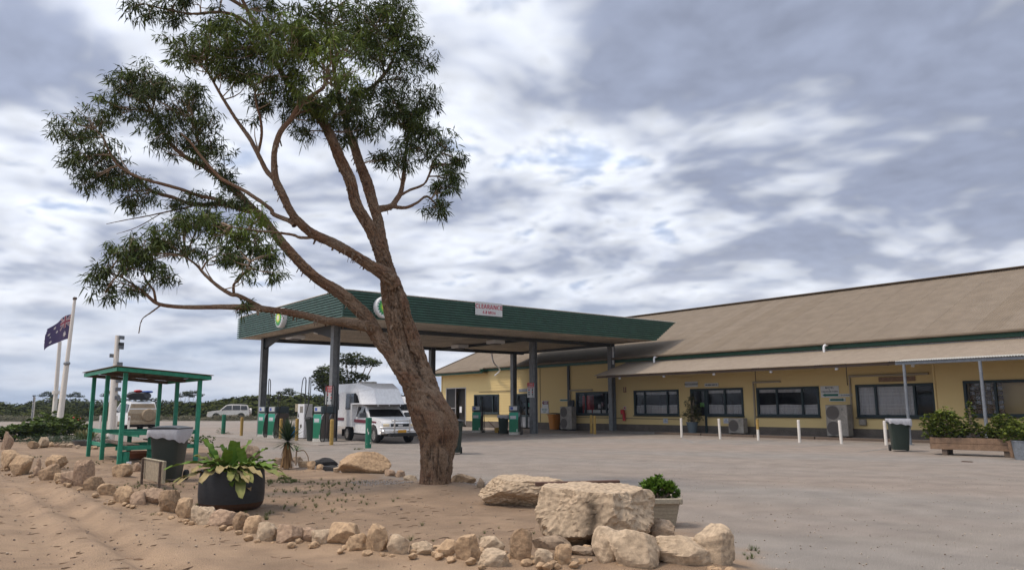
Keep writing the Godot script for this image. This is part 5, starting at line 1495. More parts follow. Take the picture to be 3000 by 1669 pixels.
func bush(called: String, label: String, cat: String, base: Vector3, clumps: Array, mesh: Mesh, c0: Color, c1: Color, density: float, stems := true, group := "") -> Node3D:
	# clumps: [offset from the base, horizontal radius, vertical radius]
	var t := thing(called, label, cat, base, 0.0, group)
	rng.seed = hash(label)
	var spots := []
	var st := Shape.new()
	for c in clumps:
		if stems:
			for k in 3:
				var e: Vector3 = c[0] + Vector3(rng.randf_range(-0.5, 0.5) * c[1], rng.randf_range(-0.2, 0.4) * c[2], rng.randf_range(-0.5, 0.5) * c[1])
				st.tube([Vector3(c[0].x * 0.35, 0, c[0].z * 0.35), e * 0.55 + Vector3(rng.randf_range(-0.05, 0.05), 0.02, 0), e], [0.018, 0.013, 0.007], 5, false)
		for k in int(c[1] * c[1] * c[2] * density) + 6:
			var d := Vector3(rng.randfn(), rng.randfn(), rng.randfn()).normalized() * pow(rng.randf(), 0.35)
			var p: Vector3 = c[0] + Vector3(d.x * c[1], d.y * c[2], d.z * c[1]) * (1.0 + 0.3 * bark_r.get_noise_3d(c[0].x * 3.0 + d.x * 2.5, d.y * 2.5, d.z * 2.5))
			if p.y < 0.01:
				continue
			var b := Basis(Vector3.UP, rng.randf() * TAU) * Basis(Vector3.RIGHT, rng.randf_range(-0.7, 0.7))
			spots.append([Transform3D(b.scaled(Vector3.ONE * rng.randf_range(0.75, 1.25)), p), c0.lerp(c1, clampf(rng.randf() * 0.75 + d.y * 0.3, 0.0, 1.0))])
	if stems:
		put("stems", st, M.twig, t)
	scatter("foliage", mesh, M.leaf, spots, t)
	return t

func rosette(seed_: int, count: int, l: float, w: float, lift: float) -> ArrayMesh:
	# fleshy leaves standing round a stem tip
	rng.seed = seed_
	var s := Shape.new()
	for k in count:
		var a := k * 2.4
		var e := lift + rng.randf_range(-0.3, 0.3)
		var d := Vector3(cos(a) * cos(e), sin(e), sin(a) * cos(e))
		var side := d.cross(Vector3.UP).normalized() * w
		var nn := side.cross(d).normalized()
		if nn.y < 0:
			nn = -nn
		s.tint = Color(1, 1, 1) * rng.randf_range(0.8, 1.2)
		var ll := l * rng.randf_range(0.7, 1.2)
		var i0 := s.pt(d * ll * 0.1, nn)
		var i1 := s.pt(d * ll * 0.6 + side, nn)
		var i2 := s.pt(d * ll * 0.6 - side, nn)
		var i3 := s.pt(d * ll, nn)
		s.tri(i0, i1, i2)
		s.tri(i1, i3, i2)
	return s.made()

func garden() -> void:
	var fleshy := rosette(5, 12, 0.085, 0.018, 0.6)
	var small := rosette(6, 12, 0.06, 0.014, 0.7)
	var narrow := leaf_spray(7, 12, 0.07, 0.007, 0.06, 0.2)
	# cauldron and the plant in it
	var kp := Vector3(-11.277, 0, -3.795)
	var pot := thing("cauldron", "black cast-iron cauldron with a rusty round bottom used as planter", "pot", kp)
	var s := Shape.new()
	s.lathe([Vector2(0.34, 0.0), Vector2(0.40, 0.03), Vector2(0.43, 0.07), Vector2(0.442, 0.11)], 48)
	put("rusty_base", s, M.rust, pot)
	s = Shape.new()
	s.lathe([Vector2(0.442, 0.11), Vector2(0.452, 0.22), Vector2(0.45, 0.40), Vector2(0.435, 0.54), Vector2(0.43, 0.56), Vector2(0.40, 0.56), Vector2(0.405, 0.45), Vector2(0.40, 0.40)], 48)
	s.soften(40)
	put("wall", s, M.black_iron, pot)
	s = Shape.new()
	s.lathe([Vector2(0.405, 0.47), Vector2(0.0, 0.5)], 30)
	put("soil", s, M.soil, pot)
	for a in [0.4, 2.5, 4.6]:
		put("foot", box1(Vector3(cos(a) * 0.33, 0.0, sin(a) * 0.33), Vector3(0.1, 0.12, 0.06), 0.01, Basis(Vector3.UP, -a)), M.black_iron, pot)
	var fern := thing("broad_leaf_plant", "sprawling plant with long wavy green leaves and brown tips growing in the cauldron", "plant", kp + Vector3(0, 0.49, 0))
	var g0 := Color(0.06, 0.125, 0.022)
	var g1_ := Color(0.115, 0.185, 0.030)
	var br := Color(0.36, 0.25, 0.14)
	rng.seed = 12
	for l in [[Vector3(-11.445, 0.577, -2.975), 0.05, 0], [Vector3(-11.446, 0.414, -3.097), 0.04, 1], [Vector3(-11.259, 0.406, -3.091), 0.05, 2], [Vector3(-10.81, 0.443, -3.241), 0.06, 2], [Vector3(-11.663, 0.934, -3.506), 0.06, 0], [Vector3(-11.479, 0.856, -3.676), 0.07, 0], [Vector3(-11.249, 0.915, -3.789), 0.07, 0], [Vector3(-11.293, 0.937, -4.054), 0.05, 0], [Vector3(-11.084, 0.814, -4.186), 0.06, 0], [Vector3(-11.085, 0.653, -4.308), 0.04, 0], [Vector3(-10.607, 0.436, -4.315), 0.05, 1], [Vector3(-10.444, 0.489, -4.099), 0.06, 1], [Vector3(-10.45, 0.26, -3.629), 0.06, 1], [Vector3(-10.417, 0.444, -3.689), 0.05, 2], [Vector3(-10.579, 0.463, -3.527), 0.05, 1], [Vector3(-10.413, 0.441, -3.743), 0.05, 1], [Vector3(-10.942, 0.71, -4.066), 0.06, 0], [Vector3(-11.767, 0.721, -3.429), 0.05, 1], [Vector3(-11.115, 0.835, -3.815), 0.06, 0], [Vector3(-10.826, 0.593, -4.243), 0.06, 0], [Vector3(-11.584, 0.629, -3.276), 0.06, 1], [Vector3(-11.048, 0.71, -3.442), 0.06, 1], [Vector3(-10.711, 0.554, -3.419), 0.06, 2], [Vector3(-10.716, 0.647, -3.878), 0.06, 0], [Vector3(-10.551, 0.46, -3.613), 0.04, 1], [Vector3(-10.951, 0.503, -4.352), 0.05, 1], [Vector3(-11.007, 0.617, -3.274), 0.06, 0], [Vector3(-11.108, 0.81, -3.667), 0.06, 0], [Vector3(-11.177, 0.55, -3.24), 0.06, 2], [Vector3(-10.378, 0.501, -3.853), 0.05, 2], [Vector3(-11.534, 0.758, -3.551), 0.06, 0], [Vector3(-10.642, 0.582, -4.07), 0.06, 0], [Vector3(-10.575, 0.612, -3.576), 0.06, 1]]:
		var a := Vector3(rng.randf_range(-0.12, 0.12), rng.randf_range(0.0, 0.08), rng.randf_range(-0.12, 0.12))
		var tip: Vector3 = (l[0] - fern.position) * 1.08
		a += Vector3(tip.x, 0, tip.z) * 0.12
		var lf := Shape.new()
		var k: int = l[2]
		var lift := Vector3(-tip.x * 0.12, 0.45 if tip.y < 0.1 else 0.2, -tip.z * 0.12)
		blade(lf, a, tip, lift, l[1] * 1.22, 0.02, g0.lerp(g1_, rng.randf()) if k < 2 else br.lerp(g1_, 0.3), [g1_, br.lerp(g1_, 0.6), br.lerp(g1_, 0.25)][k], 14, 0.3)
		put("leaf", lf, M.leaf, fern)
	for k in 18:
		var a := rng.randf() * TAU
		var r := rng.randf_range(0.35, 0.62)
		var lf := Shape.new()
		var old := k % 3 == 0
		blade(lf, Vector3(cos(a) * 0.08, 0.0, sin(a) * 0.08), Vector3(cos(a) * r, rng.randf_range(-0.15, 0.2) if not old else -0.2, sin(a) * r), Vector3(cos(a) * -0.05, 0.4, sin(a) * -0.05), rng.randf_range(0.035, 0.055), 0.02, g0.lerp(g1_, rng.randf()), br if old else g1_, 12, 0.3)
		put("leaf", lf, M.leaf, fern)
	# yucca
	var yb := Vector3(-17.625, 0, -7.174)
	var y := thing("yucca", "spiky yucca with a skirt of dead straw-coloured leaves", "plant", yb)
	var yt := Shape.new()
	yt.tube([Vector3.ZERO, Vector3(0.0, 0.3, 0.0), Vector3(0.02, 0.62, 0)], [0.07, 0.06, 0.05], 9)
	put("stem", yt, M.twig, y)
	rng.seed = 30
	for k in 150:
		var a := k * 2.4
		var e := lerpf(-0.45, 1.5, k / 150.0)
		var d := Vector3(cos(a) * cos(e), sin(e), sin(a) * cos(e))
		var lf := Shape.new()
		var l := rng.randf_range(0.36, 0.5)
		var yc := Vector3(0.02, 0.62 + 0.10 * k / 150.0, 0)
		blade(lf, yc, yc + d * l, Vector3(0, 0.06, 0), 0.017, 0.0, Color(0.035, 0.06, 0.032), Color(0.06, 0.09, 0.045), 3, 0.1)
		put("leaf", lf, M.leaf, y)
	var skirt := Shape.new()
	for k in 160:
		var a := rng.randf() * TAU
		var d := Vector3(cos(a), 0, sin(a))
		var h0 := rng.randf_range(0.3, 0.62)
		skirt.tint = Color(0.36, 0.22, 0.10).lerp(Color(0.20, 0.12, 0.06), rng.randf())
		var p := d * 0.06 + Vector3(0, h0, 0)
		var q := d * rng.randf_range(0.09, 0.17) + Vector3(0, maxf(h0 - rng.randf_range(0.25, 0.5), 0.03), 0)
		var sd := d.cross(Vector3.UP) * 0.011
		skirt.face([p - sd, p + sd, q + sd, q - sd], Vector3(0, p.y, 0))
	put("dead_skirt", skirt, M.leaf, y).set_meta("kind", "stuff")
	# young palm-like plant beside it
	var yp := thing("young_palm", "small thin-stemmed palm-like plant with a dry drooping frond beside the yucca", "plant", Vector3(-18.711, 0, -7.861))
	yt = Shape.new()
	yt.tube([Vector3.ZERO, Vector3(0.0, 0.2, 0), Vector3(0.02, 0.36, 0.0)], [0.03, 0.022, 0.018], 7)
	put("stem", yt, M.twig, yp)
	for k in 26:
		var a := k * 2.4
		var e := lerpf(0.0, 1.2, k / 26.0)
		var lf := Shape.new()
		blade(lf, Vector3(0.02, 0.36, 0), Vector3(0.02, 0.36, 0) + Vector3(cos(a) * cos(e), sin(e) * 0.7 - 0.1, sin(a) * cos(e)) * 0.26, Vector3(0, 0.3, 0), 0.008, 0.0, Color(0.06, 0.11, 0.03), Color(0.11, 0.17, 0.05), 4, 0.1)
		put("leaf", lf, M.leaf, yp)
	yt = Shape.new()
	yt.tube(bezier([Vector3(0.02, 0.34, 0), Vector3(0.14, 0.36, -0.14), Vector3(0.22, 0.2, -0.22), Vector3(0.24, 0.02, -0.23)], 5), [0.012], 6)
	put("dry_frond", yt, M.dry_leaf, yp)
	# leafy bed on the left by the flagpoles
	var gA := Color(0.035, 0.060, 0.012)
	var gB := Color(0.115, 0.165, 0.025)
	var beds := [
		["mounded bright green succulent shrub left of the flagpoles", Vector3(-41.05, 0, -4.93), [[Vector3(0, 0.45, 0), 1.0, 0.45], [Vector3(0.7, 0.5, -0.9), 0.8, 0.5], [Vector3(-0.9, 0.4, 0.3), 0.8, 0.4]]],
		["dark low shrub at the left edge of the photo", Vector3(-41.145, 0, -3.83), [[Vector3(0, 0.35, 0), 0.9, 0.35], [Vector3(-0.7, 0.3, 0.9), 0.9, 0.3]]],
		["bright green shrub behind the front flagpole", Vector3(-52.552, 0, -7.634), [[Vector3(0, 0.55, 0), 0.9, 0.55], [Vector3(-0.5, 0.6, 0.8), 0.9, 0.6]]],
		["red-flowered leafy shrub right of the front flagpole", Vector3(-42.58, 0, -6.596), [[Vector3(0, 0.5, 0), 0.65, 0.5], [Vector3(0.3, 0.35, -0.3), 0.5, 0.35]]],
	]
	for q in beds:
		bush("garden_shrub", q[0], "shrub", q[1], q[2], rosette(5, 14, 0.15, 0.045, 0.5), gA, gB, 420.0, true, "shrubs in the flagpole bed")
	bush("ground_cover", "feathery grey-green ground cover at the foot of the front flagpole", "plant", Vector3(-36.554, 0, -5.43), [[Vector3(0, 0.15, 0), 0.9, 0.2], [Vector3(-0.6, 0.15, 0.9), 0.8, 0.18], [Vector3(0.5, 0.15, -0.8), 0.7, 0.2]], leaf_spray(17, 14, 0.10, 0.006, 0.1, -0.4), Color(0.04, 0.065, 0.035), Color(0.07, 0.10, 0.05), 900.0, false)
	var fl := Shape.new()
	for p in [Vector3(0.1, 1.0, 0.1), Vector3(0.0, 0.95, -0.2), Vector3(0.3, 0.9, -0.1)]:
		fl.box(p, Vector3(0.09, 0.08, 0.09), 0.03)
	solo("flower_heads", fl, M.red, "small cluster of red flower heads on the shrub right of the front flagpole", "flowers", Vector3(-42.58, 0, -6.596))
	# trough with an aloe
	var tr := thing("trough", "pale blue-grey shallow trough planter left of the shelter", "planter", Vector3(-34.052, 0, -5.647))
	s = Shape.new()
	s.lathe([Vector2(0.35, 0.0), Vector2(0.5, 0.17), Vector2(0.53, 0.2), Vector2(0.47, 0.2), Vector2(0.44, 0.15), Vector2(0, 0.15)], 28, Transform3D(Basis(Vector3.UP, 0.67), Vector3.ZERO), 0.6)
	put("bowl", s, M.post_grey, tr)
	var al := thing("aloe", "spiky aloe with curved striped leaves growing in the pale trough", "plant", tr.position + Vector3(0, 0.16, 0))
	for k in 70:
		var a := k * 2.4
		var e := lerpf(-0.1, 1.35, fposmod(k * 0.37, 1.0))
		var o := Vector3(rng.randf_range(-0.3, 0.3), 0.1, rng.randf_range(-0.3, 0.3))
		var lf := Shape.new()
		blade(lf, o, o + Vector3(cos(a) * cos(e), sin(e) + 0.2, sin(a) * cos(e)) * 0.34, Vector3(0, 0.25, 0), 0.026, 0.0, Color(0.09, 0.12, 0.05), Color(0.22, 0.20, 0.10), 4, 0.3)
		put("leaf", lf, M.leaf, al)
	bush("garden_shrub", "low dark green plant at the foot of the shelter's back corner, right side", "shrub", Vector3(-32.173, 0, -9.633), [[Vector3(0, 0.15, 0), 0.55, 0.22], [Vector3(-0.5, 0.15, 0.4), 0.5, 0.2]], small, gA, gB * 0.8, 900.0)
	# square pot on the right
	var sp := thing("square_pot", "beige square tapered planter with a thick rim and ribbed sides", "pot", Vector3(-6.336, 0, -7.291), 0.95)
	s = Shape.new()
	for k in 6:
		var y0 := 0.02 + k * 0.045
		var w := 0.28 + 0.11 * (y0 / 0.31)
		s.hull([Vector3(-w / 2, y0, -w / 2), Vector3(w / 2, y0, -w / 2), Vector3(w / 2, y0, w / 2), Vector3(-w / 2, y0, w / 2), Vector3(-w / 2 - 0.008, y0 + 0.040, -w / 2 - 0.008), Vector3(w / 2 + 0.008, y0 + 0.040, -w / 2 - 0.008), Vector3(w / 2 + 0.008, y0 + 0.040, w / 2 + 0.008), Vector3(-w / 2 - 0.008, y0 + 0.040, w / 2 + 0.008)], [[0, 1, 5, 4], [1, 2, 6, 5], [2, 3, 7, 6], [3, 0, 4, 7], [4, 5, 6, 7], [0, 1, 2, 3]])
	s.hull([Vector3(-0.135, 0, -0.135), Vector3(0.135, 0, -0.135), Vector3(0.135, 0, 0.135), Vector3(-0.135, 0, 0.135), Vector3(-0.185, 0.285, -0.185), Vector3(0.185, 0.285, -0.185), Vector3(0.185, 0.285, 0.185), Vector3(-0.185, 0.285, 0.185)], [[0, 1, 5, 4], [1, 2, 6, 5], [2, 3, 7, 6], [3, 0, 4, 7]])
	put("body", s, M.pot_beige, sp)
	s = Shape.new()
	for sg in [-1.0, 1.0]:
		s.box(Vector3(sg * 0.2, 0.31, 0), Vector3(0.045, 0.07, 0.445), 0.01)
		s.box(Vector3(0, 0.3095, sg * 0.2), Vector3(0.355, 0.068, 0.045), 0.01)
	put("rim", s, M.pot_beige, sp)
	put("soil", box1(Vector3(0, 0.295, 0), Vector3(0.36, 0.02, 0.36)), M.soil, sp)
	bush("potted_shrub", "bushy bright green succulent growing in the beige square planter", "plant", sp.position + Vector3(0, 0.295, 0), [[Vector3(0, 0.13, 0), 0.17, 0.13], [Vector3(0.09, 0.1, -0.09), 0.12, 0.1], [Vector3(-0.09, 0.11, 0.08), 0.13, 0.11], [Vector3(0.0, 0.2, 0.02), 0.1, 0.08]], rosette(9, 14, 0.06, 0.011, 0.8), Color(0.05, 0.10, 0.012), Color(0.15, 0.26, 0.03), 20000.0)
	# signboard seen from behind
	var sb := thing("low_signboard", "low cream board on two stakes seen from behind in the bed", "sign", Vector3.ZERO)
	var pa := Vector3(-15.947, 0, -3.661)
	var pb := Vector3(-14.749, 0, -3.677)
	for p in [pa, pb]:
		put("stake", box1(p + Vector3(0, 0.24, 0), Vector3(0.035, 0.5, 0.045), 0.004), M.old_timber, sb)
	var dirv: Vector3 = (pb - pa).normalized()
	var bb := Basis(dirv, Vector3.UP, dirv.cross(Vector3.UP)).orthonormalized()
	put("board", box1((pa + pb) / 2 + Vector3(0, 0.29, 0) - bb.z * 0.05, Vector3(pa.distance_to(pb) + 0.16, 0.37, 0.016), 0.003, bb), M.board_back, sb)
	put("edge_strip", box1((pa + pb) / 2 + Vector3(0, 0.485, 0) - bb.z * 0.05, Vector3(pa.distance_to(pb) + 0.18, 0.022, 0.05), 0.004, bb), M.cream_paint, sb)
	put("edge_strip", box1(pb + dirv * 0.085 + Vector3(0, 0.29, 0) - bb.z * 0.05, Vector3(0.022, 0.37, 0.05), 0.004, bb), M.cream_paint, sb)
	# weeds, litter and pebbles on the sand
	var tuft := Shape.new()
	rng.seed = 61
	for k in 22:
		var a := rng.randf() * TAU
		var d := Vector3(cos(a), 0, sin(a))
		blade(tuft, d * 0.01, d * rng.randf_range(0.03, 0.11) + Vector3(0, rng.randf_range(0.05, 0.13), 0), Vector3(0, 0.2, 0), 0.004, 0.0, Color(0.9, 0.9, 0.9), Color(1.2, 1.1, 0.9), 2, 0.1)
	var tm := tuft.made()
	var weeds := []
	for q in [[Vector3(-15.158, 0, -3.855), 1.2, 26], [Vector3(-14.663, 0, -5.903), 0.35, 40], [Vector3(-13.481, 0, -5.804), 1.4, 26], [Vector3(-13.25, 0, -6.394), 0.5, 14], [Vector3(-12.399, 0, -5.137), 1.1, 22], [Vector3(-10.87, 0, -5.319), 0.9, 16], [Vector3(-11.178, 0, -2.792), 0.08, 14], [Vector3(-11.837, 0, -3.465), 0.2, 14], [Vector3(-6.39, 0, -4.7), 0.1, 5], [Vector3(-7.33, 0, -5.279), 1.0, 8], [Vector3(-15.315, 0, -3.357), 0.5, 12], [Vector3(-10.215, 0, -4.412), 0.8, 12], [Vector3(-4.664, 0, -6.553), 0.3, 6], [Vector3(-15.201, 0, -6.159), 0.12, 30], [Vector3(-22.877, 0, -4.103), 0.5, 10], [Vector3(-26.973, 0, -3.133), 0.3, 10], [Vector3(-28.963, 0, -9.195), 0.2, 14], [Vector3(-24.173, 0, -12.437), 0.2, 8]]:
		for k in int(q[2] * 1.7):
			var a := rng.randf() * TAU
			var r: float = q[1] * sqrt(rng.randf())
			var p: Vector3 = q[0] + Vector3(cos(a) * r, 0, sin(a) * r)
			p.y = land(p.x, p.z, 1.0) - 0.005
			weeds.append([Transform3D(Basis(Vector3.UP, rng.randf() * TAU).scaled(Vector3.ONE * rng.randf_range(0.25, 0.6)), p), Color(0.055, 0.085, 0.025).lerp(Color(0.12, 0.13, 0.05), rng.randf())])
	var w := scatter("weeds", tm, M.leaf, weeds, self)
	meta(w, "sparse low green weeds and grass tufts scattered over the sandy bed", "weeds")
	var stick := Shape.new()
	stick.tube([Vector3(-0.5, 0.012, 0), Vector3(0, 0.02, 0.05), Vector3(0.5, 0.012, -0.03)], [0.035, 0.05, 0.02], 5)
	var litter := []
	for k in 800:
		var p := Vector3(rng.randf_range(-21.0, -4.0), 0, rng.randf_range(-9.0, -0.5))
		if sand_at(p.x, p.z) < 0.7:
			continue
		p.y = land(p.x, p.z, 1.0)
		var l := rng.randf_range(0.02, 0.085) * (3.5 if rng.randf() < 0.06 else 1.0)
		litter.append([Transform3D(Basis(Vector3.UP, rng.randf() * TAU).scaled(Vector3(l, 0.10 + l * 0.3, 0.10 + l * 0.3)), p), Color(0.10, 0.065, 0.045).lerp(Color(0.34, 0.23, 0.15), rng.randf())])
	meta(scatter("leaf_litter", stick.made(), M.leaf, litter, self), "fallen twigs and dry leaves scattered over the sandy ground", "litter")
	var pebble := rock(Vector3(1, 0.7, 0.8), 5, 3, 4, 0.3)
	var pebs := []
	for k in 2600:
		var p := Vector3(rng.randf_range(-22.0, -2.0), 0, rng.randf_range(-10.0, -0.5))
		var sa := sand_at(p.x, p.z)
		if sa < 0.3 and rng.randf() < 0.8:
			continue
		p.y = land(p.x, p.z, sa)
		var l := rng.randf_range(0.008, 0.022) * (2.0 if rng.randf() < 0.05 else 1.0)
		pebs.append([Transform3D(Basis(Vector3.UP, rng.randf() * TAU).scaled(Vector3.ONE * l), p), Color(0.40, 0.32, 0.24).lerp(Color(0.16, 0.12, 0.10), rng.randf())])
	for k in 1700:
		var p := Vector3(rng.randf_range(-16.0, -1.0), 0, rng.randf_range(-17.0, -6.0))
		var sa := sand_at(p.x, p.z)
		if sa > 0.7:
			continue
		p.y = land(p.x, p.z, sa)
		pebs.append([Transform3D(Basis(Vector3.UP, rng.randf() * TAU).scaled(Vector3.ONE * rng.randf_range(0.008, 0.022)), p), Color(0.50, 0.42, 0.34).lerp(Color(0.27, 0.23, 0.20), rng.randf())])
	for k in 900:
		var a := rng.randf() * TAU
		var r := sqrt(rng.randf())
		var p: Vector3 = [Vector3(-11.578, 0, -8.335), Vector3(-12.981, 0, -7.149)][k % 2] + Vector3(cos(a) * r * 0.8, 0, sin(a) * r * 0.5)
		p.y = land(p.x, p.z, 1.0)
		pebs.append([Transform3D(Basis(Vector3.UP, rng.randf() * TAU).scaled(Vector3.ONE * rng.randf_range(0.01, 0.022)), p), Color(0.50, 0.46, 0.42).lerp(Color(0.2, 0.17, 0.15), rng.randf())])
	meta(scatter("pebbles", pebble.made(), M.leaf, pebs, self), "loose pebbles and gravel strewn over the sandy ground", "pebbles")

func shelter() -> void:
	var t := thing("picnic_shelter", "green timber picnic shelter with flat roof, built-in table and benches", "shelter")
	var g: Material = M.shelter_green
	var xs := [-26.35, -24.35, -22.1]
	var zf := -4.5
	var zb := -6.4
	var roof := func(z: float) -> float: return lerpf(2.42, 2.27, (z - zf) / (zb - zf))
	for x in xs:
		for z in [zf, zb]:
			var h: float = roof.call(z) - 0.06
			put("post", box1(Vector3(x, h / 2 - 0.05, z), Vector3(0.105, h + 0.1, 0.105), 0.008), g, t)
	# fascia boards and the roof sheet
	var tilt := Basis(Vector3.RIGHT, atan2(0.15, 1.9) * -1.0)
	for x in [-26.6, -21.9]:
		put("fascia_board", box1(Vector3(x, (roof.call(zf) + roof.call(zb)) / 2, -5.45), Vector3(0.035, 0.105, 2.36), 0.005, tilt), g, t)
	put("fascia_board", box1(Vector3(-24.25, roof.call(zf) + 0.018, -4.26), Vector3(4.66, 0.105, 0.035), 0.005), g, t)
	put("fascia_board", box1(Vector3(-24.25, roof.call(zb) - 0.018, -6.64), Vector3(4.66, 0.105, 0.035), 0.005), g, t)
	put("roof_sheet", corrugated(Vector3(-26.66, 2.52, -4.2), Vector3(4.82, 0, 0), Vector3(0, -0.195, -2.5), 0.086, 0.011), M.roof_tin, t)
	for x in xs:
		put("rafter", box1(Vector3(x + 0.08, 2.33, -5.45), Vector3(0.045, 0.1, 2.3), 0.0, tilt), M.old_timber, t)
	for z in [-4.9, -5.5, -6.1]:
		put("batten", box1(Vector3(-24.25, 2.405 - (z + 4.9) * -0.06, z), Vector3(4.6, 0.04, 0.07)), M.old_timber, t)
	# rails between the posts
	for y in [0.40, 0.78]:
		put("rail", box1(Vector3(-25.35, y, zf - 0.07), Vector3(2.1, 0.11, 0.035), 0.004), g, t)
		put("rail", box1(Vector3(-25.35, y, zb + 0.07), Vector3(2.1, 0.11, 0.035), 0.004), g, t)
		put("rail", box1(Vector3(-22.1 - 0.07, y + 0.002, -5.45), Vector3(0.035, 0.11, 1.9), 0.004), g, t)
		put("rail", box1(Vector3(-24.35 - 0.07, y + 0.004, -5.45), Vector3(0.035, 0.11, 1.9), 0.004), g, t)
	for x in [-25.6, -23.1]:
		put("table_leg", box1(Vector3(x, 0.36, -5.45), Vector3(0.08, 0.72, 0.12), 0.006), g, t)
		put("cross_rail", box1(Vector3(x + 0.07, 0.36, -5.45), Vector3(0.04, 0.1, 1.75), 0.004), g, t)
	for k in 5:
		put("table_plank", box1(Vector3(-24.25, 0.765, -5.81 + k * 0.18), Vector3(3.7, 0.04, 0.17), 0.006), M.shelter_green if k == 4 else M.post_grey, t)
	put("table_edge", box1(Vector3(-24.25, 0.71, -4.995), Vector3(3.7, 0.09, 0.03), 0.004), g, t)
	for z in [-4.83, -6.12]:
		for k in 2:
			put("bench_plank", box1(Vector3(-24.2, 0.475, z + k * 0.16 - 0.08), Vector3(4.0, 0.045, 0.15), 0.006), M.old_timber, t)
	put("green_can", Shape.new() if false else can_shape(0.12, 0.3), g, t, Vector3(-22.198, 0, -4.639))
	var c := thing("terracotta_dish", "large shallow terracotta dish on the ground under the shelter", "dish", Vector3(-23.87, 0, -5.316))
	var s := Shape.new()
	s.lathe([Vector2(0.28, 0.03), Vector2(0.42, 0.17), Vector2(0.45, 0.18), Vector2(0.45, 0.22), Vector2(0.40, 0.22), Vector2(0.36, 0.12), Vector2(0.0, 0.1)], 32)
	put("dish", s, M.terracotta, c)
	s = Shape.new()
	s.lathe([Vector2(0.045, 0), Vector2(0.06, 0.11), Vector2(0.055, 0.11), Vector2(0.04, 0.02), Vector2(0, 0.02)], 14)
	solo("cup", s, M.white_plastic, "small white plastic cup on the ground beside the shelter's front post", "cup", Vector3(-21.203, 0, -4.545))
	wheelie("wheelie_bin", "dark wheelie bin with a loose white liner beside the picnic shelter", Vector3(-16.403, 0, -4.245), 0.95, M.bin_green, true, true)

func can_shape(r: float, h: float) -> Shape:
	var s := Shape.new()
	s.lathe([Vector2(r * 0.95, 0.0), Vector2(r, 0.02), Vector2(r, h), Vector2(r * 0.9, h), Vector2(r * 0.85, 0.03), Vector2(0, 0.03)], 20)
	return s

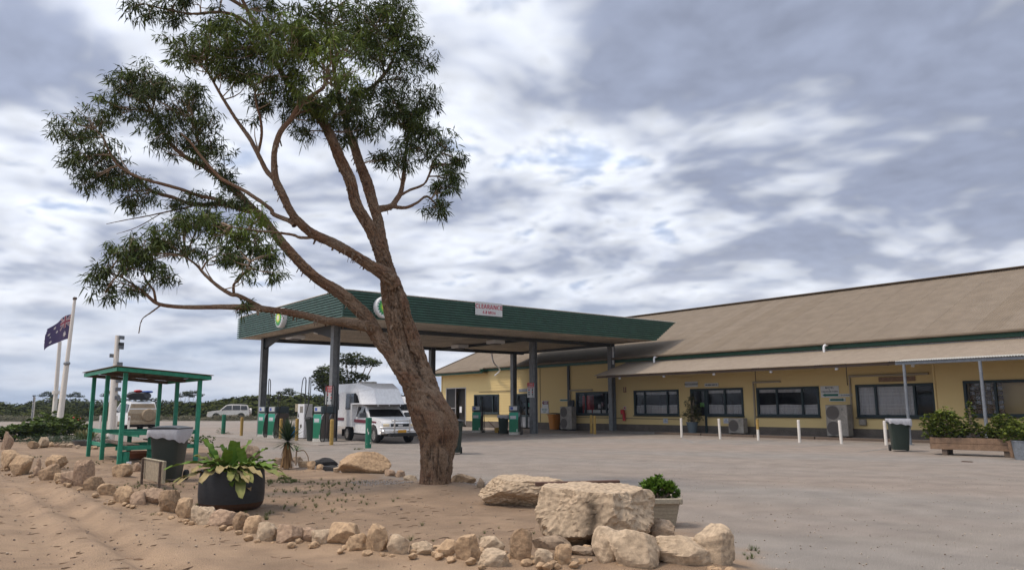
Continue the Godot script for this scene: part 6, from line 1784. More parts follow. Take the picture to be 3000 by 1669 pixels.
func wheelie(called: String, label: String, at: Vector3, turn: float, m: Material, liner: bool, lid := true, group := "wheelie bins") -> Node3D:
	# a two-wheeled bin: front faces +z, wheels and handle behind
	var t := thing(called, label, "bin", at, turn, group)
	var s := Shape.new()
	var lo := [Vector3(-0.22, 0.05, -0.2), Vector3(0.22, 0.05, -0.2), Vector3(0.22, 0.05, 0.26), Vector3(-0.22, 0.05, 0.26)]
	var hi := [Vector3(-0.28, 0.96, -0.32), Vector3(0.28, 0.96, -0.32), Vector3(0.28, 0.96, 0.36), Vector3(-0.28, 0.96, 0.36)]
	# rounded corners: each ring has three points at every corner
	var rings := []
	for f in [0.0, 0.35, 0.88, 0.885, 1.0]:
		var ring := []
		for k in 4:
			var c: Vector3 = lo[k].lerp(hi[k], f)
			if f > 0.88:
				c += Vector3(signf(c.x), 0, signf(c.z)) * 0.02
			var a: Vector3 = (lo[(k + 3) % 4].lerp(hi[(k + 3) % 4], f) - c).normalized() * 0.07
			var b: Vector3 = (lo[(k + 1) % 4].lerp(hi[(k + 1) % 4], f) - c).normalized() * 0.07
			ring.append_array([c + a, c + (a + b) * 0.3, c + b])
		rings.append(ring)
	for r in rings.size() - 1:
		for k in 12:
			s.face([rings[r][k], rings[r][(k + 1) % 12], rings[r + 1][(k + 1) % 12], rings[r + 1][k]], Vector3(0, rings[r][k].y, 0))
	s.face(rings[0], Vector3(0, 1, 0))
	s.soften(50)
	put("body", s, m, t)
	for sg in [-1.0, 1.0]:
		var w := Shape.new()
		var xf := Transform3D(Basis(Vector3.BACK, PI / 2), Vector3(sg * 0.25 + 0.03, 0.1, -0.27))
		w.lathe([Vector2(0.0, 0.0), Vector2(0.1, 0.0), Vector2(0.1, 0.06), Vector2(0, 0.06)], 18, xf)
		put("wheel", w, M.rubber, t)
	var hd := Shape.new()
	hd.cyl(Vector3(-0.26, 0.99, -0.4), Vector3(0.26, 0.99, -0.4), 0.02, -1, 8)
	for sg in [-1.0, 1.0]:
		hd.box(Vector3(sg * 0.24, 0.97, -0.37), Vector3(0.04, 0.05, 0.08), 0.01)
	put("handle", hd, M.bin_lid, t)
	if lid:
		var l := Shape.new()
		var p := PackedVector3Array()
		for r in 7:
			for q in 7:
				var u := q / 3.0 - 1.0
				var v := r / 3.0 - 1.0
				p.append(Vector3(u * 0.315, 1.0 + 0.055 * (1.0 - u * u * u * u) * (1.0 - 0.5 * v * v) + (0.03 if liner else 0.0), v * 0.38 + 0.02))
		l.sheet(p, 7, 7)
		for k in l.n.size():
			if l.n[k].y < 0:
				l.n[k] = -l.n[k]
		l.box(Vector3(0, 1.0 + (0.03 if liner else 0.0), 0.02), Vector3(0.63, 0.025, 0.76), 0.008)
		put("lid", l, M.bin_lid, t)
	if liner:
		# a plastic bag folded over the rim, hanging lower on one side
		var p := PackedVector3Array()
		var cols := 60
		for r in 6:
			for q in cols:
				var a := TAU * q / cols
				var c := Vector3(clampf(cos(a) * 1.35, -1, 1) * 0.312, 0, clampf(sin(a) * 1.35, -1, 1) * 0.375 + 0.02)
				var drop := 0.09 + 0.10 * maxf(0.0, cos(a - 0.6)) + 0.025 * sin(a * 3.0 + 1.0) + 0.012 * sin(a * 11.0)
				var f := r / 5.0
				var o := 1.0 + 0.03 * sin(f * PI) + 0.018 * sin(a * 17.0 + f * 4.0) * f + 0.012 * sin(a * 29.0) * f
				p.append(Vector3(c.x * o, 1.015 - drop * f * 1.3, c.z * o))
		var b := Shape.new()
		b.sheet(p, 6, cols, true)
		for k in b.n.size():
			if b.n[k].dot(b.v[k] - Vector3(0, b.v[k].y, 0)) < 0:
				b.n[k] = -b.n[k]
		put("liner", b, M.liner, t)
	return t

func pump(label: String, at: Vector3, turn: float, hose_h: float, double_mast: bool) -> Node3D:
	# a fuel dispenser: narrow green face towards +z, hoses on a mast
	var t := thing("fuel_pump", label, "fuel pump", at, turn, "fuel pumps")
	put("plinth", box1(Vector3(0, 0.075, 0), Vector3(0.5, 0.15, 0.86), 0.01), M.white_tin, t)
	put("cabinet", box1(Vector3(0, 0.66, -0.01), Vector3(0.48, 1.02, 0.84), 0.02), M.pump_side, t)
	put("green_door", box1(Vector3(0, 0.47, 0.414), Vector3(0.47, 0.63, 0.02), 0.006), M.pump_green, t)
	put("teal_panel", box1(Vector3(0, 0.97, 0.413), Vector3(0.47, 0.37, 0.02), 0.006), M.pump_teal, t)
	put("small_print", box1(Vector3(-0.03, 0.9, 0.424), Vector3(0.3, 0.16, 0.004)), M.curtain, t)
	put("white_flash", box1(Vector3(0.17, 0.24, 0.424), Vector3(0.05, 0.14, 0.006)), M.sign_white, t)
	put("head", box1(Vector3(0, 1.34, 0), Vector3(0.5, 0.3, 0.8), 0.02), M.ink_dark, t)
	put("display", box1(Vector3(-0.02, 1.36, 0.405), Vector3(0.4, 0.2, 0.02), 0.006), M.sign_white, t)
	put("screen", box1(Vector3(-0.1, 1.36, 0.416), Vector3(0.14, 0.13, 0.006)), M.ink_blue, t)
	for sg in [-1.0, 1.0]:
		if sg < 0 and not double_mast:
			continue
		var hz: float = sg * 0.22
		var h := Shape.new()
		h.cyl(Vector3(0.18, 1.45, hz), Vector3(0.18, hose_h, hz), 0.022, -1, 8)
		put("mast", h, M.dark_beam, t)
		h = Shape.new()
		h.tube(bezier([Vector3(0.18, hose_h - 0.05, hz), Vector3(0.2, hose_h + 0.08, hz), Vector3(0.3, hose_h - 0.02, hz), Vector3(0.32, hose_h - 0.5, hz), Vector3(0.33, 0.9, hz + 0.05), Vector3(0.38, 0.12, hz + 0.12), Vector3(0.36, 0.06, hz + 0.28), Vector3(0.33, 0.35, hz + 0.32), Vector3(0.29, 0.95, hz + 0.2)], 5), [0.02], 8)
		put("hose", h, M.rubber, t)
		h = Shape.new()
		h.tube([Vector3(0.27, 0.92, hz + 0.2), Vector3(0.28, 1.05, hz + 0.2), Vector3(0.28, 1.16, hz + 0.12)], [0.03, 0.035, 0.02], 8)
		put("nozzle", h, M.galv, t)
	return t

func forecourt() -> void:
	# kerbed islands
	for q in [[Vector3(-37.715, 0, -13.921), Vector3(-29.445, 0, -13.774), -14.2], [Vector3(-34.67, 0, -24.429), Vector3(-30.631, 0, -25.558), -25.4]]:
		pass
	var pt := 0.32
	pump("green and grey fuel pump standing against the left canopy column", Vector3(-37.435, 0, -14.21), pt, 2.75, false)
	pump("green and grey fuel pump second from the left canopy column, hose looped over its face", Vector3(-35.845, 0, -14.107), pt, 2.1, false)
	pump("green and grey fuel pump between the dark bin and the near canopy column", Vector3(-30.595, 0, -14.058), pt, 2.3, true)
	pump("dark green fuel pump nearest the screen door, big hose loop on its right", Vector3(-35.136, 0, -25.331), 0.75, 1.85, true)
	pump("dark green fuel pump beside the bin and the middle canopy column", Vector3(-31.231, 0, -24.883), 0.75, 1.75, true)
	# tall white high-flow pump
	var w := thing("tall_fuel_pump", "tall narrow white fuel pump with two high hose loops", "fuel pump", Vector3(-34.122, 0, -14.686), pt)
	put("cabinet", box1(Vector3(0, 0.82, 0), Vector3(0.46, 1.54, 0.5), 0.02), M.white_plastic, w)
	put("foot", box1(Vector3(0, 0.025, 0), Vector3(0.4, 0.05, 0.44)), M.pump_side, w)
	put("display", box1(Vector3(-0.32, 1.42, 0.05), Vector3(0.34, 0.36, 0.3), 0.02), M.cream_paint, w)
	put("label_plate", box1(Vector3(0.03, 1.35, 0.253), Vector3(0.2, 0.28, 0.008)), M.ac_cream, w)
	put("vent", box1(Vector3(0.03, 0.6, 0.253), Vector3(0.12, 0.14, 0.008)), M.pump_side, w)
	for k in 2:
		var s := Shape.new()
		var x := -0.02 + k * 0.22
		s.cyl(Vector3(x, 1.58, 0), Vector3(x, 2.72, 0), 0.025, -1, 8)
		put("mast", s, M.dark_beam, w)
		s = Shape.new()
		var sg := -1.0 if k == 0 else 1.0
		s.tube(bezier([Vector3(x, 2.6, 0), Vector3(x - sg * -0.02, 2.82, 0.02), Vector3(x + sg * 0.16, 2.7, 0.05), Vector3(x + sg * 0.2, 1.9, 0.1), Vector3(x + sg * 0.12, 1.0, 0.27)], 6), [0.02], 8)
		put("hose", s, M.rubber, w)
	wheelie("wheelie_bin", "dark wheelie bin between the tall white pump and a green pump", Vector3(-31.223, 0, -13.852), 0.9, M.bin_green, false)
	wheelie("wheelie_bin", "dark green open-topped bin with pale liner beside the right-hand pump", Vector3(-32.429, 0, -25.058), 0.9, M.bin_dark, true, false)
	wheelie("wheelie_bin", "dark green bin almost hidden behind the gum tree trunk", Vector3(-19.922, 0, -13.437), 1.0, M.bin_dark, false)
	wheelie("wheelie_bin", "dark wheelie bin with a white liner folded over its rim by the timber planter", Vector3(-11.559, 0, -24.714), 0.62, M.bin_dark, true, false)
	wheelie("wheelie_bin", "orange wheelie bin against the wall beside the tall air conditioner", Vector3(-36.0, 0, -31.85), 0.0, M.orange_bin, false)
	# bollards: one of each kind, then copies
	var s := Shape.new()
	s.lathe([Vector2(0.075, 0), Vector2(0.075, 0.93), Vector2(0.06, 0.955), Vector2(0, 0.96)], 16)
	var yb := solo("yellow_bollard", s, M.yellow_paint, "yellow steel bollard left of the first pump, in the open", "bollard", Vector3(-39.778, 0, -13.722), "yellow bollards")
	for q in [[Vector3(-34.557, 0, -13.73), "yellow steel bollard behind the yucca, left of two", 0.0], [Vector3(-32.277, 0, -13.547), "yellow steel bollard behind the yucca, right of two", 0.0], [Vector3(-27.791, 0, -13.074), "yellow steel bollard in front of the near canopy column", 0.02], [Vector3(-29.929, 0, -29.099), "left one of the pair of yellow bollards in front of the shop window", 0.0], [Vector3(-29.064, 0, -28.504), "right one of the pair of yellow bollards in front of the shop window", 0.0]]:
		var o := copy(yb, "yellow_bollard", q[1], q[0])
		o.scale.y = 1.0 + 0.05 * (wall_noise(q[0].x) - 0.5)
	s = Shape.new()
	s.lathe([Vector2(0.11, 0), Vector2(0.11, 1.05), Vector2(0.1, 1.07), Vector2(0.085, 1.07), Vector2(0.085, 0.9), Vector2(0, 0.9)], 20)
	var gb := thing("green_bollard", "green painted steel pipe bollard with chipped paint beside the camper van", "bollard", Vector3(-24.779, 0, -13.069), 0.0, "green bollards")
	put("pipe", s, M.bollard_green, gb)
	s = Shape.new()
	var pn := noise(88, 3.0, 3)
	for k in 14:
		var a := 0.6 + 2.6 * wall_noise(k * 3.1)
		var y := 0.1 + 0.9 * wall_noise(k * 1.7 + 2.0)
		var hh := 0.02 + 0.07 * wall_noise(k * 5.3)
		var ww := 0.1 + 0.22 * wall_noise(k * 2.9)
		var pts := []
		for q in 7:
			var t := TAU * q / 7
			var rr := 0.7 + 0.5 * pn.get_noise_2d(k * 9.0, q * 3.0)
			var aa := a + cos(t) * ww * rr
			pts.append(Vector3(sin(aa) * 0.1125, y + sin(t) * hh * rr, cos(aa) * 0.1125))
		s.face(pts, Vector3(0, y, 0))
	put("bare_patches", s, M.white_paint, gb)
	copy(gb, "green_bollard", "green painted steel pipe bollard with weeds at its foot, near the white four-wheel drive", Vector3(-44.229, 0, -14.234), 2.0)
	bush("weed_clump", "clump of weeds at the foot of the far green bollard", "weeds", Vector3(-43.719, 0, -13.978), [[Vector3(0, 0.15, 0), 0.3, 0.2], [Vector3(0.2, 0.05, -0.3), 0.3, 0.1]], leaf_spray(7, 12, 0.07, 0.007, 0.06, 0.2), Color(0.05, 0.08, 0.03), Color(0.09, 0.12, 0.05), 700.0, false)
	# white posts along the front
	s = Shape.new()
	s.lathe([Vector2(0.055, 0), Vector2(0.055, 0.86), Vector2(0.045, 0.875), Vector2(0, 0.875)], 14)
	var wb := solo("white_bollard", s, M.white_paint, "white post in front of the potted shrub, first from the left", "bollard", Vector3(-23.339, 0, -28.52), "white posts along the parking bays")
	for q in [[Vector3(-20.969, 0, -28.227), "white post leaning slightly, second from the left, by the small air conditioner", -0.035], [Vector3(-19.05, 0, -28.232), "white post with an orange top beside the small air conditioner", -0.01], [Vector3(-16.894, 0, -27.797), "white post below the fourth window, left of the tall air conditioner", 0.0], [Vector3(-15.233, 0, -27.918), "white post standing in front of the tall double-fan air conditioner", -0.03], [Vector3(-13.636, 0, -28.1), "white post just left of the right-hand wheelie bin", 0.0]]:
		var o := copy(wb, "white_bollard", q[1], q[0])
		o.rotation = Vector3(0, 0, -q[2])
		if q[1].contains("orange"):
			var cap := Shape.new()
			cap.cyl(Vector3(0, 0.45, 0), Vector3(0, 0.88, 0), 0.057, -1, 14)
			put("orange_top", cap, M.yellow_paint, o)
	# guide posts at the road
	s = Shape.new()
	s.box(Vector3(0, 0.5, 0), Vector3(0.12, 1.0, 0.05), 0.012)
	var gp := thing("guide_post", "white guide post with red reflector in front of the dusty four-wheel drive", "guide post", Vector3(-48.346, 0, -10.2), 1.0, "white guide posts by the road")
	put("post", s, M.white_paint, gp)
	for q in [[Vector3(-53.972, 0, -10.666), "white guide post left of the dusty four-wheel drive"], [Vector3(-54.783, 0, -9.883), "leaning white guide post behind the shelter's middle post"], [Vector3(-59.661, 0, -10.27), "tall thin white post behind the shelter's left back post"]]:
		copy(gp, "guide_post", q[1], q[0], 1.0)
	put("reflector", box1(Vector3(0, 0.85, 0.027), Vector3(0.06, 0.17, 0.008)), M.maroon, gp)
	for q in [[Vector3(-75.32, 0, -30.489), "thin grey post beyond the pumps, left of the white tall pump"], [Vector3(-73.413, 0, -32.058), "thin grey post beyond the pumps, right of the white tall pump"]]:
		var p := Shape.new()
		p.cyl(Vector3.ZERO, Vector3(0, 1.35, 0), 0.06, -1, 8)
		solo("grey_post", p, M.post_grey, q[1], "post", q[0], "posts on the far side of the drive")
	# flagpoles
	var fp := thing("flagpole", "white painted timber flagpole with the flag, spliced half way up", "flagpole", Vector3(-47.522, 0, -6.595))
	var top: Vector3 = Vector3(-47.355, 7.404, -6.806) - fp.position
	var k1 := top * 0.52
	var px := Shape.new()
	px.tube([Vector3(0, 0, 0), k1], [0.17, 0.13], 4)
	put("lower_pole", px, M.white_paint, fp)
	px = Shape.new()
	px.tube([k1 * 0.93, top * 0.995], [0.11, 0.075], 8)
	put("upper_pole", px, M.white_paint, fp)
	put("lashing", box1(k1, Vector3(0.34, 0.2, 0.3), 0.06), M.galv, fp)
	put("finial", box1(top, Vector3(0.22, 0.16, 0.2), 0.04), M.old_timber, fp)
	var f2 := thing("flagpole", "second, lower white pole behind the flag, without a flag of its own", "flagpole", Vector3(-53.104, 0, -7.092))
	var top2: Vector3 = Vector3(-53.144, 5.45, -7.042) - f2.position
	px = Shape.new()
	px.tube([Vector3.ZERO, top2 * 0.5, top2], [0.15, 0.12, 0.1], 4)
	px.tube([top2 * 0.36 + Vector3(0.12, 0, 0.06), top2 + Vector3(0.1, 0.0, 0.06)], [0.05], 8)
	px.tube([top2 * 0.42, top2 * 0.46], [0.2], 10)
	put("pole", px, M.white_paint, f2)
	flag(fp.position + top)
	# white post with a column of little name plates seen edge-on
	var dp := thing("signpost", "tall white timber post with small boards on its side, behind the shelter", "signpost", Vector3(-36.313, 0, -7))
	var dt: Vector3 = Vector3(-36.336, 4.548, -6.971) - dp.position
	px = Shape.new()
	px.tube([Vector3.ZERO, dt * 0.6], [0.16, 0.15], 4)
	px.tube([dt * 0.55, dt], [0.11, 0.1], 4)
	put("post", px, M.white_paint, dp)
	var ahead := dt.normalized()
	for k in 9:
		var f: float = [0.995, 0.93, 0.90, 0.82, 0.74, 0.66, 0.58, 0.5, 0.42][k]
		var sgn := -1.0 if k == 3 else 1.0
		put("name_plate", box1(dt * f * 0.985 + Vector3(0.10 * sgn, 0, -0.14 * sgn), Vector3(0.03, 0.16, 0.30), 0.006, Basis(Vector3.UP, 0.62)), M.post_grey if k != 1 else M.dark_beam, dp)
	var op := thing("plate_post", "short post with a stack of grey plates left of the flagpoles", "signpost", Vector3(-59.117, 0, -6.667))
	put("post", box1(Vector3(0, 1.1, 0), Vector3(0.14, 2.2, 0.14), 0.01), M.white_paint, op)
	for k in 4:
		put("plate", box1(Vector3(0.12, 0.55 + k * 0.5, 0.05), Vector3(0.22, 0.46, 0.05), 0.01), M.post_grey, op)
	put("cap", box1(Vector3(0.06, 2.28, 0.02), Vector3(0.36, 0.06, 0.2), 0.01), M.dark_beam, op)
	# blue and white sheet and cleaning bucket by the pumps
	solo("water_tub", box1(Vector3(0, 0.28, 0), Vector3(0.5, 0.5, 0.4), 0.05), M.blue_sheet, "blue and white tub behind the yucca, between the pumps", "tub", Vector3(-35.785, 0, -14.935))
	var bk := thing("mop_bucket", "yellow mop bucket with a red-handled mop beside the right-hand bin", "bucket", Vector3(-34.005, 0, -25.847))
	s = Shape.new()
	s.lathe([Vector2(0.13, 0), Vector2(0.17, 0.3), Vector2(0.16, 0.3), Vector2(0.12, 0.03), Vector2(0, 0.03)], 16)
	put("bucket", s, M.yellow_paint, bk)
	s = Shape.new()
	s.cyl(Vector3(0.05, 0.1, 0), Vector3(-0.42, 0.66, 0.3), 0.016, -1, 7)
	put("mop_handle", s, M.maroon, bk)
	for q in [[Vector3(-36.2, 0.008, -27.5), 0.9, "rusty drain cover in the forecourt in front of the column"], [Vector3(-8.315, 0, -21.294), 0.25, "small rusty drain grate in the gravel at the right"]]:
		var dc := box1(Vector3(0, 0.0, 0), Vector3(q[1], 0.02, 0.35 if q[1] > 0.5 else 0.12), 0.004)
		for k in 6:
			dc.box(Vector3((k - 2.5) * q[1] / 7, 0.013, 0), Vector3(0.03, 0.012, 0.28 if q[1] > 0.5 else 0.09))
		solo("drain_cover", dc, M.rust, q[2], "drain cover", q[0])

func flag(top: Vector3) -> void:
	# blue ensign with a faded corner jack and white stars, folded by the wind
	var t := thing("flag", "faded dark blue flag with white stars and a red-white-blue corner jack", "flag", top)
	var dir := Vector3(-0.620, 0.004, 0.784)
	var h := 1.35
	var l := 1.95
	var at := func(u: float, v: float) -> Vector3:
		# u along the flag, v down the hoist: it sags away from the pole
		var sag := u * u * 0.55 + u * 0.30
		var fold := 0.16 * sin(u * 7.0 + v * 2.2) * u
		return dir * (u * l * (0.62 + 0.06 * v) + 0.08) + Vector3(0, -0.85 - v * h * (1.0 - 0.12 * u) - sag, 0) + Vector3(0.6, 0, 0.78) * fold
	var cols := 40
	var rows := 24
	var p := PackedVector3Array()
	for r in rows:
		for q in cols:
			var u := q / (cols - 1.0)
			var v := r / (rows - 1.0)
			if q == cols - 1:
				u -= 0.03 * wall_noise(r * 2.3)
			p.append(at.call(u, v))
	var s := Shape.new()
	s.sheet(p, rows, cols)
	put("cloth", s, M.flag_blue, t)
	var lay := func(called: String, poly: PackedVector2Array, m: Material, lift: float) -> void:
		var tri := Geometry2D.triangulate_polygon(poly)
		var q := Shape.new()
		for sg in [-1.0, 1.0]:
			for k in range(0, tri.size(), 3):
				var pts := []
				for j in 3:
					var a: Vector2 = poly[tri[k + j]]
					var w: Vector3 = at.call(a.x, a.y)
					var e := 0.01
					var nn: Vector3 = (at.call(a.x + e, a.y) - w).cross(at.call(a.x, a.y + e) - w).normalized()
					pts.append(w + nn * lift * sg)
				q.face(pts, at.call(poly[0].x, poly[0].y) - Vector3(1, 0, 1.2) * sg)
		put(called, q, m, t)
	for st in [[0.25, 0.76, 0.15, 7], [0.75, 0.20, 0.085, 7], [0.75, 0.84, 0.085, 7], [0.63, 0.46, 0.08, 7], [0.87, 0.40, 0.08, 7], [0.80, 0.58, 0.045, 5]]:
		var poly := PackedVector2Array()
		for k in st[3] * 2:
			var a: float = PI * k / st[3] - PI / 2
			var r: float = st[2] if k % 2 == 0 else st[2] * 0.45
			poly.append(Vector2(st[0] + cos(a) * r * 0.62, st[1] + sin(a) * r))
		lay.call("star", poly, M.flag_white, 0.012)
	for d in [[0.0, 0.0, 0.5, 0.5], [0.5, 0.0, 0.0, 0.5]]:
		var a := Vector2(d[0], d[1])
		var b := Vector2(d[2], d[3])
		var nn := (b - a).orthogonal().normalized()
		for q in 5:
			var f0 := q / 5.0
			var f1 := (q + 1) / 5.0
			lay.call("diagonal_band", PackedVector2Array([a.lerp(b, f0) + nn * 0.035, a.lerp(b, f1) + nn * 0.035, a.lerp(b, f1) - nn * 0.035, a.lerp(b, f0) - nn * 0.035]), M.flag_white, 0.010)
			lay.call("diagonal_band", PackedVector2Array([a.lerp(b, f0) + nn * 0.014, a.lerp(b, f1) + nn * 0.014, a.lerp(b, f1) - nn * 0.014, a.lerp(b, f0) - nn * 0.014]), M.flag_red, 0.013)
	for q in 5:
		var f0 := q / 10.0
		var f1 := (q + 1) / 10.0
		lay.call("cross_band", PackedVector2Array([Vector2(f0, 0.17), Vector2(f1, 0.17), Vector2(f1, 0.33), Vector2(f0, 0.33)]), M.flag_white, 0.016)
		lay.call("cross_band", PackedVector2Array([Vector2(f0, 0.2), Vector2(f1, 0.2), Vector2(f1, 0.3), Vector2(f0, 0.3)]), M.flag_red, 0.020)
		lay.call("cross_band", PackedVector2Array([Vector2(0.2, f0), Vector2(0.2, f1), Vector2(0.3, f1), Vector2(0.3, f0)]), M.flag_white, 0.017)
		lay.call("cross_band", PackedVector2Array([Vector2(0.22, f0), Vector2(0.22, f1), Vector2(0.28, f1), Vector2(0.28, f0)]), M.flag_red, 0.021)

func fan_unit(label: String, at: Vector3, w: float, h: float, d: float, fans: int) -> void:
	var t := thing("air_conditioner", label, "air conditioner", at, 0.0, "outdoor air-conditioner units")
	put("case", box1(Vector3(0, 0.08 + h / 2, 0), Vector3(w, h, d), 0.02), M.ac_cream, t)
	for sg in [-1.0, 1.0]:
		put("foot", box1(Vector3(sg * w * 0.35, 0.04, 0), Vector3(0.08, 0.08, d + 0.06)), M.dark_beam, t)
	var r := minf(w * 0.3, h / fans * 0.42)
	for k in fans:
		var c := Vector3(-w / 2 + r + 0.05, 0.08 + h * (k + 0.5) / fans, d / 2)
		var s := Shape.new()
		var xf := Transform3D(Basis(Vector3.RIGHT, PI / 2), c)
		s.lathe([Vector2(r * 1.06, -0.01), Vector2(r * 1.06, 0.014), Vector2(r, 0.014), Vector2(r * 0.98, -0.0), Vector2(0, 0.001)], 30, xf)
		put("fan_opening", s, M.ac_grille, t)
		s = Shape.new()
		for q in 7:
			var rr := r * (0.16 + 0.13 * q)
			s.lathe([Vector2(rr - 0.004, 0.016), Vector2(rr + 0.004, 0.016), Vector2(rr + 0.004, 0.021), Vector2(rr - 0.004, 0.021), Vector2(rr - 0.004, 0.016)], 26, xf)
		for q in 4:
			s.box(c + Vector3(0, 0, 0.0235), Vector3(r * 2.0, 0.012, 0.004), 0.0, Basis(Vector3.BACK, q * PI / 4))
		put("guard", s, M.ac_grille, t)
		s = Shape.new()
		for q in 3:
			s.box(c + Basis(Vector3.BACK, q * TAU / 3) * Vector3(r * 0.45, 0, 0.008), Vector3(r * 0.8, r * 0.5, 0.004), 0.0, Basis(Vector3.BACK, q * TAU / 3))
		put("fan", s, M.pump_side, t)
	# three-diamond emblem and a small name plate
	var e := Shape.new()
	var o := Vector3(w * 0.28, 0.08 + h * 0.86, d / 2 + 0.001)
	for q in 3:
		var a := PI / 2 + q * TAU / 3
		var u := Vector2(cos(a), sin(a)) * 0.032
		var n2 := u.orthogonal() * 0.45
		e.prism(PackedVector2Array([Vector2.ZERO, u * 0.5 + n2, u, u * 0.5 - n2]), 0.004, Transform3D(Basis(), o))
	e.box(o + Vector3(0, -0.05, 0.002), Vector3(0.1, 0.014, 0.004))
	e.box(o + Vector3(0.02, -h * 0.36, 0.002), Vector3(0.06, 0.012, 0.004))
	put("badge", e, M.ink_dark, t)

func wall_sign(label: String, x: float, y: float, w: float, h: float, lines: Array, m: Material, called := "wall_sign") -> Node3D:
	var t := thing(called, label, "sign", Vector3(x, y, WZ + 0.045))
	put("board", box1(Vector3.ZERO, Vector3(w, h, 0.018), 0.003), m, t)
	for l in lines:
		lettering(l[0], l[1], l[3], t, Vector3(l[4] if l.size() > 4 else 0.0, l[2], 0.011))
	return t

func print_line(t: Node3D, x: float, y: float, w: float, h: float, m: Material) -> void:
	# a line of print too small to read: dashes the length of words
	var s := Shape.new()
	var a := -w / 2
	var k := 0
	while a < w / 2 - h:
		var l := minf(h * (1.5 + 3.0 * wall_noise(k * 1.3 + w * 7.0 + y)), w / 2 - a)
		s.box(Vector3(x + a + l / 2, y, 0.0125), Vector3(l, h, 0.004))
		a += l + h * 0.7
		k += 1
	put("print", s, m, t)

func arrow(t: Node3D, x: float, y: float, w: float, h: float, head: float, m: Material) -> void:
	# an arrow-shaped plate; it points left when w is negative
	var s := Shape.new()
	var sg := signf(w)
	var a := absf(w)
	s.prism(PackedVector2Array([Vector2(-a / 2 * sg, -h * 0.32), Vector2((a / 2 - head) * sg, -h * 0.32), Vector2((a / 2 - head) * sg, -h / 2), Vector2(a / 2 * sg, 0), Vector2((a / 2 - head) * sg, h / 2), Vector2((a / 2 - head) * sg, h * 0.32), Vector2(-a / 2 * sg, h * 0.32)]), 0.004, Transform3D(Basis(), Vector3(x, y, 0.0095)))
	put("arrow", s, m, t)

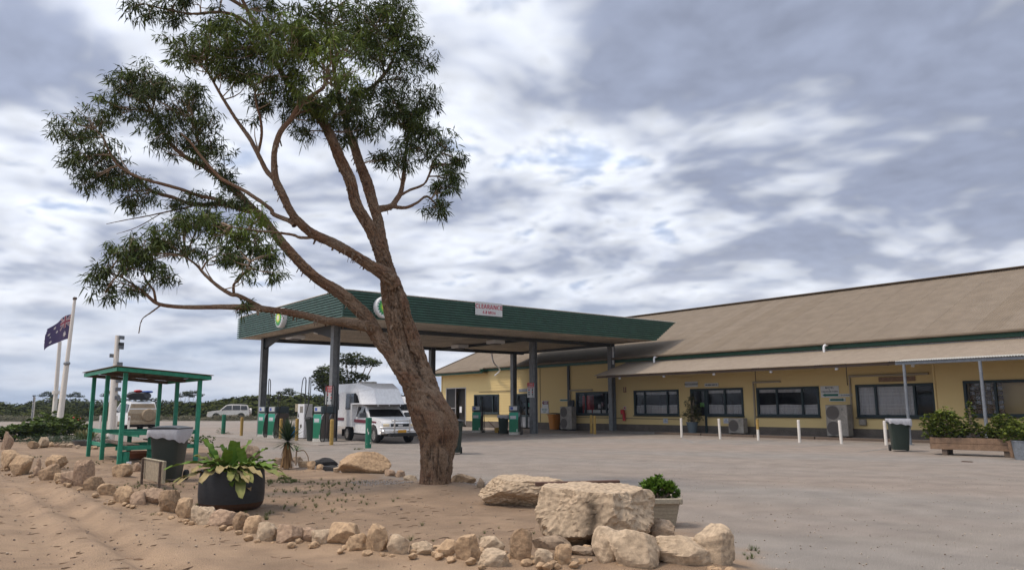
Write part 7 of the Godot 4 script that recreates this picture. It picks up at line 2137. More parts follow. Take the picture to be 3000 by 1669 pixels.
func facade_things() -> void:
	fan_unit("tall double-fan air conditioner beside the orange bin, under the canopy", Vector3(-34.75, 0.0, -31.85), 1.05, 1.36, 0.4, 2)
	fan_unit("small single-fan air conditioner between the restaurant door and the fourth window", Vector3(-22.515, 0.05, -31.75), 0.86, 0.72, 0.36, 1)
	fan_unit("tall double-fan air conditioner below the motel sign", Vector3(-17.329, 0.05, -31.7), 0.98, 1.33, 0.42, 2)
	var t := wall_sign("white RESTAURANT sign above the restaurant door", -25.62, 2.56, 0.82, 0.28, [["RESTAURANT", 0.105, 0.0, M.ink_dark]], M.sign_white)
	t = wall_sign("narrow white sign with one line of small print, right of the restaurant sign", -24.35, 2.5, 0.85, 0.17, [], M.sign_white)
	print_line(t, 0.0, 0.0, 0.72, 0.055, M.ink_dark)
	t = wall_sign("white MOTEL & CARAVAN PARK sign with a green reception arrow", -18.0 + 0.02, 2.04, 0.86, 0.5, [["MOTEL", 0.09, 0.17, M.ink_dark], ["&", 0.05, 0.085, M.ink_dark], ["CARAVAN PARK", 0.075, 0.0, M.ink_dark], ["RECEPTION", 0.05, -0.15, M.sign_white, 0.08]], M.sign_white)
	arrow(t, 0.02, -0.15, -0.74, 0.15, 0.14, M.ink_green)
	t = wall_sign("narrow white TELEPHONES sign attached to the right of the motel sign", -17.25, 1.87, 0.58, 0.13, [["TELEPHONES", 0.055, 0.0, M.ink_dark]], M.sign_white)
	t = wall_sign("white TOILETS sign with a green arrow to the right, below the motel sign", -17.65, 1.68, 0.75, 0.14, [["TOILETS", 0.055, 0.0, M.sign_white, -0.04]], M.sign_white)
	arrow(t, 0.0, 0.0, 0.66, 0.13, 0.09, M.ink_green)
	t = wall_sign("narrow TOILETS arrow sign under the canopy, left of the dark downpipe", -35.55, 1.83, 0.75, 0.13, [["TOILETS", 0.055, 0.0, M.sign_white, -0.03]], M.sign_white)
	arrow(t, 0.0, 0.0, 0.7, 0.12, 0.09, M.ink_green)
	t = wall_sign("white board with a dark red arrow to the left, on the wall under the canopy", -37.35, 1.6, 0.6, 0.42, [], M.sign_white)
	print_line(t, 0.05, 0.11, 0.36, 0.035, M.sign_white)
	print_line(t, 0.05, 0.05, 0.28, 0.035, M.sign_white)
	arrow(t, 0.0, 0.08, -0.6, 0.3, 0.16, M.maroon)
	t = wall_sign("white notice board below the dark red arrow sign", -37.4, 1.2, 0.78, 0.36, [], M.sign_white)
	for k in 3:
		print_line(t, 0.0, 0.09 - k * 0.09, 0.56 - k * 0.12, 0.04, M.ink_green)
	t = wall_sign("narrow pale sign above the glass shop door", -39.3, 2.52, 1.5, 0.2, [], M.galv)
	for q in [[-27.45, 0.66, "small white NO PARKING notice low on the wall under the third window"], [-23.55, 0.70, "small white NO PARKING notice low on the wall left of the small air conditioner"]]:
		wall_sign(q[2], q[0], q[1], 0.32, 0.26, [["NO", 0.05, 0.05, M.ink_blue], ["PARKING", 0.045, -0.04, M.ink_blue]], M.sign_white)
	# fire extinguisher, its sign and the box above
	t = thing("fire_extinguisher", "red fire extinguisher in a bracket on the wall right of the column", "fire extinguisher", Vector3(-31.25 + 0.85, 0.62, WZ + 0.14))
	var s := Shape.new()
	s.lathe([Vector2(0, 0), Vector2(0.085, 0.01), Vector2(0.09, 0.05), Vector2(0.09, 0.42), Vector2(0.05, 0.5), Vector2(0.02, 0.52), Vector2(0.02, 0.58), Vector2(0, 0.58)], 18)
	put("cylinder", s, M.red, t)
	put("cover", box1(Vector3(-0.06, 0.5, 0.05), Vector3(0.24, 0.26, 0.16), 0.03), M.red, t)
	s = Shape.new()
	s.tube(bezier([Vector3(0.02, 0.55, 0.06), Vector3(0.12, 0.5, 0.06), Vector3(0.11, 0.15, 0.05)], 5), [0.014], 7)
	put("hose", s, M.rubber, t)
	t = thing("fire_marker", "small white and red fire marker above the extinguisher", "sign", Vector3(-30.42, 1.33, WZ + 0.04))
	put("board", box1(Vector3.ZERO, Vector3(0.2, 0.2, 0.012), 0.003), M.sign_white, t)
	s = Shape.new()
	s.prism(PackedVector2Array([Vector2(-0.08, -0.03), Vector2(-0.05, 0.05), Vector2(0, 0.08), Vector2(0.05, 0.05), Vector2(0.08, -0.03), Vector2(0.03, -0.03), Vector2(0, 0.01), Vector2(-0.03, -0.03)]), 0.006, Transform3D(Basis(), Vector3(0, 0, 0.007)))
	put("flame", s, M.red, t)
	t = thing("red_symbol", "small dark red double-bar symbol high on the wall right of the column", "sign", Vector3(-30.38, 2.38, WZ + 0.04))
	for sg in [-1.0, 1.0]:
		put("bar", box1(Vector3(sg * 0.07, 0, 0), Vector3(0.055, 0.28, 0.014), 0.004), M.maroon, t)
	put("foot_bar", box1(Vector3(0, -0.13, 0.001), Vector3(0.24, 0.035, 0.012), 0.003), M.maroon, t)
	t = thing("phone_box", "small dark wall box beside the shop window", "box", Vector3(-34.75, 1.62, WZ + 0.14))
	put("case", box1(Vector3.ZERO, Vector3(0.36, 0.42, 0.2), 0.04), M.bin_lid, t)
	put("face", box1(Vector3(0, 0.02, 0.1), Vector3(0.26, 0.28, 0.02), 0.01), M.rubber, t)
	solo("meter_box", box1(Vector3.ZERO, Vector3(0.3, 0.26, 0.16), 0.03), M.ac_cream, "small cream tap box on the wall right of the motel-sign air conditioner", "box", Vector3(-16.55, 0.72, WZ + 0.1))
	# potted shrub by the restaurant door
	t = thing("tall_pot", "blue-grey round pot by the restaurant door", "pot", Vector3(-25.15, 0.08, -31.6))
	s = Shape.new()
	s.lathe([Vector2(0.2, 0), Vector2(0.29, 0.5), Vector2(0.31, 0.5), Vector2(0.31, 0.55), Vector2(0.26, 0.55), Vector2(0.25, 0.48), Vector2(0, 0.48)], 24)
	put("pot", s, M.pot_blue, t)
	bush("door_shrub", "tall thin dark shrub growing in the pot by the restaurant door", "shrub", t.position + Vector3(0, 0.48, 0), [[Vector3(-0.1, 0.4, 0), 0.42, 0.4], [Vector3(0.15, 0.55, 0), 0.4, 0.5], [Vector3(-0.05, 1.0, 0), 0.32, 0.42], [Vector3(0.05, 1.3, 0), 0.16, 0.22], [Vector3(0.3, 0.3, 0), 0.3, 0.3]], leaf_spray(27, 12, 0.10, 0.012, 0.1, 0.4), Color(0.03, 0.045, 0.015), Color(0.10, 0.085, 0.03), 620.0)
	# timber planter with shrubs
	var a := Vector3(-10.006, 0, -23.788)
	var b := Vector3(-8.612, 0, -23.956)
	var ax := (b - a).normalized()
	var ang := atan2(-ax.z, ax.x)
	t = thing("timber_planter", "long low timber planter box on short legs at the right edge of the forecourt", "planter", (a + b) / 2 + Vector3(0.2, 0, -0.25), ang)
	var L := 2.28
	for k in 2:
		for sg in [-1.0, 1.0]:
			put("plank", box1(Vector3(0, 0.245 + k * 0.172, sg * 0.3), Vector3(L + 0.01 * k, 0.165, 0.045), 0.006), M.planter_timber, t)
			put("end_plank", box1(Vector3(sg * (L / 2 - 0.024), 0.245 + k * 0.172, 0), Vector3(0.045, 0.163, 0.55), 0.006), M.planter_timber, t)
	put("soil", box1(Vector3(0, 0.38, 0), Vector3(L - 0.1, 0.1, 0.54)), M.soil, t)
	for sg in [-1.0, 1.0]:
		put("leg", box1(Vector3(sg * 0.78, 0.08, 0), Vector3(0.14, 0.165, 0.58), 0.01), M.old_timber, t)
	var jade := rosette(15, 16, 0.062, 0.016, 0.6)
	var up := Vector3(0, 0.42, 0)
	var cA := Color(0.055, 0.085, 0.012)
	var cB := Color(0.20, 0.235, 0.035)
	bush("jade_bush", "rounded yellow-green bush at the left end of the timber planter, hanging over its edge", "shrub", t.position + up - ax * 0.75, [[Vector3(0, 0.42, 0), 0.52, 0.42], [-ax * 0.35 + Vector3(0, 0.45, 0), 0.36, 0.3], [ax * 0.3 + Vector3(0, 0.25, 0.1), 0.36, 0.3], [-ax * 0.3 + Vector3(0, 0.12, 0.1), 0.3, 0.22], [Vector3(0, 0.75, 0), 0.3, 0.2]], jade, cA, cB, 3600.0)
	bush("jade_bush", "upright lighter sprig between the two bushes in the timber planter", "shrub", t.position + up - ax * 0.1, [[Vector3(0, 0.6, 0), 0.17, 0.35], [Vector3(0, 0.95, 0), 0.09, 0.18], [ax * 0.1 + Vector3(0, 0.3, 0), 0.25, 0.25]], jade, cA, cB, 5000.0)
	bush("jade_bush", "rounded green bush at the right end of the timber planter", "shrub", t.position + up + ax * 0.72, [[Vector3(0, 0.3, 0), 0.48, 0.36], [ax * 0.32 + Vector3(0, 0.25, 0), 0.36, 0.28], [Vector3(0, 0.55, 0), 0.32, 0.22], [-ax * 0.35 + Vector3(0, 0.2, 0.05), 0.28, 0.22]], jade, cA, cB * 0.9, 3600.0)
	# tub with a shrub at the right edge, and split logs beside it
	t = thing("grey_tub", "grey-blue metal tub at the right edge of the photo", "tub", Vector3(-7.615, 0, -23.271))
	s = Shape.new()
	s.lathe([Vector2(0.27, 0), Vector2(0.32, 0.45), Vector2(0.33, 0.46), Vector2(0.33, 0.5), Vector2(0.3, 0.5), Vector2(0.28, 0.4), Vector2(0, 0.4)], 26)
	put("tub", s, M.post_grey, t)
	bush("tub_shrub", "green shrub in the grey-blue tub at the right edge of the photo", "shrub", t.position + Vector3(0, 0.42, 0), [[Vector3(0, 0.3, 0), 0.42, 0.32], [-ax * 0.3 + Vector3(0, 0.15, 0), 0.3, 0.2]], jade, cA, cB, 3600.0)
	for k in 3:
		var q: Vector3 = [Vector3(-8.362, 0, -24.015), Vector3(-8.589, 0, -24.879), Vector3(-8.16, 0, -23.812)][k]
		solo("split_log", box1(Vector3(0, 0.27, 0), Vector3(0.09, 0.55, 0.07), 0.015, Basis(Vector3.BACK, [0.05, -0.04, 0.1][k])), M.planter_timber, ["split timber stake leaning by the planter's right end, left of three", "split timber stake by the planter's right end, middle of three", "split timber stake by the planter's right end, right of three"][k], "stake", q, "split stakes beside the planter")
	t = thing("timber_bench", "brown timber seat top behind the planter at the right edge", "bench", Vector3(-9.3, 0, -29.4))
	for k in 2:
		put("seat_plank", box1(Vector3(0, 0.8, k * 0.22 - 0.11), Vector3(1.5, 0.06, 0.2), 0.01), M.old_timber, t)
	for sg in [-1.0, 1.0]:
		put("leg", box1(Vector3(sg * 0.6, 0.385, 0), Vector3(0.09, 0.77, 0.4), 0.01), M.old_timber, t)

func wheel(t: Node3D, at: Vector3, r: float, w: float, sd: float, dusty: bool) -> void:
	var o := Node3D.new()
	o.name = numbered(t, "wheel")
	t.add_child(o)
	o.position = at
	var xf := Transform3D(Basis(Vector3.RIGHT, PI / 2 * sd), Vector3.ZERO)
	var s := Shape.new()
	s.lathe([Vector2(r * 0.62, -w / 2), Vector2(r * 0.9, -w / 2), Vector2(r, -w * 0.36), Vector2(r, w * 0.36), Vector2(r * 0.9, w / 2), Vector2(r * 0.62, w / 2), Vector2(r * 0.6, w * 0.4)], 28, xf)
	s.soften(50)
	put("tyre", s, M.dust if dusty and false else M.rubber, o)
	s = Shape.new()
	s.lathe([Vector2(r * 0.62, w * 0.42), Vector2(r * 0.55, w * 0.44), Vector2(r * 0.52, w * 0.25), Vector2(0, w * 0.25)], 24, xf)
	for k in 6:
		var a := k * TAU / 6
		s.box(Vector3(cos(a) * r * 0.3, sin(a) * r * 0.3, sd * w * 0.36), Vector3(r * 0.55, r * 0.16, w * 0.14), 0.005, Basis(Vector3.BACK, a))
	s.lathe([Vector2(r * 0.16, w * 0.3), Vector2(r * 0.14, w * 0.5), Vector2(0, w * 0.5)], 14, xf)
	put("rim", s, M.dust if dusty else M.alloy, o)

func plate4(t: Node3D, called: String, q: Array, m: Material, ref := Vector3(0, 0.8, 0)) -> void:
	# a thin panel through four corners, standing out from ref
	var s := Shape.new()
	s.face(q, ref)
	var nn: Vector3 = s.n[0]
	s.face(q.map(func(p): return p - nn * 0.02), ref + nn * 100.0)
	for k in 4:
		s.face([q[k], q[(k + 1) % 4], q[(k + 1) % 4] - nn * 0.02, q[k] - nn * 0.02], (q[0] + q[2]) / 2)
	put(called, s, m, t)

func suv(label: String, at: Vector3, turn: float, body: Material, lower: Material, dusty: bool) -> Node3D:
	var t := thing("four_wheel_drive", label, "car", at, turn)
	var wf := func(p: Vector2) -> float:
		var w := 0.93
		if p.y > 1.12:
			w -= (p.y - 1.12) * 0.29
		if p.x > 1.6:
			w -= (p.x - 1.6) * (p.x - 1.6) * 0.2
		if p.x < -2.0:
			w -= (-2.0 - p.x) * 0.2
		if p.y < 0.6:
			w -= (0.6 - p.y) * 0.2
		return w
	var s := Shape.new()
	s.shell(PackedVector2Array([Vector2(-2.3, 0.45), Vector2(-2.36, 0.75), Vector2(-2.33, 1.1), Vector2(-2.26, 1.4), Vector2(-2.14, 1.74), Vector2(-2.0, 1.83), Vector2(-1.2, 1.88), Vector2(-0.3, 1.89), Vector2(0.1, 1.86), Vector2(0.38, 1.76), Vector2(1.02, 1.19), Vector2(1.6, 1.13), Vector2(2.15, 1.05), Vector2(2.38, 0.92), Vector2(2.44, 0.62), Vector2(2.32, 0.4), Vector2(1.86, 0.4), Vector2(1.8, 0.65), Vector2(1.64, 0.82), Vector2(1.4, 0.88), Vector2(1.16, 0.82), Vector2(1.0, 0.65), Vector2(0.94, 0.4), Vector2(-0.94, 0.4), Vector2(-1.0, 0.65), Vector2(-1.16, 0.82), Vector2(-1.4, 0.88), Vector2(-1.64, 0.82), Vector2(-1.8, 0.65), Vector2(-1.86, 0.42)]), wf)
	s.soften(38)
	put("body", s, body, t)
	s = Shape.new()
	for sd in [-1.0, 1.0]:
		s.side(PackedVector2Array([Vector2(-0.93, 0.41), Vector2(0.93, 0.41), Vector2(1.0, 0.62), Vector2(-1.0, 0.62)]), wf, sd, 0.012)
	put("sill_panels", s, lower, t)
	for sd in [-1.0, 1.0]:
		for q in [[Vector2(-2.1, 1.22), Vector2(-1.35, 1.21), Vector2(-1.35, 1.72), Vector2(-2.02, 1.68)], [Vector2(-1.27, 1.21), Vector2(-0.4, 1.2), Vector2(-0.4, 1.75), Vector2(-1.27, 1.73)], [Vector2(-0.32, 1.2), Vector2(0.82, 1.2), Vector2(0.25, 1.72), Vector2(-0.32, 1.75)]]:
			var g := Shape.new()
			g.side(PackedVector2Array(q), wf, sd, 0.008)
			put("side_window", g, M.dark_glass, t)
		put("mirror", box1(Vector3(0.72, 1.25, sd * 1.02), Vector3(0.12, 0.18, 0.2), 0.03), M.bin_lid, t)
		put("headlight", box1(Vector3(2.3, 0.92, sd * 0.62), Vector3(0.16, 0.16, 0.3), 0.03), M.lamp_glass, t)
		put("tail_light", box1(Vector3(-2.31, 1.05, sd * 0.79), Vector3(0.1, 0.34, 0.14), 0.02), M.maroon if not dusty else M.car_dusty, t)
		for x in [-1.4, 1.4]:
			wheel(t, Vector3(x, 0.38, sd * 0.8), 0.38, 0.26, sd, dusty or lower == M.dust)
		var rail := Shape.new()
		rail.bar(Vector3(-1.8, 1.94, sd * 0.6), Vector3(0.0, 1.95, sd * 0.6), 0.04, 0.04, 0.01)
		put("roof_rail", rail, M.bin_lid, t)
	plate4(t, "windscreen", [Vector3(0.46, 1.715, -0.66), Vector3(0.46, 1.715, 0.66), Vector3(1.0, 1.235, 0.78), Vector3(1.0, 1.235, -0.78)], M.dark_glass)
	plate4(t, "rear_window", [Vector3(-2.33, 1.15, -0.70), Vector3(-2.33, 1.15, 0.70), Vector3(-2.17, 1.70, 0.6), Vector3(-2.17, 1.70, -0.6)], M.dust if dusty else M.dark_glass)
	put("rear_bumper", box1(Vector3(-2.36, 0.58, 0), Vector3(0.2, 0.24, 1.7), 0.05), lower, t)
	put("front_bumper", box1(Vector3(2.38, 0.56, 0), Vector3(0.2, 0.26, 1.55), 0.06), lower, t)
	put("underside", box1(Vector3(0, 0.36, 0), Vector3(4.2, 0.16, 1.3), 0.02), M.rubber, t)
	var sp := Shape.new()
	var xf := Transform3D(Basis(Vector3.BACK, PI / 2), Vector3(-2.42, 1.02, 0.3))
	sp.lathe([Vector2(0.36, -0.06), Vector2(0.395, 0.02), Vector2(0.395, 0.14), Vector2(0.35, 0.2), Vector2(0.2, 0.22), Vector2(0, 0.22)], 30, xf)
	sp.soften(45)
	put("spare_wheel_cover", sp, M.dust if dusty else M.car_cream, t)
	put("number_plate", box1(Vector3(-2.365, 0.92, -0.42), Vector3(0.03, 0.13, 0.38), 0.005), M.board_back, t)
	return t

func vehicles() -> void:
	# camper: a small utility with a slide-on body whose nose reaches over the cab
	var t := thing("camper_van", "white camper body on a small utility with bull bar and dark red stripe", "camper van", Vector3(-29.35, 0, -15.93), -0.091)
	var wf := func(p: Vector2) -> float:
		var w := 0.84
		if p.y > 1.0:
			w -= (p.y - 1.0) * 0.22
		if p.x > 1.6:
			w -= (p.x - 1.6) * (p.x - 1.6) * 0.18
		return w
	var s := Shape.new()
	s.shell(PackedVector2Array([Vector2(-0.62, 0.38), Vector2(-0.62, 1.54), Vector2(0.35, 1.56), Vector2(0.95, 1.02), Vector2(1.5, 0.96), Vector2(2.1, 0.88), Vector2(2.2, 0.8), Vector2(2.24, 0.5), Vector2(2.1, 0.36), Vector2(1.9, 0.36), Vector2(1.84, 0.56), Vector2(1.7, 0.7), Vector2(1.475, 0.76), Vector2(1.25, 0.7), Vector2(1.1, 0.56), Vector2(1.04, 0.36)]), wf)
	s.soften(38)
	put("cab", s, M.car_white, t)
	for sd in [-1.0, 1.0]:
		s = Shape.new()
		s.side(PackedVector2Array([Vector2(-0.42, 1.04), Vector2(0.72, 1.04), Vector2(0.30, 1.45), Vector2(-0.42, 1.48)]), wf, sd, 0.008)
		put("side_window", s, M.dark_glass, t)
		s = Shape.new()
		s.side(PackedVector2Array([Vector2(-0.6, 0.82), Vector2(1.02, 0.78), Vector2(1.2, 0.82), Vector2(1.7, 0.80), Vector2(1.72, 0.86), Vector2(0.9, 0.92), Vector2(-0.6, 0.94)]), wf, sd, 0.009)
		put("stripe", s, M.maroon, t)
		put("mirror", box1(Vector3(0.75, 1.12, sd * 1.0), Vector3(0.1, 0.2, 0.3), 0.03), M.bin_lid, t)
		put("headlight", box1(Vector3(2.17, 0.70, sd * 0.60), Vector3(0.12, 0.17, 0.3), 0.03), M.lamp_glass, t)
		put("indicator", box1(Vector3(2.2, 0.48, sd * 0.66), Vector3(0.1, 0.08, 0.2), 0.02), M.plate_orange, t)
		for x in [-1.475, 1.475]:
			wheel(t, Vector3(x, 0.33, sd * 0.72), 0.33, 0.22, sd, false)
	plate4(t, "windscreen", [Vector3(0.38, 1.52, -0.66), Vector3(0.38, 1.52, 0.66), Vector3(0.93, 1.06, 0.76), Vector3(0.93, 1.06, -0.76)], M.dark_glass)
	put("grille", box1(Vector3(2.21, 0.70, 0), Vector3(0.06, 0.15, 0.82), 0.02), M.rubber, t)
	put("badge", box1(Vector3(2.245, 0.71, 0), Vector3(0.02, 0.07, 0.2), 0.01), M.chrome, t)
	put("bumper", box1(Vector3(2.22, 0.46, 0), Vector3(0.22, 0.2, 1.64), 0.06), M.chrome, t)
	put("number_plate", box1(Vector3(2.42, 0.48, 0), Vector3(0.02, 0.12, 0.36), 0.005), M.plate_orange, t)
	put("underside", box1(Vector3(0.3, 0.36, 0), Vector3(4.6, 0.14, 1.2), 0.02), M.rubber, t)
	s = Shape.new()
	for y in [0.42, 0.64, 0.90]:
		s.tube([Vector3(2.12, y, -0.82 if y < 0.8 else -0.34), Vector3(2.38, y, -0.62 if y < 0.8 else -0.32), Vector3(2.39, y, 0.62 if y < 0.8 else 0.32), Vector3(2.12, y, 0.82 if y < 0.8 else 0.34)], [0.028], 8)
	for z in [-0.33, 0.33]:
		s.tube([Vector3(2.3, 0.28, z), Vector3(2.4, 0.42, z), Vector3(2.39, 0.95, z)], [0.034], 8)
	put("bull_bar", s, M.chrome, t)
	# the camper body
	s = Shape.new()
	s.hull([Vector3(-2.9, 0.62, -0.95), Vector3(-0.62, 0.62, -0.95), Vector3(-0.62, 2.1, -0.97), Vector3(-2.9, 2.1, -0.97), Vector3(-2.9, 0.62, 0.95), Vector3(-0.62, 0.62, 0.95), Vector3(-0.62, 2.1, 0.97), Vector3(-2.9, 2.1, 0.97)], [[0, 1, 2, 3], [4, 5, 6, 7], [0, 3, 7, 4], [1, 5, 6, 2], [0, 4, 5, 1]])
	put("camper_body", s, M.car_white, t)
	s = Shape.new()
	var v := [Vector3(-2.9, 2.1, 0.97), Vector3(-0.62, 2.1, 0.97), Vector3(0.05, 2.1, 0.95), Vector3(0.45, 1.56, 0.98), Vector3(-0.62, 1.56, 0.98), Vector3(-2.9, 2.46, 0.82), Vector3(-0.4, 2.46, 0.82), Vector3(0.78, 2.2, 0.55), Vector3(1.2, 1.56, 0.62),
		Vector3(-2.9, 2.1, -0.97), Vector3(-0.62, 2.1, -0.97), Vector3(0.05, 2.1, -0.95), Vector3(0.45, 1.56, -0.98), Vector3(-0.62, 1.56, -0.98), Vector3(-2.9, 2.46, -0.82), Vector3(-0.4, 2.46, -0.82), Vector3(0.78, 2.2, -0.55), Vector3(1.2, 1.56, -0.62)]
	s.hull(v, [[0, 1, 6, 5], [1, 2, 6], [2, 7, 6], [2, 3, 8, 7], [1, 4, 3, 2], [9, 10, 15, 14], [10, 11, 15], [11, 16, 15], [11, 12, 17, 16], [10, 13, 12, 11], [5, 6, 15, 14], [6, 7, 16, 15], [7, 8, 17, 16], [4, 3, 8, 17, 12, 13], [0, 5, 14, 9]])
	put("over_cab_nose", s, M.car_white, t)
	s = Shape.new()
	for e in [[2, 3], [7, 8], [2, 7], [6, 7], [11, 12], [16, 17], [7, 16], [8, 17], [3, 8], [1, 6]]:
		s.bar(v[e[0]], v[e[1]], 0.022, 0.022)
	put("seam_trim", s, M.white_plastic, t)
	s = Shape.new()
	s.hull([Vector3(0.5, 1.54, -0.9), Vector3(1.12, 1.54, -0.58), Vector3(1.12, 1.54, 0.58), Vector3(0.5, 1.54, 0.9), Vector3(0.5, 1.48, -0.8), Vector3(1.0, 1.48, -0.55), Vector3(1.0, 1.48, 0.55), Vector3(0.5, 1.48, 0.8)], [[0, 1, 5, 4], [1, 2, 6, 5], [2, 3, 7, 6], [4, 5, 6, 7]])
	put("nose_underside", s, M.ac_grille, t)
	for z in [-0.5, 0.0, 0.5]:
		put("nose_strut", box1(Vector3(1.1, 1.51, z), Vector3(0.05, 0.09, 0.03), 0.005), M.white_plastic, t)
	for sd in [-1.0, 1.0]:
		var w := func(_p: Vector2) -> float: return 0.972
		for q in [[Vector2(-1.32, 1.35), Vector2(-0.78, 1.35), Vector2(-0.78, 2.02), Vector2(-1.25, 2.02)], [Vector2(-0.72, 1.62), Vector2(0.28, 1.62), Vector2(0.02, 1.92), Vector2(-0.2, 2.03), Vector2(-0.72, 2.03)], [Vector2(-2.6, 1.35), Vector2(-2.15, 1.35), Vector2(-2.15, 2.02), Vector2(-2.6, 2.02)]]:
			s = Shape.new()
			s.side(PackedVector2Array(q), w, sd, 0.014)
			put("body_window", s, M.dark_glass, t)
		s = Shape.new()
		s.side(PackedVector2Array([Vector2(-2.88, 0.88), Vector2(-1.5, 0.88), Vector2(-1.5, 0.99), Vector2(-2.88, 0.99)]), w, sd, 0.006)
		put("stripe", s, M.maroon, t)
		s = Shape.new()
		s.cyl(Vector3(-0.2, 1.36, 0.78 * sd), Vector3(-0.2, 1.36, 0.80 * sd), 0.07, -1, 16)
		put("filler_cap", s, M.rubber, t)
		put("mudguard", box1(Vector3(-1.95, 0.35, sd * 0.72), Vector3(0.03, 0.3, 0.3)), M.rubber, t)
	s = box1(Vector3(-1.0, 2.5, 0.1), Vector3(0.7, 0.09, 0.6), 0.04)
	s.cyl(Vector3(-0.75, 2.46, 0.80), Vector3(-0.1, 2.52, 0.2), 0.012, -1, 6)
	put("roof_hatch", s, M.white_tin, t)
	# cars
	var a := suv("dusty four-wheel drive seen from behind, spare wheel and black bag on its roof", Vector3(-54.355, 0, -11.695), PI + 0.02, M.car_white, M.car_dusty, true)
	plate4(a, "dusty_tailgate", [Vector3(-2.385, 0.68, -0.86), Vector3(-2.385, 0.68, 0.86), Vector3(-2.36, 1.12, 0.84), Vector3(-2.36, 1.12, -0.84)], M.dust)
	plate4(a, "dusty_pillars", [Vector3(-2.345, 1.12, -0.84), Vector3(-2.345, 1.12, 0.84), Vector3(-2.16, 1.72, 0.68), Vector3(-2.16, 1.72, -0.68)], M.car_dusty)
	s = Shape.new()
	for k in 5:
		s.bar(Vector3(-2.0 + k * 0.45, 2.0, -0.72), Vector3(-2.0 + k * 0.45, 2.0, 0.72), 0.05, 0.05, 0.01)
	put("roof_rack", s, M.rubber, a)
	var bag := rock(Vector3(1.9, 0.46, 1.46), 91, 14, 3, 0.08)
	var bo := solo("roof_bag", bag, M.bag_black, "black luggage bag strapped on the roof rack of the dusty four-wheel drive", "bag", a.position + Vector3(1.2, 2.03, 0))
	bo.rotation.y = 0.02
	solo("red_bundle", rock(Vector3(0.45, 0.16, 0.5), 92, 6, 3, 0.2), M.red, "small red bundle on top of the black roof bag", "bundle", a.position + Vector3(1.5, 2.44, 0.15))
	solo("blue_bundle", rock(Vector3(0.5, 0.12, 0.7), 93, 6, 3, 0.2), M.cloth_blue, "flat blue cloth on top of the black roof bag", "bundle", a.position + Vector3(1.55, 2.42, -0.4))
	suv("white four-wheel drive with red dust along its lower body, seen from the side", Vector3(-94.137, 0, -30.815), 4.40, M.car_cream, M.dust, false)
	# caravan behind the camper
	t = thing("caravan", "white rounded caravan partly hidden behind the camper van and the tree", "caravan", Vector3(-53.153, 0, -31.407), 0.5)
	s = Shape.new()
	s.shell(PackedVector2Array([Vector2(-2.0, 0.5), Vector2(-2.15, 1.1), Vector2(-2.1, 1.9), Vector2(-1.8, 2.2), Vector2(0, 2.28), Vector2(1.5, 2.18), Vector2(1.95, 1.8), Vector2(2.1, 1.1), Vector2(1.95, 0.5)]), func(p: Vector2) -> float: return 1.0 - maxf(0.0, p.y - 1.8) * 0.3)
	s.soften(60)
	put("shell", s, M.car_white, t)
	for sd in [-1.0, 1.0]:
		wheel(t, Vector3(0, 0.33, sd * 0.9), 0.33, 0.2, sd, false)
		s = Shape.new()
		s.side(PackedVector2Array([Vector2(-1.2, 1.2), Vector2(0.9, 1.2), Vector2(0.9, 1.7), Vector2(-1.2, 1.7)]), func(_p): return 1.0, sd, 0.01)
		put("window", s, M.dark_glass, t)

func leaf_blob(seed_: int, count: int, size: float, flat: float) -> ArrayMesh:
	# a bush about one metre across: many small leaf faces over a lumpy dome
	rng.seed = seed_
	var nz := noise(seed_, 1.0, 2)
	var s := Shape.new()
	for k in count:
		var d := Vector3(rng.randfn(), absf(rng.randfn()) - 0.2, rng.randfn()).normalized()
		var r := 0.5 * (1.0 + 0.55 * nz.get_noise_3d(d.x * 2.2, d.y * 2.2, d.z * 2.2)) * rng.randf_range(0.75, 1.04)
		var p := Vector3(d.x * r, maxf(d.y * r * flat + 0.1, 0.0), d.z * r)
		var nn := (d + Vector3(rng.randfn(), rng.randfn(), rng.randfn()) * 0.45).normalized()
		var u := nn.cross(Vector3(rng.randfn(), rng.randfn(), rng.randfn())).normalized()
		var w := nn.cross(u) * size * rng.randf_range(0.6, 1.3) * 0.6
		u *= size * rng.randf_range(0.6, 1.3)
		s.tint = Color(1, 1, 1) * rng.randf_range(0.7, 1.25)
		s.face_n([p - u, p + w, p + u, p - w], nn if nn.y > -0.2 else -nn)
	return s.made()

func far_tree(label: String, base: Vector3, tips: Array, r0: float, group := "") -> void:
	# tips: [offset from the base, horizontal radius, vertical radius]
	var t := thing("mallee_tree", label, "tree", base, 0.0, group)
	rng.seed = hash(label)
	var st := Shape.new()
	var spots := []
	for q in tips:
		var e: Vector3 = q[0]
		st.tube(bezier([Vector3(rng.randf_range(-0.2, 0.2), 0, 0), Vector3(e.x * 0.3, e.y * 0.45, e.z * 0.3), e], 4), [r0, r0 * 0.9, r0 * 0.8, r0 * 0.7, r0 * 0.6, r0 * 0.5, r0 * 0.4, r0 * 0.35, r0 * 0.3], 6, false)
		for k in int(q[1] * q[1] * q[2] * 26.0) + 22:
			var d := Vector3(rng.randfn(), rng.randfn(), rng.randfn()).normalized() * pow(rng.randf(), 0.4)
			var p := e + Vector3(d.x * q[1], d.y * q[2], d.z * q[1])
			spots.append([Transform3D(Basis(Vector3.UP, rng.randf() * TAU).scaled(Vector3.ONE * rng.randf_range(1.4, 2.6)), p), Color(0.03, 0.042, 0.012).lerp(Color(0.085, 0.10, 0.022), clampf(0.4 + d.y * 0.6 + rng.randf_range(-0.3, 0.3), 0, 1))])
	put("trunk", st, M.twig, t)
	scatter("crown", leaf_spray(71, 14, 0.16, 0.026, 0.14, 0.1), M.far_leaf, spots, t)

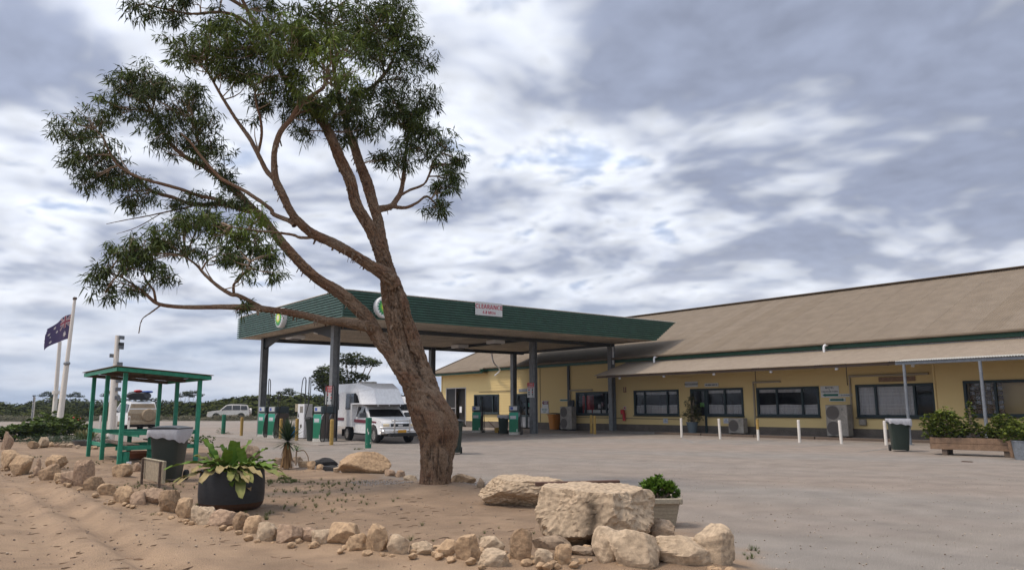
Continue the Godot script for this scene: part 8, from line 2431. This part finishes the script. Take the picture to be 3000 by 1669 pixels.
func far_away() -> void:
	# scrub beyond the road: low grey bushes, then dense dark mallee
	var low := []
	var high := []
	var mid := []
	rng.seed = 402
	var nz := noise(14, 0.02, 3)
	var fwd := Vector3(-0.784, 0, -0.621)
	var rgt := Vector3(0.621, 0, -0.784)
	var place := func(d: float, u: float) -> Vector3: return fwd * d + rgt * (u * d)
	for k in 1500:
		var d := rng.randf_range(88.0, 118.0)
		var p: Vector3 = place.call(d, rng.randf_range(-0.80, 0.30))
		if nz.get_noise_2d(p.x * 3.0, p.z * 3.0) < -0.12:
			continue
		var w := rng.randf_range(0.7, 1.9)
		low.append([Transform3D(Basis(Vector3.UP, rng.randf() * TAU).scaled(Vector3(w, w * rng.randf_range(0.5, 0.8), w)), p), Color(0.12, 0.12, 0.075).lerp(Color(0.20, 0.18, 0.125), rng.randf())])
	for k in 900:
		var f := rng.randf()
		var d := lerpf(104.0, 240.0, f * f)
		var u := rng.randf_range(-0.85, 0.30)
		var p: Vector3 = place.call(d, u)
		var h := rng.randf_range(2.0, 3.3) * (1.0 + 0.5 * nz.get_noise_2d(p.x, p.z)) * lerpf(1.0, 1.75, f * f)
		if u > -0.36 and u < -0.1:
			h *= 1.18
		var w := h * rng.randf_range(1.3, 2.2)
		high.append([Transform3D(Basis(Vector3.UP, rng.randf() * TAU).scaled(Vector3(w, h * 1.25, w)), p - Vector3(0, 0.2, 0)), Color(0.030, 0.038, 0.012).lerp(Color(0.070, 0.078, 0.024), rng.randf())])
	meta(scatter("saltbush_scrub", leaf_blob(31, 260, 0.045, 0.9), M.far_leaf, low, self), "low grey-green saltbush covering the ground beyond the road", "scrub")
	meta(scatter("mallee_scrub", leaf_blob(32, 700, 0.05, 0.9), M.far_leaf, high, self), "dense dark mallee scrub forming the skyline beyond the road", "scrub")
	# the two tall trees behind the camper
	far_tree("tall umbrella-shaped tree behind the camper van, bare stems under flat crowns", Vector3(-83.607, 0, -41.839), [[Vector3(-79.321, 6.896, -38.715) - Vector3(-83.607, 0, -41.839), 1.20, 0.75], [Vector3(-77.594, 6.827, -39.283) - Vector3(-83.607, 0, -41.839), 1.30, 0.75], [Vector3(-77.827, 6.58, -40.684) - Vector3(-83.607, 0, -41.839), 1.00, 0.60], [Vector3(-75.568, 6.308, -40.344) - Vector3(-83.607, 0, -41.839), 0.70, 0.40], [Vector3(-79.867, 6.493, -39.762) - Vector3(-83.607, 0, -41.839), 1.10, 0.50], [Vector3(-78.885, 5.06, -39.74) - Vector3(-83.607, 0, -41.839), 1.10, 0.60], [Vector3(-77.476, 4.788, -39.958) - Vector3(-83.607, 0, -41.839), 0.70, 0.45], [Vector3(-79.863, 4.914, -38.542) - Vector3(-83.607, 0, -41.839), 1.00, 0.80], [Vector3(-81.071, 5.613, -38.468) - Vector3(-83.607, 0, -41.839), 0.70, 0.60], [Vector3(-79.472, 4.224, -39.214) - Vector3(-83.607, 0, -41.839), 1.20, 0.60]], 0.16)
	far_tree("dense dark bushy tree behind the near canopy column", Vector3(-86.016, 0, -40.005), [[Vector3(-80.994, 5.075, -37.073) - Vector3(-86.016, 0, -40.005), 1.40, 1.10], [Vector3(-81.435, 5.616, -38.008) - Vector3(-86.016, 0, -40.005), 1.30, 1.00], [Vector3(-81.411, 5.001, -36.565) - Vector3(-86.016, 0, -40.005), 0.90, 0.70], [Vector3(-81.069, 3.93, -37.274) - Vector3(-86.016, 0, -40.005), 1.40, 0.90], [Vector3(-81.462, 4.457, -38.272) - Vector3(-86.016, 0, -40.005), 1.20, 1.00], [Vector3(-80.3, 4.392, -36.494) - Vector3(-86.016, 0, -40.005), 1.00, 0.80], [Vector3(-81.057, 3.09, -37.506) - Vector3(-86.016, 0, -40.005), 0.70, 0.60]], 0.2)
	# lone crowns that stand above the scrub
	for q in [[Vector3(-199.646, 0, -18.934), 4.60, "flat-topped lone tree above the scrub near the left edge"], [Vector3(-191.68, 0, -23.725), 4.40, "leaning lone tree above the scrub between plate post and flagpoles"], [Vector3(-182.189, 0, -29.432), 4.50, "wind-swept lone tree above the scrub just left of the shelter"], [Vector3(-175.84, 0, -33.25), 4.30, "lone tree above the scrub seen through the shelter's left side"], [Vector3(-162.841, 0, -41.067), 4.20, "small flat crown on a thin stem between the shelter back posts"], [Vector3(-160.833, 0, -42.275), 4.40, "rounded lone tree seen between the shelter's right posts"], [Vector3(-139.308, 0, -55.219), 4.50, "bushy lone tree on the skyline right of the first pumps"]]:
		var h: float = q[1]
		far_tree(q[2], q[0] + Vector3(-18, 0, -8), [[Vector3(0.5, h * 1.15, -0.4), 1.3, 0.45], [Vector3(-0.6, h * 1.02, 0.7), 1.0, 0.4], [Vector3(0.9, h * 1.0, -1.2), 1.0, 0.35]], 0.09, "")
	settle()

func settle() -> void:
	# things built in place: move each root to its own base
	for t in get_children():
		if not t is Node3D or t is MeshInstance3D or t is MultiMeshInstance3D or t is Light3D or t is Camera3D or t.position != Vector3.ZERO:
			continue
		var box := AABB()
		var first := true
		for c in t.find_children("*", "MeshInstance3D", true, false):
			var x := Transform3D()
			var o: Node3D = c
			while o != t:
				x = o.transform * x
				o = o.get_parent()
			var b: AABB = x * c.mesh.get_aabb()
			box = b if first else box.merge(b)
			first = false
		if first:
			continue
		var base := Vector3(box.get_center().x, maxf(box.position.y, 0.0), box.get_center().z)
		t.position = base
		for c in t.get_children():
			c.position -= base
